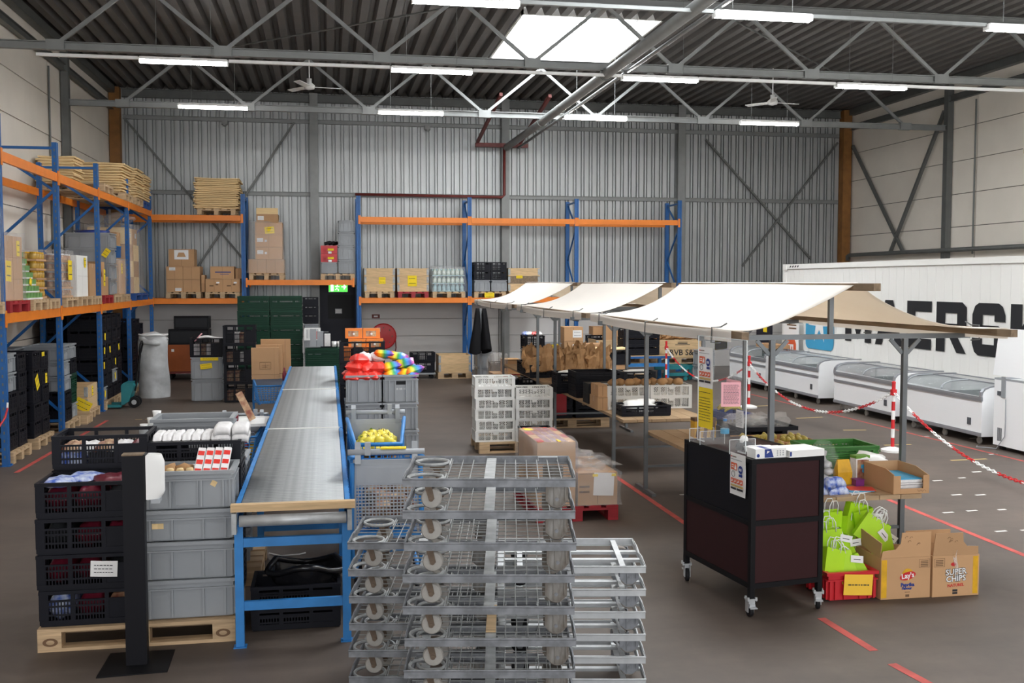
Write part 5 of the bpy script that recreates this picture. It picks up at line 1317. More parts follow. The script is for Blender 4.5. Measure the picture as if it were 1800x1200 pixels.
# ================================================================== GALVANISED DOLLIES
def dolly_kit(L, D, grid, rust):
    P = []; zt, hb = .0, .036
    z0, z1 = .112, .148
    z0 = rust['h']-.036; z1 = rust['h']
    m = 'zinc' if grid else 'zinc_new'
    f = M()
    # rounded rim of upright flats, slightly dented on top
    f.bx(-L/2, L/2, -D/2, -D/2+.006, z0, z1).bx(-L/2, L/2, D/2-.006, D/2, z0, z1).bx(-L/2, -L/2+.006, -D/2+.0065, D/2-.0065, z0, z1).bx(L/2-.006, L/2, -D/2+.0065, D/2-.0065, z0, z1)
    f.bx(-L/2+.006, L/2-.006, -D/2+.0062, -D/2+.026, z0, z0+.005).bx(-L/2+.006, L/2-.006, D/2-.026, D/2-.0062, z0, z0+.005)
    f.tube([(-L/2, -D/2, z1), (L/2, -D/2, z1), (L/2, -D*.2, z1+.006), (L/2, 0, z1-.004), (L/2, D*.2, z1+.006), (L/2, D/2, z1), (-L/2, D/2, z1), (-L/2, D*.2, z1+.006), (-L/2, 0, z1-.004), (-L/2, -D*.2, z1+.006)], .005, 6, True)
    P.append(('frame', f.mesh('frame', 'zinc_dark' if grid else 'zinc_new')))
    if grid:
        P.append(('centre_bar', box('centre_bar', 'zinc', -.025, .025, -D/2+.0065, D/2-.0065, z1-.012, z1-.006)))
        w = M()
        for i in range(11):
            x = -L/2+.2+(L-.26)*i/10
            if abs(x) > .04: w.tube([(x, -D/2+.008, z1-.016), (x, D/2-.008, z1-.016)], .0028, 5)
        for j in range(1, 8):
            y = -D/2+D*j/8; xa = -L/2+.19 if (j < 3 or j > 5) else -L/2+.01
            w.tube([(xa, y, z1-.021), (L/2-.01, y, z1-.021)], .0028, 5)
        P.append(('wire_grid', w.mesh('wire_grid', 'zinc')))
        for s in (-1, 1):
            r_ = M().tube([(-L/2+.1+.085*math.cos(a*PI/8), s*(D/2-.1)+.085*math.sin(a*PI/8), z1-.012) for a in range(16)], .009, 6, True)
            P.append(('wheel_ring', r_.mesh('wheel_ring', 'zinc')))
            P.append(('corner_web', M().bx(-L/2+.19, -L/2+.196, s*(D/2-.1)-.09, s*(D/2-.1)+.09, z1-.03, z1-.008).mesh('corner_web', 'zinc')))
        P.append(('hook', M().tube([(L/2-.16, D/2-.012, z1-.02), (L/2-.16, D/2-.012, z1+.0), (L/2-.06, D/2-.012, z1+.0), (L/2-.06, D/2-.012, z1-.02)], .004, 5).mesh('hook', 'zinc_new')))
    else:
        for y in (-D*.14, D*.14): P.append(('cross_rail', box('cross_rail', 'zinc_new', -L/2+.0065, L/2-.0065, y-.018, y+.018, z0+.004, z0+.02)))
        for x in (-L/2+.12, -L/2+.02, L/2-.12): P.append(('end_rail', box('end_rail', 'zinc_new', x-.015, x+.015, -D/2+.0065, D/2-.0065, z0+.021, z0+.03)))
    wr = .049
    for s in (-1, 1):
        y = s*(D/2-.07)
        if grid:
            wh = M().lathe([(.018, -.022), (.044, -.02), (wr, -.012), (wr, .012), (.044, .02), (.018, .022)], 24, Matrix.Translation((-L/2+.13, y, wr+.001)) @ RX).mesh('wheel', 'nylon', False)
            fk = M()
            for q in (-1, 1): fk.prism([(-L/2+.098, z0-.001), (-L/2+.132, z0-.001), (-L/2+.146, .05), (-L/2+.13, .036), (-L/2+.118, .05)], y+q*.028-.002, y+q*.028+.002, 'y')
            fk.bx(-L/2+.085, -L/2+.16, y-.03, y+.03, z0-.006, z0-.0005)
            hb_ = M().lathe([(.012, -.034), (.012, .034)], 8, Matrix.Translation((-L/2+.13, y, wr)) @ RX).mesh('axle', 'ruststeel')
            P.append(('swivel_caster', fk.mesh('swivel_caster', 'ruststeel'), [('wheel', wh), ('axle', hb_)]))
        xr = L/2-.085
        wh = M().lathe([(.018, -.018), (.044, -.017), (wr, -.01), (wr, .01), (.044, .017), (.018, .018)], 24, Matrix.Translation((xr, y, wr+.001)) @ RX).mesh('wheel', 'nylon_dirty')
        fk = M()
        for q in (-1, 1): fk.prism([(xr-.052, z0-.001), (xr+.052, z0-.001), (xr+.052, .042), (xr+.018, .014), (xr-.018, .014), (xr-.052, .042)], y+q*.026-.0015, y+q*.026+.0015, 'y'); fk.bx(xr-.014, xr+.014, y+q*.0305-.003, y+q*.0305+.003, .02, z0-.001); fk.bx(xr-.052, xr-.036, y+q*.03-.0025, y+q*.03+.0025, .044, z0-.001); fk.bx(xr+.036, xr+.052, y+q*.03-.0025, y+q*.03+.0025, .044, z0-.001)
        for q in (-1, 1): fk.bx(xr+q*.048-.002, xr+q*.048+.002, y-.0245, y+.0245, .05, z0-.001)
        ax = M().lathe([(.009, -.037), (.009, .037)], 8, Matrix.Translation((xr, y, wr)) @ RX).mesh('axle', 'zinc_dark')
        P.append(('fixed_caster', fk.mesh('fixed_caster', 'zinc_brown' if grid else 'zinc_dark'), [('wheel', wh), ('axle', ax)]))
        if not grid:
            fk2 = M(); xl = -L/2+.12
            for q in (-1, 1): fk2.prism([(xl-.03, z0-.001), (xl+.03, z0-.001), (xl+.012, .03), (xl-.012, .03)], y+q*.026-.002, y+q*.026+.002, 'y')
            wh2 = M().lathe([(.018, -.018), (wr, -.01), (wr, .01), (.018, .018)], 20, Matrix.Translation((xl, y, wr+.001)) @ RX).mesh('wheel', 'rubber')
            P.append(('swivel_caster', fk2.mesh('swivel_caster', 'zinc_dark'), [('wheel', wh2)]))
    return P
def dollies(n, L, D, h, u, d, grid, where):
    k = dolly_kit(L, D, grid, {'h': h-.0005})
    for i in range(n):
        j = rnd.uniform(-.004, .004)
        xx, yy = G(u+j, d+rnd.uniform(-.004, .004))
        o = inst(k, 'wheeled_dolly', 'galvanised wheeled dolly, %s in the stack %s' % (nth(n-1-i, n), where), 'dolly', (xx, yy, i*h), -TH+rnd.uniform(-.004, .004), 'galvanised dollies stacked '+where)
        if i == 3 and grid and where.startswith('front'): obj('wood_strip', box('wood_strip', 'wood_x', -.024, .024, -.2, .2, h-.0055, h+.001), o)
dollies(9, .806, .62, .1515, -.106, 4.72+.31, True, 'front and tallest')
dollies(6, .8, .62, .147, -.48, 5.42+.31, True, 'low, behind left')
dollies(6, .80, .6, .124, .325, 5.45+.3, False, 'low, behind right')
# ================================================================== MARKET STALLS
XP0, XP1, XM, ZE, ZRG = 3.4, 4.53, 3.97, 1.84, 2.24
def stall(k, ya, yb, name):
    t = thing('market_stall', 'market stall frame of grey steel poles with plank table, %s' % name, 'stall', (0, 0, 0))
    for y in ((ya+.2 if k == 0 else ya), yb):
        XP0, XP1 = (3.475, 4.625) if (k == 0 and y < yb) else (3.4, 4.53)
        for x in (XP0, XP1):
            p = obj('pole', M().bx(x-.02, x+.02, y-.02, y+.02, .031, ZE-.021).mesh('pole', 'pole'), t)
            obj('foot', M().bx(x-.022, x+.022, y-.3, y+.3, 0, .03).mesh('foot', 'pole'), p)
            for s in (-1, 1): obj('gusset', M().bar((x+s*.021, y, ZE-.14), (x+s*.13, y, ZE-.025), .015, .03).mesh('gusset', 'pole'), p)
        obj('top_beam', M().bx(2.86, 5.2, y-.02, y+.02, ZE-.02, ZE+.02).mesh('top_beam', 'pole'), t)
        obj('ridge_post', M().bx(XM-.018, XM+.018, y-.018, y+.018, ZE+.0205, ZRG-.03).mesh('ridge_post', 'pole'), t)
        obj('table_beam', M().bx(XP0+.021, XP1-.021, y-.015, y+.015, .585, .615).mesh('table_beam', 'pole'), t)
        obj('low_beam', M().bx(XP0+.021, XP1-.021, y-.012, y+.012, .26, .285).mesh('low_beam', 'pole'), t)
    XP0, XP1 = 3.4, 4.53
    for (x, z, nm) in ((XM, ZRG, 'ridge_pole'), (2.95, ZE+.05, 'eaves_pole'), (5.1, ZE+.05, 'eaves_pole')):
        obj(nm, M().bx(x-.028, x+.028, ya-.5, yb+.55, z-.028, z+.028).mesh(nm, 'wood_old'), t)
    # plank table top
    for i in range(6):
        x = XP0+.03+i*.178
        obj('table_plank', box('table_plank', 'plywood', x, x+.172, ya-.3, yb+.12, .616, .65), t)
    for y in (ya-.2, (ya+yb)/2, yb): obj('batten', box('batten', 'wood_old', XP0+.04, XP1-.04, y-.04+.07, y+.04+.07, .59, .6155), t)
    # canopy cloth hung over the poles
    c = thing('stall_canopy', 'white canvas canopy over the market stall, %s' % name, 'canopy', (0, 0, 0))
    y0, y1 = ya-.22, yb+.5
    def sag(a): return 4*a*(1-a)
    def half(s):
        xe = 2.95 if s < 0 else 5.1
        def f(a, b):
            # a from ridge to eaves, b along the stall
            x = XM+(xe-.0-XM)*a+(-.045 if s < 0 else .045)*min(1, max(0, (a-.9)*10))
            z = ZRG+.034+(ZE+.085-ZRG-.034)*a-.1*sag(a)*(.72+.28*math.cos(b*PI*2))-.028*math.sin(b*PI)*a+.008*math.sin(b*22+a*5)*sag(a)
            edge = .16*sag(a)
            y = y0+edge*(1-b)*(1-b)-.14*a*(1-b)+(y1-y0)*b-edge*.5*b*b
            return (x, y, z)
        return f
    for s, nm in ((-1, 'left'), (1, 'right')):
        obj('cloth_panel', M().surf(half(s), 20, 40, .004).mesh('cloth_panel', 'canvas', True), c)
        xe = 2.9 if s < 0 else 5.15
        obj('valance', M().surf(lambda a, b: (xe+.002*math.sin(b*25)*a, half(s)(1, b)[1], half(s)(1, b)[2]+.001-.085*a), 3, 40).mesh('valance', 'canvas', True), c)
        for b in (.09, .5, .9):
            q = half(s)(1, b)
            sx = -1 if s < 0 else 1
            obj('clamp_hook', M().tube([(q[0]-sx*.11, q[1], q[2]+.045), (q[0]-sx*.06, q[1], q[2]+.017), (q[0]+sx*.012, q[1], q[2]+.015), (q[0]+sx*.016, q[1], q[2]-.1), (q[0]-sx*.06, q[1], q[2]-.105)], .006, 6).mesh('clamp_hook', 'steel_dark'), c)
    return t
stall(0, 7.42, 10.63, 'nearest to the viewer')
stall(1, 11.9, 15.15, 'middle one of the row')
stall(2, 16.45, 19.8, 'farthest from the viewer')
ZT = .652
# --- goods on the nearest table
def thingbox(name, label, cat, mt, x, y, z, L, Wd, H, rz=0, group=None):
    t = thing(name, label, cat, (x, y, z), rz, group)
    obj('body', box('body', mt, -L/2, L/2, -Wd/2, Wd/2, 0, H), t); return t
c = thing('display_carton', 'cut-open brown carton of blue booklets at the stall corner', 'box', (4.41, 7.35, ZT), .0)
L, Wd, H, t_ = .3, .44, .16, .006
b = M().bx(-L/2, L/2, -Wd/2, Wd/2, 0, .006)
b.prism([(-Wd/2, .0062), (Wd/2, .0062), (Wd/2, H+.02), (-Wd/2+.12, H+.02), (-Wd/2, H-.01)], -L/2, -L/2+t_, 'x').prism([(-Wd/2, .0062), (Wd/2, .0062), (Wd/2, H+.02), (-Wd/2+.18, H+.02), (-Wd/2, H-.02)], L/2-t_, L/2, 'x')
b.bx(-L/2+t_+.001, L/2-t_-.001, Wd/2-t_, Wd/2, .0062, H+.02).bx(-L/2+t_+.001, -L/2+.06, -Wd/2, -Wd/2+t_, .0062, H-.02).bx(L/2-.05, L/2-t_-.001, -Wd/2, -Wd/2+t_, .0062, H-.02).bx(-L/2+.061, L/2-.051, -Wd/2, -Wd/2+t_, .0062, .04)
obj('body', b.mesh('body', 'card'), c)
obj('squiggle', M().tube([(.05+.015*k, -Wd/2-.001, .022+.007*(-1)**k) for k in range(6)], .0012, 4).mesh('squiggle', 'ink_brown'), c)
for i in range(12): one('booklet', 'booklet stacked in the cut-open carton, %s from bottom' % ORD[i], 'booklet', M().bx(-.125, .125, -.17, .17, 0, .0075).mesh('booklet', 'pack_white' if i < 11 else 'sky'), (4.41+rnd.uniform(-.004, .004), 7.35+rnd.uniform(-.025, .025), ZT+.008+i*.0082), (0, 0, rnd.uniform(-.03, .03)), 'booklets in the cut-open carton')
one('white_bag', 'white plastic bag lying behind the cut-open carton', 'bag', blob('white', 'white_bag', .17, .1, .06, .35, 3, 71, 3), (4.4, 7.69, ZT+.16), (.1, .15, .3))
crate('grey', 'small grey crate supporting the white plastic bag', 4.42, 7.67, ZT, .0, .24, .16, .11)
g, _ = stack([('green', .13), ('green', .13)], 4.24, 8.02, ZT, 'bright green on the nearest stall table', .0, .6, .42, .15, mt='green_bright')
one('dog_food', 'yellow paper bag standing on the nearest stall table', 'bag', M().add([(-.06, -.035, 0), (.06, -.035, 0), (.06, .035, 0), (-.06, .035, 0), (-.062, -.04, .1), (.062, -.04, .1), (.062, .04, .1), (-.062, .04, .1), (-.05, -.006, .2), (.05, -.006, .2), (.05, .006, .2), (-.05, .006, .2)], [(3, 2, 1, 0), (0, 1, 5, 4), (1, 2, 6, 5), (2, 3, 7, 6), (3, 0, 4, 7), (4, 5, 9, 8), (5, 6, 10, 9), (6, 7, 11, 10), (7, 4, 8, 11), (8, 9, 10, 11)]).mesh('yellow_bag', 'pack_yellow'), (4.08, 7.58, ZT)).name = 'yellow_paper_bag'
t = thing('picture_box', 'upright picture box with green top on nearest stall table', 'box', (4.255, 7.63, ZT), .15)
obj('body', box('body', 'pack_white', -.065, .065, -.04, .04, 0, .22), t); obj('top_band', box('top_band', 'leaf', -.066, .066, -.041, .041, .2, .222), t)
obj('picture', M().bx(-.055, .055, -.0425, -.0415, .03, .19).mesh('picture', 'pack_multi'), t); obj('blue_figure', M().lathe([(.02, 0), (.02, .001)], 12, Matrix.Translation((.01, -.0428, .1)) @ RX).bx(-.02, .03, -.0435, -.0427, .12, .15).mesh('blue_figure', 'sky'), t)
one('pudding_cup', 'small purple pudding cup on the nearest stall table', 'cup', M().prism([(-.035, -.035), (.035, -.035), (.035, .035), (-.035, .035)], 0, .05, 'z').bx(-.042, .042, -.042, .042, .05, .054).mesh('pudding_cup', 'purple'), (4.17, 7.5, ZT))
for i, (x, y, z) in enumerate(((3.7, 7.27, 0), (3.85, 7.25, 0), (3.83, 7.26, .065))):
    t = one('blue_pack', 'blue and white soft pack at the front table edge, %s' % ['left', 'right', 'upper'][i], 'pack', M().surf(lambda a, b: ((a-.5)*.17, (b-.5)*.1, .06-.03*(abs(2*a-1)**5+abs(2*b-1)**4)), 8, 6, .055).mesh('blue_pack', 'pack_blue', True), (x, y, ZT+z+.003), (0, 0, .1*i))
for i in range(3): one('leaflet', 'bright leaflet lying at the front of the stall table, %s' % ['left', 'middle', 'right'][i], 'leaflet', box('leaflet', ['pack_white', 'sky', 'pack_red'][i], -.1, .1, -.07, .07, 0, .004), (4.02+.04*i, 7.27+.03*i, ZT+.0005+.0045*i), (0, 0, .4-.35*i))
t = thing('clear_bag', 'clear bag of wrapped packs leaning against the green crates', 'bag', (3.93, 7.64, ZT))
obj('bag', blob('clear', 'bag', .12, .12, .17, .25, 3, 77, 3), t, (0, 0, .17))
for i in range(5): obj('wrapped_pack', blob('bag', 'wrapped_pack', .05, .05, .035, .2, 1, i), t, (rnd.uniform(-.05, .05), rnd.uniform(-.05, .05), .05+.05*i))
for i in range(4):
    j, q = i % 2, i//2
    c = carton('low open brown tray of pears behind green crates, %s %s' % (['left', 'right'][j], ['near', 'far'][q]), 3.86+.345*j, 4.2+.345*j, 8.42+.5*q, 8.89+.5*q, ZT, ZT+.13, flaps=True)
    for n_ in range(10): one('pear', 'green yellow pear in the %s %s tray, %s row, %s from left' % (['near', 'far'][q], ['left', 'right'][j], ['front', 'back'][n_//5], ORD[n_ % 5]), 'pear', M().lathe([(.004, 0), (.026, .008), (.034, .03), (.026, .055), (.012, .075), (.003, .08)], 10).mesh('pear', 'pear', True), (3.91+.345*j+.062*(n_ % 5), 8.57+.5*q+.17*(n_//5), ZT+.1), (rnd.uniform(-1, 1), rnd.uniform(-1, 1), 0), 'pears in the brown trays')
flatcarton('dark brown flap of cardboard standing beside the pear trays', 3.82, 8.5, ZT, .02, .2, .2, PI/2, 'kraft', False)
t = thing('plant_tray', 'flat black tray of bagged produce on the stall table', 'tray', (4.27, 9.72, ZT+.16))
obj('tray', M().bx(-.3, .3, -.3, .3, 0, .012).bx(-.31, -.3, -.31, .31, 0, .04).bx(.3, .31, -.31, .31, 0, .04).bx(-.3, .3, -.31, -.3, 0, .04).bx(-.3, .3, .3, .31, 0, .04).mesh('tray', 'black'), t)
for i in range(4): obj('bagged_produce', blob('film', 'bagged_produce', .13, .11, .07, .5, 2, 300+i, 4), t, (-.2+.14*i, .05*(-1)**i, .075))
crate('dark', 'black crate under the flat tray of bagged produce', 4.22, 9.72, ZT, 0, .6, .4, .158)
for i in range(3):
    t = thing('juice_box', 'tall yellow and brown drink pack on stall table, %s of three' % ['left', 'middle', 'right'][i], 'drink pack', (3.73+.08*i, 9.98, ZT), 0, 'yellow and brown drink packs')
    obj('body', box('body', 'pack_yellow', -.038, .038, -.06, .06, 0, .23), t); obj('brown_side', M().prism([(-.03, 0.04), (.01, .02), (.03, .2), (.0, .2)], -.0615, -.0605, 'y').mesh('brown_side', 'ink_brown'), t); obj('cap_band', box('cap_band', 'ink_brown', -.0385, .0385, -.0605, .0605, .2, .231), t); obj('foot_band', box('foot_band', 'white', -.039, .039, -.061, .061, 0.001, .03), t)
for i in range(2): crate('grey', 'blue crate of bananas on the stall table, %s' % ['lower', 'upper'][i], 4.2, 10.22, ZT+.13*i, .1, .3, .4, .128, 'navy')
for i in range(12):
    m = M().tube([(-.08, 0, .0), (-.05, 0, .025), (0, 0, .035), (.05, 0, .025), (.08, 0, .0)], [.006, .015, .018, .015, .006], 7).mesh('banana', 'banana', True)
    one('banana', 'green yellow banana in the blue crate, %s from the front' % ORD[i], 'banana', m, (4.2+rnd.uniform(-.06, .06), 10.12+.018*i, ZT+.27+rnd.uniform(0, .025)), (0, rnd.uniform(-.2, .2), rnd.uniform(-.4, .4)), 'bananas in the blue crate')
# --- bags and boxes on the floor in front of the table
c = crate('grey', 'red crate of lime gift bags with a yellow card on the floor', 3.675, 6.83, .002, 0, .4, .36, .21, 'red')
n_ = note(c, 0, .186, .035, .12, .22, .15, .06, 'yellow_card', 'yellow card with pencil writing', 1, 'yellow_card')
obj('sticker', M().lathe([(.014, 0), (.014, .001)], 10, Matrix.Translation((-.06, -.159, .13)) @ RX).mesh('sticker', 'lime'), c)
crate('red', 'second red crate behind the dark counter, mostly hidden', 3.62, 7.25, .002, 0, .4, .3, .2)
def gift_bag(label, x, y, z, tilt, rz, roll=0., tagp=True, w=.16, h=.2):
    t = thing('gift_bag', label, 'gift bag', (x, y, z), 0, 'lime gift bags', (tilt, roll, rz))
    d = .06
    m = M().add([(-w/2, -d/2, 0), (w/2, -d/2, 0), (w/2, d/2, 0), (-w/2, d/2, 0), (-w/2, -d/2, h), (w/2, -d/2, h), (w/2, d/2, h), (-w/2, d/2, h), (-w/2+.004, 0, h*.5), (w/2-.004, 0, h*.5)], [(3, 2, 1, 0), (0, 1, 5, 4), (2, 3, 7, 6), (0, 4, 7, 3, 8)[:4], (1, 2, 6, 5)])
    obj('bag', m.mesh('bag', 'lime'), t)
    hd = M().tube([(-.035, -d/2-.002, h-.02), (-.036, -d/2-.003, h+.05), (-.02, -d/2-.003, h+.085), (.02, -d/2-.003, h+.085), (.036, -d/2-.003, h+.05), (.035, -d/2-.002, h-.02)], .0035, 6).mesh('handle', 'white', True)
    obj('handle', hd, t); obj('handle', hd, t, (0, d+.005, 0))
    obj('handle_strip', M().bx(-.05, .05, -d/2+.0005, -d/2+.002, h-.03, h-.002).mesh('handle_strip', 'paper'), t)
    if tagp: 
        g_ = obj('gift_tag', M().bx(w*.1, w*.1+.09, -d/2-.008, -d/2-.006, h*.62, h*.62+.05).mesh('gift_tag', 'paper'), t, (0, 0, 0), (0, .3, 0))
        obj('handwriting', M().bx(w*.1+.02, w*.1+.07, -d/2-.009, -d/2-.0085, h*.62+.02, h*.62+.025).mesh('handwriting', 'ink'), g_)
for i, a in enumerate(((3.55, 6.74, .16, -.25, .12, .3, False), (3.68, 6.75, .13, -.3, -.1, -.2, True), (3.8, 6.76, .1, -.2, -.2, -.5, False), (3.52, 6.9, .24, -.1, .3, .2, True), (3.64, 6.9, .27, .0, -.15, -.1, True), (3.78, 6.92, .2, -.1, .1, -.4, True), (3.6, 7.05, .3, .1, .2, .1, False), (3.72, 7.1, .36, .1, .1, 0, False), (3.84, 7.05, .3, -.2, .5, .5, True), (3.9, 6.95, .36, -.1, -.3, .6, True), (3.98, 6.95, .3, 0, -.3, .3, True), (4.05, 6.9, .27, -.1, -.4, -.2, False), (3.92, 7.15, .4, .1, .2, .2, False), (4.02, 7.12, .36, .1, .0, -.2, True))):
    wh = ['front left, leaning', 'front middle, leaning', 'front right, leaning over', 'left, upright with tag', 'middle, with white tag', 'right of the middle', 'behind at left', 'back, highest of the heap', 'tilted right at the top', 'tipped with a white tag, upper right', 'in the open chips box, left', 'in the open chips box, front', 'far back, right', 'in the open chips box, back'][i]
    gift_bag('lime green gift bag with white handles, %s' % wh, *a[:6], tagp=a[6])
def snack_box(label, x0, x1, y, wing, nm):
    Wd = .36; H = .3; L = x1-x0
    t = thing('chips_box', label, 'box', ((x0+x1)/2, y+Wd/2, .002))
    b = M().bx(-L/2, L/2, -Wd/2, Wd/2, 0, .006)
    for s in range(4): sb(b, s, L, Wd, -(L if s < 2 else Wd-.0125)/2, (L if s < 2 else Wd-.0125)/2, .0062, H, -.006, 0)
    obj('body', b.mesh('body', 'card'), t)
    if wing == 'L': pts = [(-L/2, H+.001), (L/2, H+.001), (L/2, H+.18), (-L/2+.16, H+.18), (-L/2+.15, H+.1), (-L/2+.11, H+.06), (-L/2+.01, H+.05)]
    else: pts = [(-L/2, H+.001), (L/2-.01, H+.001), (L/2-.01, H+.06), (L/2-.1, H+.065), (L/2-.13, H+.1), (L/2-.135, H+.165), (-L/2+.02, H+.165)]
    fl = obj('front_flap', M().prism(pts, -Wd/2, -Wd/2+.005, 'y').mesh('front_flap', 'card'), t)
    sq = M(); r = random.Random(len(label))
    for k in range(5):
        px, pz = r.uniform(-.02, .1), H+r.uniform(.08, .15); px = px if wing == 'L' else px-.08
        sq.tube([(px+.012*math.cos(q), -Wd/2-.001, pz+.008*math.sin(q*1.3)) for q in range(5)], .0012, 4)
    obj('pencil_marks', sq.mesh('pencil_marks', 'ink_brown'), fl)
    sd = obj('side_flap', M().bar((-L/2+.003, -Wd/2+.01, H+.05), (-L/2+.003, Wd/2, H+.1), .005, .12).mesh('side_flap', 'card'), t) if wing == 'L' else obj('back_flap', M().bx(-L/2, L/2, Wd/2-.004, Wd/2, H+.001, H+.1).mesh('back_flap', 'card'), t)
    f = -Wd/2-.0005
    gx = (-L/2+.002, -L/2+.045) if wing == 'L' else (L/2-.05, L/2-.01)
    obj('gold_band', M().bx(gx[0], gx[1], f-.0005, f, .012, H-.012).mesh('gold_band', 'pack_yellow'), t)
    sx = (L/2-.09, L/2-.006) if wing == 'L' else (-L/2+.01, -L/2+.095)
    m = M()
    for (a, b_, c_, d_) in ((sx[0], sx[1], H-.02, H-.018), (sx[0], sx[1], H-.08, H-.078), (sx[0], sx[0]+.002, H-.08, H-.018), (sx[1]-.002, sx[1], H-.08, H-.018)): m.bx(a, b_, f-.0006, f, c_, d_)
    for k in range(4): m.bx(sx[0]+.012, sx[1]-.012, f-.0006, f, H-.072+.012*k, H-.066+.012*k)
    obj('recycling_stamp', m.mesh('recycling_stamp', 'ink_brown'), t)
    return t, f
t, f = snack_box('brown chips box with red oval logo, Paprika, full of gift bags', 3.885, 4.272, 6.64, 'L', 'a')
obj('logo_sun', M().lathe([(.044, 0), (.044, .0008)], 28, Matrix.Translation((.015, f, .175)) @ RX).mesh('logo_sun', 'pack_yellow'), t)
m = M(); m.prism([(.015+.062*math.cos(a*PI/12), .165+.03*math.sin(a*PI/12)+.012*math.cos(a*PI/12)) for a in range(24)], f-.0016, f-.0009, 'y')
obj('logo_oval', m.mesh('logo_oval', 'redc'), t)
text('logo_lettering', "Lay's", .052, 'paper', t, (.015, f-.002, .166), (PI/2, -.12, 0), .0012)
text('lettering', 'Paprika', .036, 'navy', t, (.015, f-.0005, .1), (PI/2, 0, 0), .0018)
text('lettering', 'Flavour', .026, 'navy', t, (.01, f-.0005, .074), (PI/2, 0, 0), .0014)
obj('bar_mark', M().bx(-.0, .03, f-.0006, f, .012, .03).bx(-.005, .035, f-.0006, f, .045, .049).mesh('bar_mark', 'ink_brown'), t)
t, f = snack_box('brown chips box with SUPER CHIPS print and gold band at right', 4.284, 4.655, 6.63, 'R', 'b')
m = M(); m.prism([(-.02+.022*math.cos(a*PI/8), .235+.014*math.sin(a*PI/8)) for a in range(16)], f-.0009, f-.0002, 'y'); obj('logo_oval', m.mesh('logo_oval', 'redc'), t)
for nm, mt_, bo, dy in (('lettering_shadow', 'ink', .004, 0), ('lettering', 'paper', .001, -.0008)):
    text(nm, 'SUPER', .06, mt_, t, (-.0, f-.0005+dy, .178), (PI/2, -.05, 0), bo); text(nm, 'CHIPS', .06, mt_, t, (-.0, f-.0005+dy, .128), (PI/2, -.05, 0), bo)
text('lettering', 'NATUREL', .03, 'redc', t, (.0, f-.0005, .08), (PI/2, -.04, 0), .0008)
obj('bar_mark', M().bx(-.025, .015, f-.0006, f, .015, .03).bx(-.025, .015, f-.0006, f, .034, .05).mesh('bar_mark', 'ink'), t)
obj('torn_tape', M().surf(lambda a, b: (-.005+.03*(a-.5)+.01*math.sin(b*6), f-.004-.012*math.sin(a*3)*math.sin(b*5), .14+.2*b), 4, 10, .0008).mesh('torn_tape', 'film', True), t)
# ================================================================== THE DARK COUNTER ON CASTERS
A = math.radians(8)
t = thing('counter', 'dark brown panelled counter with black frame on four casters', 'counter', (2.8, 6.43, 0), A)
CW, CD, Z0, Z1 = .57, .96, .2, 1.085
F = .036
for x in (0, CW-F):
    for y in (0, CD-F): obj('post', box('post', 'cart_black', x, x+F, y, y+F, .135, Z1-.0305), t)
for z in (Z0, .63):
    for y in (0, CD-F): obj('rail', box('rail', 'cart_black', F+.0005, CW-F-.0005, y, y+F, z, z+F), t)
    for x in (0, CW-F): obj('rail', box('rail', 'cart_black', x, x+F, F+.0005, CD-F-.0005, z, z+F), t)
for k, (a, b) in enumerate(((Z0+F, .63), (.63+F, Z1-.0305))):
    for y in (.006, CD-.018): obj('panel', box('panel', 'cart_brown', F+.001, CW-F-.001, y, y+.012, a+.0008, b-.0008), t)
    for x in (.006, CW-.018): obj('panel', box('panel', 'cart_brown' if k == 0 else 'cart_navy', x, x+.012, F+.001, CD-F-.001, a+.0008, b-.0008), t)
obj('top_frame', M().bx(0, CW, 0, F, Z1-.03, Z1).bx(0, CW, CD-F, CD, Z1-.03, Z1).bx(0, F, F, CD-F, Z1-.03, Z1).bx(CW-F, CW, F, CD-F, Z1-.03, Z1).mesh('top_frame', 'cart_black'), t)
obj('worktop', box('worktop', 'cart_brown', F+.0005, CW-F-.0005, F+.0005, CD-F-.0005, Z1-.02, Z1-.001), t)
obj('bottom_board', box('bottom_board', 'cart_brown', F, CW-F, F, CD-F, Z0+.002, Z0+.012), t)
cw = M().lathe([(.02, -.014), (.046, -.012), (.048, 0), (.046, .012), (.02, .014)], 20, Matrix.Translation((0, .02, .049)) @ Matrix.Rotation(PI/2, 4, 'Y')).mesh('wheel', 'rubber')
cf = M().bx(-.035, .035, -.03, .035, .126, .134).bx(-.022, -.018, -.005, .045, .035, .125).bx(.018, .022, -.005, .045, .035, .125).bx(-.022, .022, -.02, .02, .1, .125)
for sx in (-1, 1):
    for sy in (-1, 1): cf.lathe([(.008, .12), (.008, .145)], 6, Matrix.Translation((sx*.028, sy*.024, 0)))
cf = cf.mesh('caster', 'zinc_new')
cb = M().bx(-.025, .025, -.06, -.025, .075, .082).bx(-.02, .02, -.03, -.01, .08, .1).mesh('brake', 'zinc_new')
for x in (F/2, CW-F/2):
    for y in (F/2, CD-F/2):
        o = obj('caster', cf, t, (x, y, 0), (0, 0, rnd.uniform(-.5, .5)+ (PI if y > .5 else 0))); obj('wheel', cw, o); obj('brake', cb, o)
Rc = Matrix.Translation((2.8, 6.43, 0)) @ Matrix.Rotation(A, 4, 'Z')
def cp(u, v, z=Z1): return tuple(Rc @ Vector((u, v, z)))
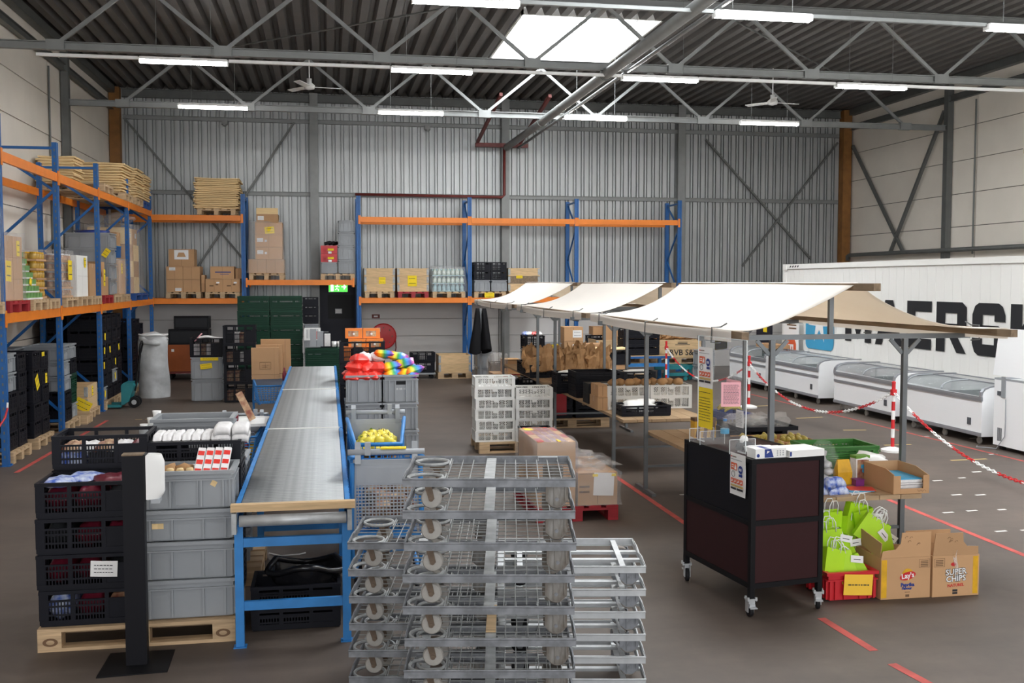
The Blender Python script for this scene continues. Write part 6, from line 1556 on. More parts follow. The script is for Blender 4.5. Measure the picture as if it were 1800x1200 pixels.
# printed notice
def notice(name, label, w, h, mt='paper', loc=(0, 0, 0), rz=0., parent=None, kind='rules'):
    m = M().surf(lambda a, b: ((a-.5)*w, .004*math.sin(b*4)*(a-.3), (b-.5)*h), 6, 8)
    n = len(m.v); m.v += [(v[0], v[1]+.0012, v[2]) for v in m.v]; m.f += [tuple(i+n for i in f_[::-1]) for f_ in m.f]
    o = obj(name, m.mesh(name, mt), parent, loc, (0, 0, rz))
    if parent is None: tag(o, label, 'notice')
    else: o['label'] = label
    y = -.006
    if kind == 'rules':
        def rc(nm, mt_, x0, x1, z0, z1, dy=0): return obj(nm, box(nm, mt_, x0*w, x1*w, y-.0006-dy, y-dy, z0*h, z1*h), o)
        rc('logo', 'redc', -.42, -.34, .4, .43); rc('heading', 'ink_brown', -.33, -.05, .405, .425); rc('heading', 'grey_light', -.42, .3, .345, .36)
        a = rc('red_square', 'orange_logo', -.4, -.02, .1, .27); obj('figures', M().bx(-.34*w, -.2*w, y-.0014, y-.0008, .15*h, .17*h).bx(-.34*w, -.2*w, y-.0014, y-.0008, .2*h, .22*h).prism([(-.17*w, .12*h), (-.04*w, .12*h), (-.07*w, .2*h), (-.1*w, .25*h), (-.14*w, .2*h)], y-.0014, y-.0008, 'y').mesh('figures', 'paper'), a)
        ci = obj('blue_disc', M().lathe([(.14*w, 0), (.14*w, .0006)], 18, Matrix.Translation((.22*w, y, .14*h)) @ RX).mesh('blue_disc', 'navy'), o)
        obj('figures', M().bx(.14*w, .19*w, y-.0016, y-.001, .11*h, .17*h).bx(.24*w, .29*w, y-.0016, y-.001, .11*h, .17*h).mesh('figures', 'paper'), ci)
        rc('blue_square', 'navy', .12, .34, -.03, .03)
        obj('clock_ring', M().tube([(-.24*w+.1*w*math.cos(q*PI/8), y-.001, .0*h+.1*w*math.sin(q*PI/8)) for q in range(16)], .0016, 5, True).mesh('clock_ring', 'ink'), o)
        for k in range(4):
            a = rc('orange_square', 'orange_logo', -.4+.2*k, -.23+.2*k, -.22, -.1); obj('figures', M().prism([((-.38+.2*k)*w, -.2*h), ((-.27+.2*k)*w, -.17*h), ((-.31+.2*k)*w, -.12*h)], y-.0014, y-.0008, 'y').mesh('figures', 'paper'), a)
        rc('orange_band', 'tape_yellow', -.4, .4, -.3, -.25); rc('black_band', 'ink', -.4, -.05, -.37, -.32); rc('black_band', 'ink', .0, .4, -.37, -.32)
    else:
        mm = M(); r = random.Random(int(w*1000)); z = .38
        while z > -.4:
            x = -.4
            while x < .34:
                ww = r.uniform(.05, .14); mm.bx(x*w, min(x+ww, .4)*w, y-.0006, y, z*h, (z+.014)*h); x += ww+.03
            z -= .05 if kind == 'dense' else .07 if r.random() > .25 else .14
        obj('print_lines', mm.mesh('print_lines', 'ink'), o)
    return o
n_ = notice('wall_notice', 'white rules notice hanging on the dark counter side', .2, .29, 'paper', (-.004, .165, .96), -PI/2, t)
n_.rotation_euler = (0, 0, -PI/2); n_.location = (-.009, .165, .955)
# acrylic screen
s = thing('acrylic_screen', 'clear acrylic screen with notices standing on the dark counter', 'screen', cp(.07, .5), A)
obj('pane', box('pane', 'clear', -.0025, .0025, -.3, .38, .012, .79), s)
e = M()
for (y0, y1, z0, z1) in ((-.304, -.3002, .012, .79), (.3802, .384, .012, .79), (-.304, .384, .7902, .794)): e.bx(-.003, .003, y0, y1, z0, z1)
e.bx(-.003, .003, -.304, -.2, .002, .0118).bx(-.003, .003, .28, .384, .002, .0118)
obj('pane_edge', e.mesh('pane_edge', 'edge'), s)
for y in (-.26, .16, .32):
    obj('foot', M().bx(-.1, .1, y-.002, y+.002, .002, .1).mesh('foot', 'clear'), s)
    obj('foot_edge', M().bx(-.103, -.1002, y-.003, y+.003, .002, .1).bx(.1002, .103, y-.003, y+.003, .002, .1).bx(-.1, .1, y-.003, y+.003, .1003, .103).mesh('foot_edge', 'edge'), s)
notice('notice', 'white rules notice', .21, .3, 'paper', (-.007, .26, .56), -PI/2, s)
notice('notice', 'yellow printed notice', .21, .3, 'yellow_paper', (-.007, .255, .26), -PI/2, s, 'lines')
notice('notice', 'pink printed notice', .19, .17, 'pink', (-.007, -.14, .42), -PI/2, s, 'dense')
notice('notice', 'pink printed notice facing front', .14, .17, 'pink', (-.085, -.242, .415), -.25, s, 'dense').rotation_euler = (0, 0, -.2)
notice('notice', 'small white paper', .1, .12, 'paper', (-.007, -.23, .24), -PI/2, s, 'none_').hide_render = False
t = thing('water_bottle', 'clear water bottle with blue cap on the dark counter', 'bottle', cp(.15, .62), A)
obj('bottle', M().lathe([(.028, .001), (.032, .008), (.032, .06), (.029, .07), (.032, .08), (.032, .13), (.014, .165), (.012, .175)], 16).mesh('bottle', 'clear', True), t); obj('cap', M().lathe([(.015, .176), (.015, .192)], 12).mesh('cap', 'blue_light'), t); obj('label_band', M().lathe([(.0325, .085), (.0325, .12)], 16).mesh('label_band', 'sky'), t)
t = thing('tape_dispenser', 'black tape dispenser on the dark counter behind the screen', 'dispenser', cp(.2, .42), A+.4)
obj('body', M().prism([(-.08, .001), (.08, .001), (.08, .02), (.03, .05), (-.02, .06), (-.07, .035)], -.03, .03, 'y').mesh('body', 'black_soft'), t); obj('roll', M().lathe([(.02, -.012), (.035, -.012), (.035, .012), (.02, .012)], 16, Matrix.Translation((-.015, 0, .062)) @ RX).mesh('roll', 'white'), t)
for i in range(8): one('paper_sheet', 'white paper sheet in the pile on the dark counter, %s from bottom' % ORD[i], 'paper', box('paper_sheet', 'paper', -.105, .105, -.148, .148, 0, .003), cp(.26+rnd.uniform(-.05, .06), .26+rnd.uniform(-.03, .05), Z1+.0005+.0034*i), (0, 0, A+rnd.uniform(-.5, .3)), 'white sheets on the dark counter')
t = thing('glove_box', 'white and blue box of gloves lying on the dark counter', 'box', cp(.16, .075, Z1+.001), A)
obj('body', box('body', 'white', -.12, .12, -.055, .055, 0, .065), t)
obj('blue_print', M().prism([(-.05, .004), (.02, .004), (.0, .062), (-.05, .062)], -.0562, -.0553, 'y').bx(-.05, -.01, -.055, .055, .0651, .0656).mesh('blue_print', 'navy'), t)
obj('white_mark', M().prism([(-.035, .03), (-.01, .045), (-.03, .05)], -.0568, -.0563, 'y').mesh('white_mark', 'paper'), t)
m = M()
for q in range(3):
    for r_ in range(3): m.bx(.045+.022*q, .055+.022*q, -.0562, -.0553, .014+.014*r_, .021+.014*r_)
obj('small_marks', m.mesh('small_marks', 'trim'), t); obj('dot', M().lathe([(.012, 0), (.012, .0006)], 12, Matrix.Translation((-.1, -.0555, .02)) @ RX).mesh('dot', 'navy'), t)
t = thing('ring_binder', 'white ring binder lying at the front of the dark counter', 'binder', cp(.42, .1, Z1+.001), A+.03)
obj('cover', M().bx(-.14, .14, -.11, .11, 0, .003).bx(-.14, .14, -.11, .11, .045, .048).bx(-.14, .14, -.113, -.11, 0, .048).mesh('cover', 'white'), t); obj('pages', box('pages', 'paper', -.13, .125, -.105, .1, .0035, .0445), t); obj('spine_label', box('spine_label', 'navy', -.139, -.125, -.114, -.1132, .01, .04), t)
# ================================================================== GOODS ON THE OTHER STALL TABLES
c = crate('black', 'low black crate with a white bag on the middle stall table', 3.8, 12.05, ZT, -.02, .62, .4, .13)
one('white_bag', 'white plastic bag heaped in the low black crate', 'bag', blob('white', 'white_bag', .25, .15, .085, .4, 3, 91, 3), (3.78, 12.07, ZT+.1))
for i in range(2):
    for j in range(2): crate('white', 'white lattice poultry crate on the middle stall, %s %s' % (['lower', 'upper'][i], ['left', 'right'][j]), 3.78+.57*j, 12.75, ZT+i*.151, 0, .56, .4, .15)
for i in range(9): one('brown_roll', 'brown bread roll on the white crates of middle stall, %s from left' % ORD[i], 'bread', blob('kraft', 'brown_roll', .07, .06, .05, .15, 2, i+400), (3.62+.11*i, 12.72+.06*(i % 2), ZT+.33), group='brown rolls on the white crates')
carton('brown carton standing left of the white crates, lower', 3.36, 3.49, 12.5, 12.9, ZT, ZT+.17); carton('brown carton standing left of the white crates, upper', 3.37, 3.49, 12.52, 12.88, ZT+.172, ZT+.32)
for i in range(2):
    c = thingbox('printed_carton', 'black and lime printed carton on the middle stall, %s' % ['lower', 'upper'][i], 'box', 'charcoal', 3.6, 13.35, ZT+.135*i, .36, .3, .133)
    obj('lime_print', M().prism([(-.05, .02), (.02, .02), (.1, .1), (.02, .11), (-.0, .06), (-.06, .1)], -.1515, -.1505, 'y').mesh('lime_print', 'lime'), c); obj('white_print', M().bx(.11, .16, -.1515, -.1505, .02, .1).mesh('white_print', 'paper'), c)
stack(['dark']*4, 3.72, 14.15, ZT, 'on the middle stall beside wide ones', 0, .6, .5, .09)
for i in range(3):
    c = crate('black', 'wide low black crate with yellow print on the middle stall, %s' % ['left', 'middle', 'right'][i], 3.55+.5*i, 14.75, ZT+.1, 0, .5, .4, .2)
    obj('yellow_print', M().bx(-.08, .08, -.2035, -.2025, .16, .165).bx(-.08, -.075, -.2035, -.2025, .14, .165).bx(.075, .08, -.2035, -.2025, .14, .165).mesh('yellow_print', 'pack_yellow'), c)
    stack(['dark'], 3.55+.5*i, 14.75, ZT, 'under the yellow printed crate, %s' % ['left', 'middle', 'right'][i], 0, .5, .4, .098)
    one('white_bag', 'white bag in the wide low black crate, %s' % ['left', 'middle', 'right'][i], 'bag', blob('white', 'white_bag', .2, .14, .05, .3, 2, 95+i), (3.55+.5*i, 14.75, ZT+.27))
# crates under the stall at the back, on a pallet
pallet('wooden pallet on the floor left of the middle stall, under black crates', 3.75, 15.8, 0, 0, 'wood', 1.2, .66)
stack([('dark', .16)]*3, 3.48, 15.8, .146, 'below the stall, left column with red sheet', 0, .6, .5, .16)
stack([('dark', .16)]*3, 4.12, 15.8, .146, 'below the stall, right column', 0, .6, .5, .16)
one('red_sheet', 'red plastic sheet hanging on the black crates below stall', 'sheet', box('red_sheet', 'redwood', -.09, .09, -.002, .002, 0, .33), (3.58, 15.52, .2))
# paper bags on the farthest stall
for i in range(4): crate('black', 'black crate of brown paper bags on the farthest stall, %s' % ['first', 'second', 'third', 'fourth'][i], 3.55+.37*(i % 2)+.0, 17.25+.62*(i//2), ZT, PI/2, .6, .36, .22)
stack(['dark', 'dark'], 4.3, 17.6, ZT, 'at the right end of the farthest stall', 0, .4, .6, .11)
def paper_bag(x, y, z, s, h, rz, tx, ty, grp, label):
    r = random.Random(int(x*991+y*77)); n = 16; vs = []; m = M()
    for j in range(6):
        for i in range(n):
            a = 2*PI*i/n; sq = 1/max(abs(math.cos(a)), abs(math.sin(a)))
            k = (sq*.75+.25)*s*(1+.3*r.uniform(-1, 1)*(j > 0)); zz = h*j/5+(r.uniform(-.1, .1) if j == 5 else r.uniform(-.012, .012) if j else 0)
            vs.append((k*math.cos(a), k*.6*math.sin(a)*(1-.1*j/5), zz))
    fs = [(j*n+i, j*n+(i+1) % n, (j+1)*n+(i+1) % n, (j+1)*n+i) for j in range(5) for i in range(n)]+[tuple(range(n))]
    m.add(vs, fs)
    one('paper_bag', label, 'paper bag', m.mesh('paper_bag', 'kraft'), (x, y, z), (tx, ty, rz), grp)
for i in range(14): paper_bag(3.45+.2*(i % 7)+.0, 16.98+.3*(i//7)+rnd.uniform(-.05, .05), ZT+.1+.06*(i//7), .135, .34+rnd.uniform(-.04, .05), rnd.uniform(-.8, .8), rnd.uniform(-.3, .3), rnd.uniform(-.4, .4), 'brown paper bags on the farthest stall', 'crumpled brown paper bag on the farthest stall, %s row, %s from left' % (['front', 'back'][i//7], ORD[i % 7]))
# stacks between the left rack post and the stalls
X_ = 3.9
def wp(px): return px
stack(['grey', 'grey'], 3.55, 23.3, .002, 'below the coats', 0, .4, .6, .34)
t = thing('coat_stand', 'grey coat stand hung with black coats by the rack post', 'coat stand', (3.36, 22.55, 0))
obj('pole', M().tube([(0, 0, .03), (0, 0, 1.68)], .026, 10).mesh('pole', 'grey'), t); obj('foot', M().lathe([(.16, 0), (.15, .03), (.03, .04)], 16).mesh('foot', 'grey_dark'), t); obj('arm', M().tube([(-.12, 0, 1.6), (0, 0, 1.68), (.12, 0, 1.6)], .012, 6).mesh('arm', 'grey'), t)
def coatf(s):
    def f(a, b):
        an = PI*(.1+a*1.8)*s; r = .07+.17*(1-b)**.8+.02*math.sin(a*17+b*3)
        return (s*(.07+.06*(1-b))+r*.55*math.cos(an), r*.8*math.sin(an), .72+.95*b-.06*math.sin(a*6)*(1-b))
    return f
for s, w in ((-1, 'left'), (1, 'right')):
    one('black_coat', 'long black coat hanging on the coat stand, %s one' % w, 'coat', M().surf(coatf(s), 22, 12, .01).mesh('black_coat', 'coat', True), (3.36, 22.52, .02))
# heap behind the poultry crates
stack([('grey', .3), ('dark', .26)], 3.62, 21.6, .002, 'right of the coats, black on grey', 0, .4, .5, .3)
t = thing('open_carton', 'brown carton with clear film on the wrapped goods near coats', 'box', (3.7, 20.7, .42))
obj('body', M().bx(-.17, .17, -.2, .2, 0, .28).mesh('body', 'card'), t); obj('frame_print', M().bx(-.14, .14, -.2015, -.2005, .25, .26).bx(-.12, -.11, -.2015, -.2005, .03, .25).bx(.11, .12, -.2015, -.2005, .03, .25).mesh('frame_print', 'ink_brown'), t)
carton('brown carton below the film wrapped one near the coats', 3.3, 3.85, 20.4, 21.0, .002, .42)
film_box('clear film over the brown cartons near the coats', 3.26, 3.6, 20.35, 21.0, .02, .78, 41, .05, .2)
c = crate('black', 'black crate of bright packs behind the poultry crates, left', 3.42, 19.6, .002, 0, .4, .4, .38); crate('dark', 'plain black crate behind the poultry crates, right', 3.0+.84, 19.55, .002, 0, .42, .4, .4)
for i in range(5): one('bright_pack', 'bright soft pack in the black crate near coats, %s from left' % ORD[i], 'pack', blob(['pack_white', 'pink', 'pack_red', 'purple', 'pack_white'][i], 'bright_pack', .08, .1, .05, .25, 2, i+500), (3.28+.075*i, 19.55+.03*i, .4+.02*(i % 2)), group='bright packs near the coats')
for i in range(2): one('racket', 'pink plastic shovel lying on the bright packs', 'toy', M().prism([(-.12, -.015), (0, -.015), (.05, -.05), (.13, -.04), (.13, .04), (.05, .05), (0, .015), (-.12, .015)], 0, .02, 'z').mesh('racket', 'pack_red'), (3.55, 19.5, .47+.03*i), (0, 0, .1)) if i == 0 else None
g, zz = stack([('grey', .3), ('black', .32), ('grey', .26), ('black', .28)], 4.22, 21.0, .002, 'of mixed goods behind the farthest stall', 0, .42, .5, .3)
note(g[2], 0, .25, -.02, .13, .18, .18, 0, lab='square yellow note')
for i in range(4): one('bright_pack', 'bright soft pack on top of the mixed crate stack, %s from left' % ORD[i], 'pack', blob(['pack_blue', 'pack_white', 'pack_red', 'pack_white'][i], 'bright_pack', .07, .1, .05, .25, 2, i+520), (4.08+.09*i, 21.0, zz+.02), group='bright packs on the mixed stack')
g, zz = stack([('grey', .45), ('grey', .42)], 4.72, 21.6, .1, 'with yellow note behind the farthest stall', 0, .42, .5, .4)
note(g[1], 0, .25, .08, .36, .2, .07, -.15, lab='yellow note')
pallet('wooden pallet under the grey crates behind the farthest stall', 4.8, 21.6, -.045, 0, 'wood', .9, .6)
for i in range(3):
    c = carton('brown carton with a white label behind paper bags, %s' % nth(2-i, 3), 5.05, 5.47, 21.6, 22.1, .4+.3*i, .698+.3*i, stick=[(0, .08, .15, .2, .16)])
carton('large brown carton at the foot of the labelled ones', 5.02, 5.5, 21.55, 22.15, .0, .398)
carton('plain brown carton right of the labelled cartons', 5.52, 5.95, 21.7, 22.2, .0, .92)
c = crate('dark', 'wide black crate of kraft paper behind the brown bags', 5.6, 20.2, .6, 0, .9, .5, .3)
pallet('wooden pallet under the wide black crate of kraft paper', 5.6, 20.2, 0, 0, 'wood', 1.0, .8); carton('brown carton carrying the wide black crate', 5.2, 6.0, 19.95, 20.45, .146, .598)
one('kraft_pad', 'pale kraft paper pad on the wide black crate', 'paper', M().surf(lambda a, b: ((a-.5)*.8, (b-.5)*.42, .03+.01*math.sin(a*7)), 8, 4, .03).mesh('kraft_pad', 'card_light'), (5.6, 20.2, .902))
carton('flat brown carton on the black crates by blue post', 6.3, 6.75, 23.9, 24.3, 1.0, 1.2)
stack([('dark', .24)]*4, 6.5, 24.1, .02, 'under the flat brown carton', 0, .58, .4, .24)
# ================================================================== BIG WOODEN BOXES, JACKS AND TABLE ON THE RIGHT
def bigbox(label, x0, x1, y0, y1, z0, txt, sub):
    c = collar_box(label, x0, x1, y0, y1, z0, z0+.42, 2)
    L = x1-x0
    text('lettering', txt, .19, 'ink', c, (.12, -(y1-y0)/2-.002, .11), (PI/2, 0, 0), .003)
    for k in range(3): obj('small_print', M().bx(-.08-.06*(k == 0), .16+.06*(k == 0), -(y1-y0)/2-.0015, -(y1-y0)/2-.0005, .29+.03*k, .305+.03*k).mesh('small_print', 'ink'), c, (.05, 0, 0))
    return c
bigbox('large wooden box lettered RVB S&T right of the stalls', 7.5, 8.8, 23.0, 23.9, .5, 'RVB S&T', True)
pallet('wooden pallet under the large lettered wooden box', 8.15, 23.45, .35, 0, 'wood', 1.3, .9)
c = collar_box('second large wooden box half hidden behind stall poles', 6.2, 7.4, 23.2, 24.0, .5, .92, 2)
text('lettering', 'S&T', .19, 'ink', c, (.42, -.402, .3), (PI/2, 0, 0), .003)
pallet('wooden pallet under the second large wooden box', 6.8, 23.6, .35, 0, 'wood', 1.2, .8)
for i in range(16): paper_bag(7.62+.15*(i % 8), 23.2+.3*(i//8), .93, .13, .2+rnd.uniform(-.03, .06), rnd.uniform(-1, 1), rnd.uniform(-.4, .4), rnd.uniform(-.5, .5), 'brown paper bags on the lettered box', 'crumpled brown paper bag on the lettered wooden box, %s row, %s from left' % (['front', 'back'][i//8], ORD[i % 8]))
stack([('dark', .2)]*3, 7.0, 22.5, .62, 'on the blue table behind the stalls', 0, .85, .5, .2)
carton('tall brown carton behind the black crates, right of stalls', 6.45, 6.75, 23.3, 23.6, .877, 1.45)
t = thing('work_table', 'blue steel table with a wooden top behind the stalls', 'table', (7.15, 22.5, 0))
obj('tabletop', box('tabletop', 'wood_x', -.75, .5, -.35, .35, .58, .61), t); obj('edge_rail', M().bx(-.76, .51, -.36, -.351, .55, .6).mesh('edge_rail', 'blue'), t)
for sx in (-.55, .45):
    for sy in (-.28, .28): obj('leg', M().bx(sx-.035, sx+.035, sy-.035, sy+.035, 0, .579).mesh('leg', 'blue_light'), t)
obj('lower_rail', M().bx(-.51, .41, -.3, -.26, .36, .44).mesh('lower_rail', 'blue_light'), t); obj('floor_rail', M().bx(-.51, .41, -.3, -.26, .02, .07).mesh('floor_rail', 'blue_light'), t)
for i, (x, y) in enumerate(((7.9, 22.75), (8.55, 22.9))):
    t = thing('pallet_trolley', 'low teal steel trolley before the lettered box, %s one' % ['left', 'right'][i], 'trolley', (x, y, 0))
    obj('frame', M().bx(-.5 if i == 0 else -.3, .32, -.25, -.19, .26, .345).bx(-.3, .32, .19, .25, .26, .345).bx(-.3, -.24, -.189, .189, .28, .34).bx(.26, .32, -.189, .189, .28, .34).mesh('frame', 'teal'), t)
    obj('low_frame', M().bx(-.3, .3, -.27, -.2, .11, .18).mesh('low_frame', 'teal'), t)
    for sx in (-.24, .24): obj('wheel', M().lathe([(.05, -.02), (.055, 0), (.05, .02)], 14, Matrix.Translation((sx, -.235, .056)) @ RX).mesh('wheel', 'teal'), t); obj('strut', box('strut', 'teal', sx-.03, sx+.03, -.26, -.21, .181, .259), t)
# ================================================================== CONTAINER
XC = 10.0
t = thing('reefer_container', 'long white refrigerated shipping container along the right wall', 'container', (XC, 0, 0))
YA, YZ = 9.2, 21.4; HC = 2.66
m = M().bx(.03, 2.4, YA, YZ, .1, HC-.06)
m.bx(0, 2.44, YA-.02, YZ+.0, 0, .1).bx(0, 2.44, YA-.02, YZ, HC-.1, HC)
for y in (YA-.02, YZ-.1): m.bx(-.001, .15, y, y+.12, .1005, HC-.1005)
obj('shell', m.mesh('shell', 'precast' if False else 'white_rough'), t)
rb = box('side_rib', 'white_rough', .026, .0295, -.006, .006, .105, HC-.105)
y = YA+.2
while y < YZ-.15: obj('side_rib', rb, t, (0, y, 0)); y += .24
for y in (YA-.02, YZ-.16): obj('corner_casting', M().bx(-.012, .17, y, y+.17, HC-.13, HC+.005).mesh('corner_casting', 'white_rough'), t)
m = M()
for k in range(4): m.prism([(YZ-.3-.12*k, HC-.07), (YZ-.36-.12*k, HC-.07), (YZ-.4-.12*k, HC-.03), (YZ-.34-.12*k, HC-.03)], -.002, -.0005, 'x')
obj('hazard_stripes', m.mesh('hazard_stripes', 'ink'), t)
LT = M(); z0, hh = 1.13, .82
def strokes(yl, w, polys):
    for p in polys: LT.prism([(yl-a*w, z0+b*hh) for a, b in p], .0145, .0165, 'x')
s_ = .24; q_ = .26
strokes(18.62, .98, [[(0, 0), (0, 1), (.24, 1), (.24, 0)], [(.76, 0), (.76, 1), (1, 1), (1, 0)], [(.24, 1), (.5, .42), (.5, .05), (.24, .6)], [(.76, 1), (.76, .6), (.5, .05), (.5, .42)]])
strokes(17.5, .92, [[(0, 0), (.36, 1), (.5, 1), (.5, .72), (.25, 0)], [(1, 0), (.64, 1), (.5, 1), (.5, .72), (.75, 0)], [(.3, .2), (.36, .38), (.64, .38), (.7, .2)]])
strokes(16.45, .74, [[(0, 0), (0, 1), (.34, 1), (.34, 0)], [(.34, .78), (.34, 1), (1, 1), (1, .78)], [(.34, .39), (.34, .61), (.9, .61), (.9, .39)], [(.34, 0), (.34, .22), (1, .22), (1, 0)]])
strokes(15.57, .82, [[(0, 0), (0, 1), (.3, 1), (.3, 0)], [(.3, .78), (.3, 1), (.86, 1), (1, .9), (1, .78)], [(.7, .5), (.7, .78), (1, .78), (1, .5)], [(.3, .36), (.3, .57), (.7, .57), (1, .5), (.9, .36)], [(.4, .36), (.68, .36), (1, 0), (.7, 0)]])
strokes(14.6, .8, [[(.0, .78), (.08, .94), (.2, 1), (.8, 1), (.92, .94), (1, .78)], [(0, .5), (0, .78), (.32, .78), (.32, .5)], [(.68, .66), (.68, .78), (1, .78), (1, .66)], [(0, .5), (.32, .58), (.8, .58), (.94, .52), (1, .44), (.2, .4), (.06, .44)], [(.68, .22), (.68, .44), (1, .44), (1, .22)], [(0, .22), (0, .33), (.32, .33), (.32, .22)], [(0, .22), (1, .22), (.92, .06), (.8, 0), (.2, 0), (.08, .06)]])
strokes(13.68, .86, [[(0, 0), (0, 1), (.3, 1), (.3, 0)], [(.3, .4), (.3, .6), (.66, 1), (1, 1), (.52, .5), (1, 0), (.66, 0)]])
obj('lettering', LT.mesh('lettering', 'charcoal'), t)
lg = M(); yl, yr, zb, zt = 20.3, 19.08, .88, 2.1
rr = .14; pts = []
for cy_, cz_, a0 in ((yl-rr, zb+rr, PI), (yr+rr, zb+rr, 1.5*PI), (yr+rr, zt-rr, 0), (yl-rr, zt-rr, .5*PI)):
    for q in range(5): a = a0+q*PI/8; pts.append((cy_-rr*math.cos(a), cz_+rr*math.sin(a)))
lg.prism(pts, .0125, .0175, 'x'); lo = obj('logo_square', lg.mesh('logo_square', 'sky'), t)
st = []
for k in range(14):
    a = PI/2+k*PI/7; r_ = .5 if k % 2 == 0 else .2
    st.append(((yl+yr)/2-r_*math.cos(a), (zb+zt)/2+r_*math.sin(a)))
sm_ = M()
for k in range(7):
    i = 2*k; sm_.prism([st[i-1], st[i], st[i+1], ((yl+yr)/2, (zb+zt)/2)], .0095, .012, 'x')
obj('logo_star', sm_.mesh('logo_star', 'paper'), lo)
# ================================================================== FREEZERS
def freezer(label, y0, y1, stuff):
    t = thing('chest_freezer', label, 'freezer', (8.95, 0, 0))
    D = .86; H0 = .69
    prof = [(0, .12), (0, H0), (.012, .735), (.05, .775), (.12, .803), (.25, .82), (D-.06, .82), (D, .79), (D, .12)]
    low = [(0, .12), (0, H0-.06), (D, H0-.06), (D, .12)]
    obj('cabinet', M().bx(.004, D-.004, y0+.052, y1-.052, .13, .4).bx(.004, .09, y0+.052, y1-.052, .4002, H0-.02).bx(D-.09, D-.004, y0+.052, y1-.052, .4002, .79).mesh('cabinet', 'freezer'), t)
    for (a, b) in ((y0, y0+.05), (y1-.05, y1)):
        e = obj('end_panel', M().prism(prof, a, b, 'y').mesh('end_panel', 'freezer'), t)
        m = M()
        pp = [(-.008, H0-.05), (-.008, H0), (.004, .74), (.045, .785), (.118, .815), (.25, .833), (D, .833)]
        for i in range(len(pp)-1): m.bar((pp[i][0], (a+b)/2, pp[i][1]), (pp[i+1][0], (a+b)/2, pp[i+1][1]), .054, .02, (0, 0, 1) if i > 1 else (1, 0, 0))
        obj('end_trim', m.mesh('end_trim', 'trim'), e)
        v = M()
        for k in range(9): v.bx(.45+.03*k, .465+.03*k, a-.002 if a == y0 else b, a if a == y0 else b+.002, .2, .38)
        obj('vent_slots', v.mesh('vent_slots', 'grey_light'), e)
    m = M()
    m.bx(-.012, .01, y0, y1, H0-.075, H0-.01).bx(-.016, -.012, y0, y1, H0-.05, H0-.03)
    obj('top_rail', m.mesh('top_rail', 'trim'), t)
    obj('mid_band', M().bx(-.01, .003, y0, y1, .5, .54).mesh('mid_band', 'trim'), t) if stuff.get('mid', True) else None
    obj('base_band', M().bx(-.012, .003, y0, y1, .125, .175).bx(-.015, -.012, y0, y1, .14, .155).mesh('base_band', 'trim'), t)
    obj('control_panel', M().bx(-.006, .003, y0+.24, y0+.32, .26, .36).bx(-.009, -.006, y0+.255, y0+.305, .27, .31).mesh('control_panel', 'grey_dark'), t)
    gl = [(.004, .7), (.03, .747), (.085, .782), (.16, .802), (.28, .812), (.45, .815)]
    ym = (y0+y1)/2
    for k, (a, b) in enumerate(((y0+.055, ym+.02), (ym-.02, y1-.055))):
        dz = .006*k
        def f(u, v):
            i = min(int(u*(len(gl)-1)), len(gl)-2); w = u*(len(gl)-1)-i
            return (gl[i][0]+(gl[i+1][0]-gl[i][0])*w, a+(b-a)*v, gl[i][1]+(gl[i+1][1]-gl[i][1])*w+dz)
        g = obj('glass_lid', M().surf(f, 10, 2, .004).mesh('glass_lid', 'glass', True), t)
        m = M()
        for yy in (a+.01, b-.01): m.tube([(p[0], yy, p[1]+dz+.006) for p in gl], .011, 6)
        obj('lid_frame', m.mesh('lid_frame', 'grey_light'), g)
    obj('back_glass', M().bx(.452, D-.07, y0+.055, y1-.055, .812, .816).mesh('back_glass', 'glass'), t)
    m = M()
    for p_ in ((.45, .82), (D-.05, .822)): m.bx(p_[0]-.012, p_[0]+.012, y0+.052, y1-.052, p_[1]-.004, p_[1]+.014)
    obj('lid_rail', m.mesh('lid_rail', 'trim'), t)
    obj('inner_basket', M().bx(.095, D-.095, y0+.06, y1-.06, .402, .43).bx(.095, D-.095, ym-.004, ym+.004, .4305, .67).mesh('inner_basket', 'grey'), t)
    for yy in (y0+.15, (y0+y1)/2, y1-.15):
        for xx in (.08, D-.08): obj('caster', M().lathe([(.015, -.014), (.048, -.012), (.048, .012), (.015, .014)], 14, Matrix.Translation((xx, yy, .05)) @ Matrix.Rotation(PI/2, 4, 'Y')).bx(xx-.022, xx+.022, yy-.025, yy+.025, .1, .119).bx(xx-.02, xx-.016, yy-.012, yy+.012, .05, .0995).mesh('caster', 'nylon'), t)
    for i in range(stuff.get('n', 8)):
        one('frozen_pack', 'frozen pack inside the %s' % label, 'pack', blob(stuff.get('mt', 'pack_white'), 'frozen_pack', .13, .1, .07, .3, 1, i+int(y0*10)), (9.15+.22*(i % 3), y0+.25+(y1-y0-.5)*(i//3)/max(1, (stuff.get('n', 8)-1)//3), .5), group='packs in the %s' % label)
    return t
freezer('white chest freezer with curved glass lids, farthest in the row', 19.93, 21.85, {'n': 3})
freezer('white chest freezer with curved glass lids, second farthest in row', 17.6, 19.75, {'n': 12})
freezer('white chest freezer with curved glass lids, third in the row', 15.0, 17.0, {'n': 9, 'mt': 'pack_dark'})
freezer('white chest freezer with curved glass lids, nearest in the row', 12.78, 14.72, {'n': 3, 'mid': False})
t = thing('box_freezer', 'white box freezer with its lid standing open at right edge', 'freezer', (8.97, 11.45, 0))
b = M().bx(0, .75, 0, 1.1, .06, .09)
for (x0, x1, y0, y1) in ((0, .06, 0, 1.1), (.69, .75, 0, 1.1), (.0605, .6895, 0, .06), (.0605, .6895, 1.04, 1.1)): b.bx(x0, x1, y0, y1, .0905, .95)
obj('body', b.mesh('body', 'freezer'), t)
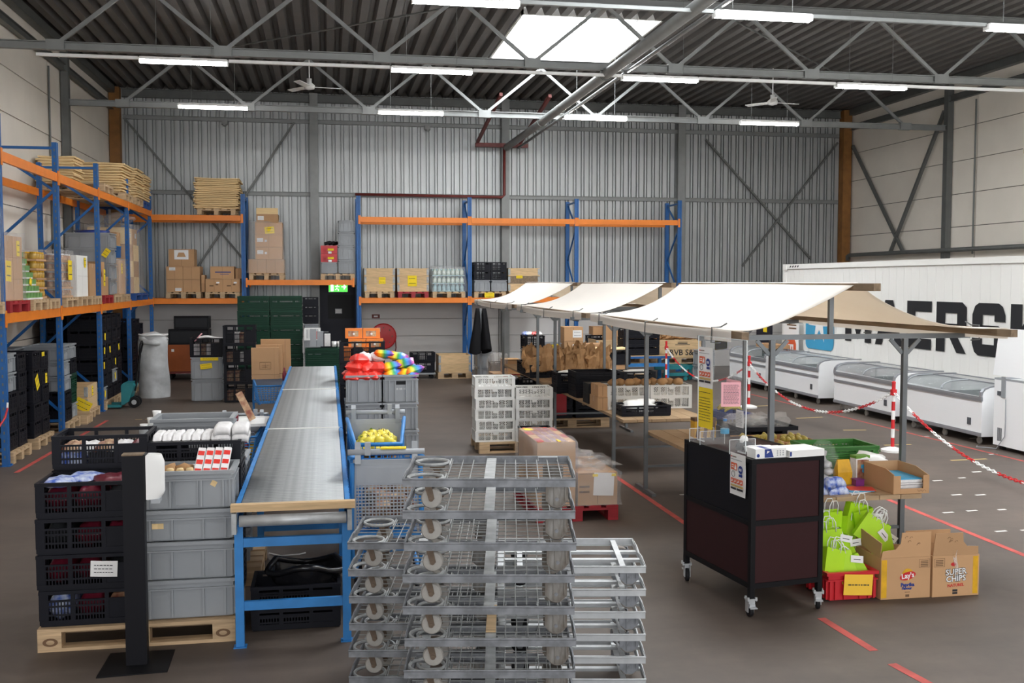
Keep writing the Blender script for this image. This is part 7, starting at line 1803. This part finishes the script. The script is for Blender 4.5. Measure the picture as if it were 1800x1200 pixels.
obj('seal', M().bx(.0, .75, .0, .03, .9505, .975).bx(.0, .75, 1.07, 1.1, .9505, .975).bx(.0, .03, .031, 1.069, .9505, .975).bx(.72, .75, .031, 1.069, .9505, .975).mesh('seal', 'grey_light'), t)
ld = obj('lid', M().bx(-.03, .04, 0, 1.1, 0.04, .68).mesh('lid', 'freezer'), t, (.0, 0, .97), (0, .12, 0))
for y in (.2, .9): obj('hinge', M().bx(-.012, -.001, y-.04, y+.04, .72, 1.0).mesh('hinge', 'grey'), t)
v = M()
for k in range(6): v.bx(-.003, -.0005, .92+.016*k, .928+.016*k, .12, .3)
obj('vent_slots', v.mesh('vent_slots', 'grey_dark'), t)
obj('power_cable', M().tube([(-.005, .85, .7), (-.015, .83, .4), (-.012, .84, .2), (-.02, 1.0, .012), (-.1, 1.15, .008), (-.18, 1.2, .008), (-.1, 1.3, .008)], .006, 6).mesh('power_cable', 'grey_light', True), t)
obj('socket', M().bx(-.012, -.001, .95, 1.02, .74, .8).mesh('socket', 'grey_dark'), t)
for x in (.08, .67):
    for y in (.1, 1.0): obj('foot', M().bx(x-.03, x+.03, y-.03, y+.03, 0, .0595).mesh('foot', 'black_soft'), t)
# things behind and on the far freezer
t = thing('banner_stand', 'white roll-up banner with an orange emblem behind far freezers', 'banner', (9.9, 20.75, 0))
obj('panel', box('panel', 'paper', -.006, .006, -.36, .36, .06, 1.5), t); obj('base', box('base', 'grey', -.06, .06, -.38, .38, 0, .055), t)
m = M().prism([(-.25, .6), (.25, .6), (.25, .95), (.15, 1.08), (-.15, 1.08), (-.25, .95)], -.009, -.0065, 'x')
em = obj('orange_emblem', m.mesh('orange_emblem', 'orange_logo'), t); mm = M()
for k in range(3): mm.bx(-.0115, -.0092, -.13+.1*k, -.08+.1*k, .65, .88)
mm.bx(-.0115, -.0092, -.13, .12, .88, .93); obj('white_fingers', mm.mesh('white_fingers', 'paper'), em)
obj('heading', M().bx(-.009, -.0065, -.25, .2, 1.33, 1.36).bx(-.009, -.0065, -.25, .1, 1.26, 1.29).mesh('heading', 'ink_brown'), t)
t = thing('dark_cabinet', 'dark panel with a yellow note behind the farthest freezer', 'panel', (9.7, 21.75, 0)); obj('panel', box('panel', 'door', 0, .05, -.38, .38, 0, 1.5), t); obj('yellow_note', box('yellow_note', 'yellow_paper', -.004, -.0005, -.2, .0, 1.15, 1.35), t)
carton('flat brown carton on top of the farthest freezer', 9.42, 9.8, 20.6, 21.5, .838, .92, tape=False)
tag(obj('yellow_flag', M().surf(lambda a, b: (a*.3, 0, .3*b*(1-a*.4)+.04*a), 3, 3, .006).mesh('yellow_flag', 'yellow_paper')), 'yellow cloth at the far left end of the freezers', 'cloth').location = (8.7, 22.14, .722)
stack([('grey', .35)]*2, 8.5, 22.3, .02, 'behind the yellow cloth', 0, .4, .4, .35)
# ================================================================== CHAIN BARRIER
def post(label, x, y, h=.92):
    t = thing('barrier_post', label, 'post', (x, y, 0))
    obj('base', M().lathe([(.15, 0), (.15, .03), (.05, .06), (.028, .065)], 18).mesh('base', 'white_rough'), t)
    n = 7; zz = [.066+(h-.066)*i/n for i in range(n+1)]
    for i in range(n): obj('band', M().lathe([(.024, zz[i]), (.024, zz[i+1]-.0006)], 14).mesh('band', 'redc' if i % 2 == 0 else 'white'), t)
    obj('cap', M().lathe([(.027, h), (.027, h+.02), (.01, h+.03)], 14).mesh('cap', 'redc'), t)
    obj('chain_hook', M().tube([(.024, 0, h-.12), (.04, 0, h-.13), (.04, 0, h-.09)], .006, 6).bx(-.03, .03, -.03, .03, h-.16, h-.08).mesh('chain_hook', 'redc'), t)
def chain(label, p, q, sagz, n):
    p, q = Vector(p), Vector(q)
    t = thing('barrier_chain', label, 'chain', tuple(p))
    pts = []
    for i in range(n+1):
        a = i/n; v = p.lerp(q, a); v.z -= 4*a*(1-a)*sagz; pts.append(v-p)
    gl = 9
    seg = 0
    while seg*gl < n:
        m = M()
        for i in range(seg*gl, min(n, (seg+1)*gl)):
            a, b = pts[i], pts[i+1]; d = b-a; L = d.length*.72; c = (a+b)/2; d.normalize()
            w = Vector((0, 0, 1)) if i % 2 else Vector((d.y, -d.x, 0)).normalized()
            w = (w-d*w.dot(d)).normalized()
            ring = [c+d*L*.95*math.cos(k*PI/4)+w*.017*math.sin(k*PI/4) for k in range(8)]
            m.tube(ring, .0065, 5, True)
        obj('red_links' if seg % 2 else 'white_links', m.mesh('links', 'redc' if seg % 2 else 'white'), t); seg += 1
PA, PB = (7.47, 12.55), (7.5, 22.0)
post('red and white striped chain post right of the nearest stall', *PA); post('red and white striped chain post before the blue table', *PB)
post('red and white striped chain post behind the acrylic screen', 7.5, 17.4)
chain('red and white plastic chain sagging from near post to middle post', (7.47, 12.58, .79), (7.5, 17.37, .79), .52, 96)
chain('red and white plastic chain from the far post to middle post', (7.5, 21.97, .79), (7.5, 17.43, .79), .5, 92)
chain('red and white plastic chain running from near post to the right', (7.47, 12.52, .79), (7.45, 7.2, .79), .7, 110)
post('red and white striped chain post outside the right edge', 7.45, 7.17)
one('warning_cone', 'white and red folded sign standing behind the middle post', 'sign', M().prism([(-.2, 0), (.2, 0), (.03, .62), (-.03, .62)], -.008, .008, 'y').mesh('warning_cone', 'clear'), (7.35, 17.7, .002), (.1, 0, -.3))
t = thing('floor_chain', 'red and white chain end hanging at the left rack post', 'chain', (-3.84, 13.3, .75))
obj('links', M().tube([(0, 0, 0), (-.02, -.05, -.12), (-.08, -.15, -.24), (-.15, -.3, -.32)], .012, 6).mesh('links', 'redc'), t); obj('white_links', M().tube([(-.0, -.02, .0), (-.0, .0, .06)], .012, 6).mesh('white_links', 'white'), t)
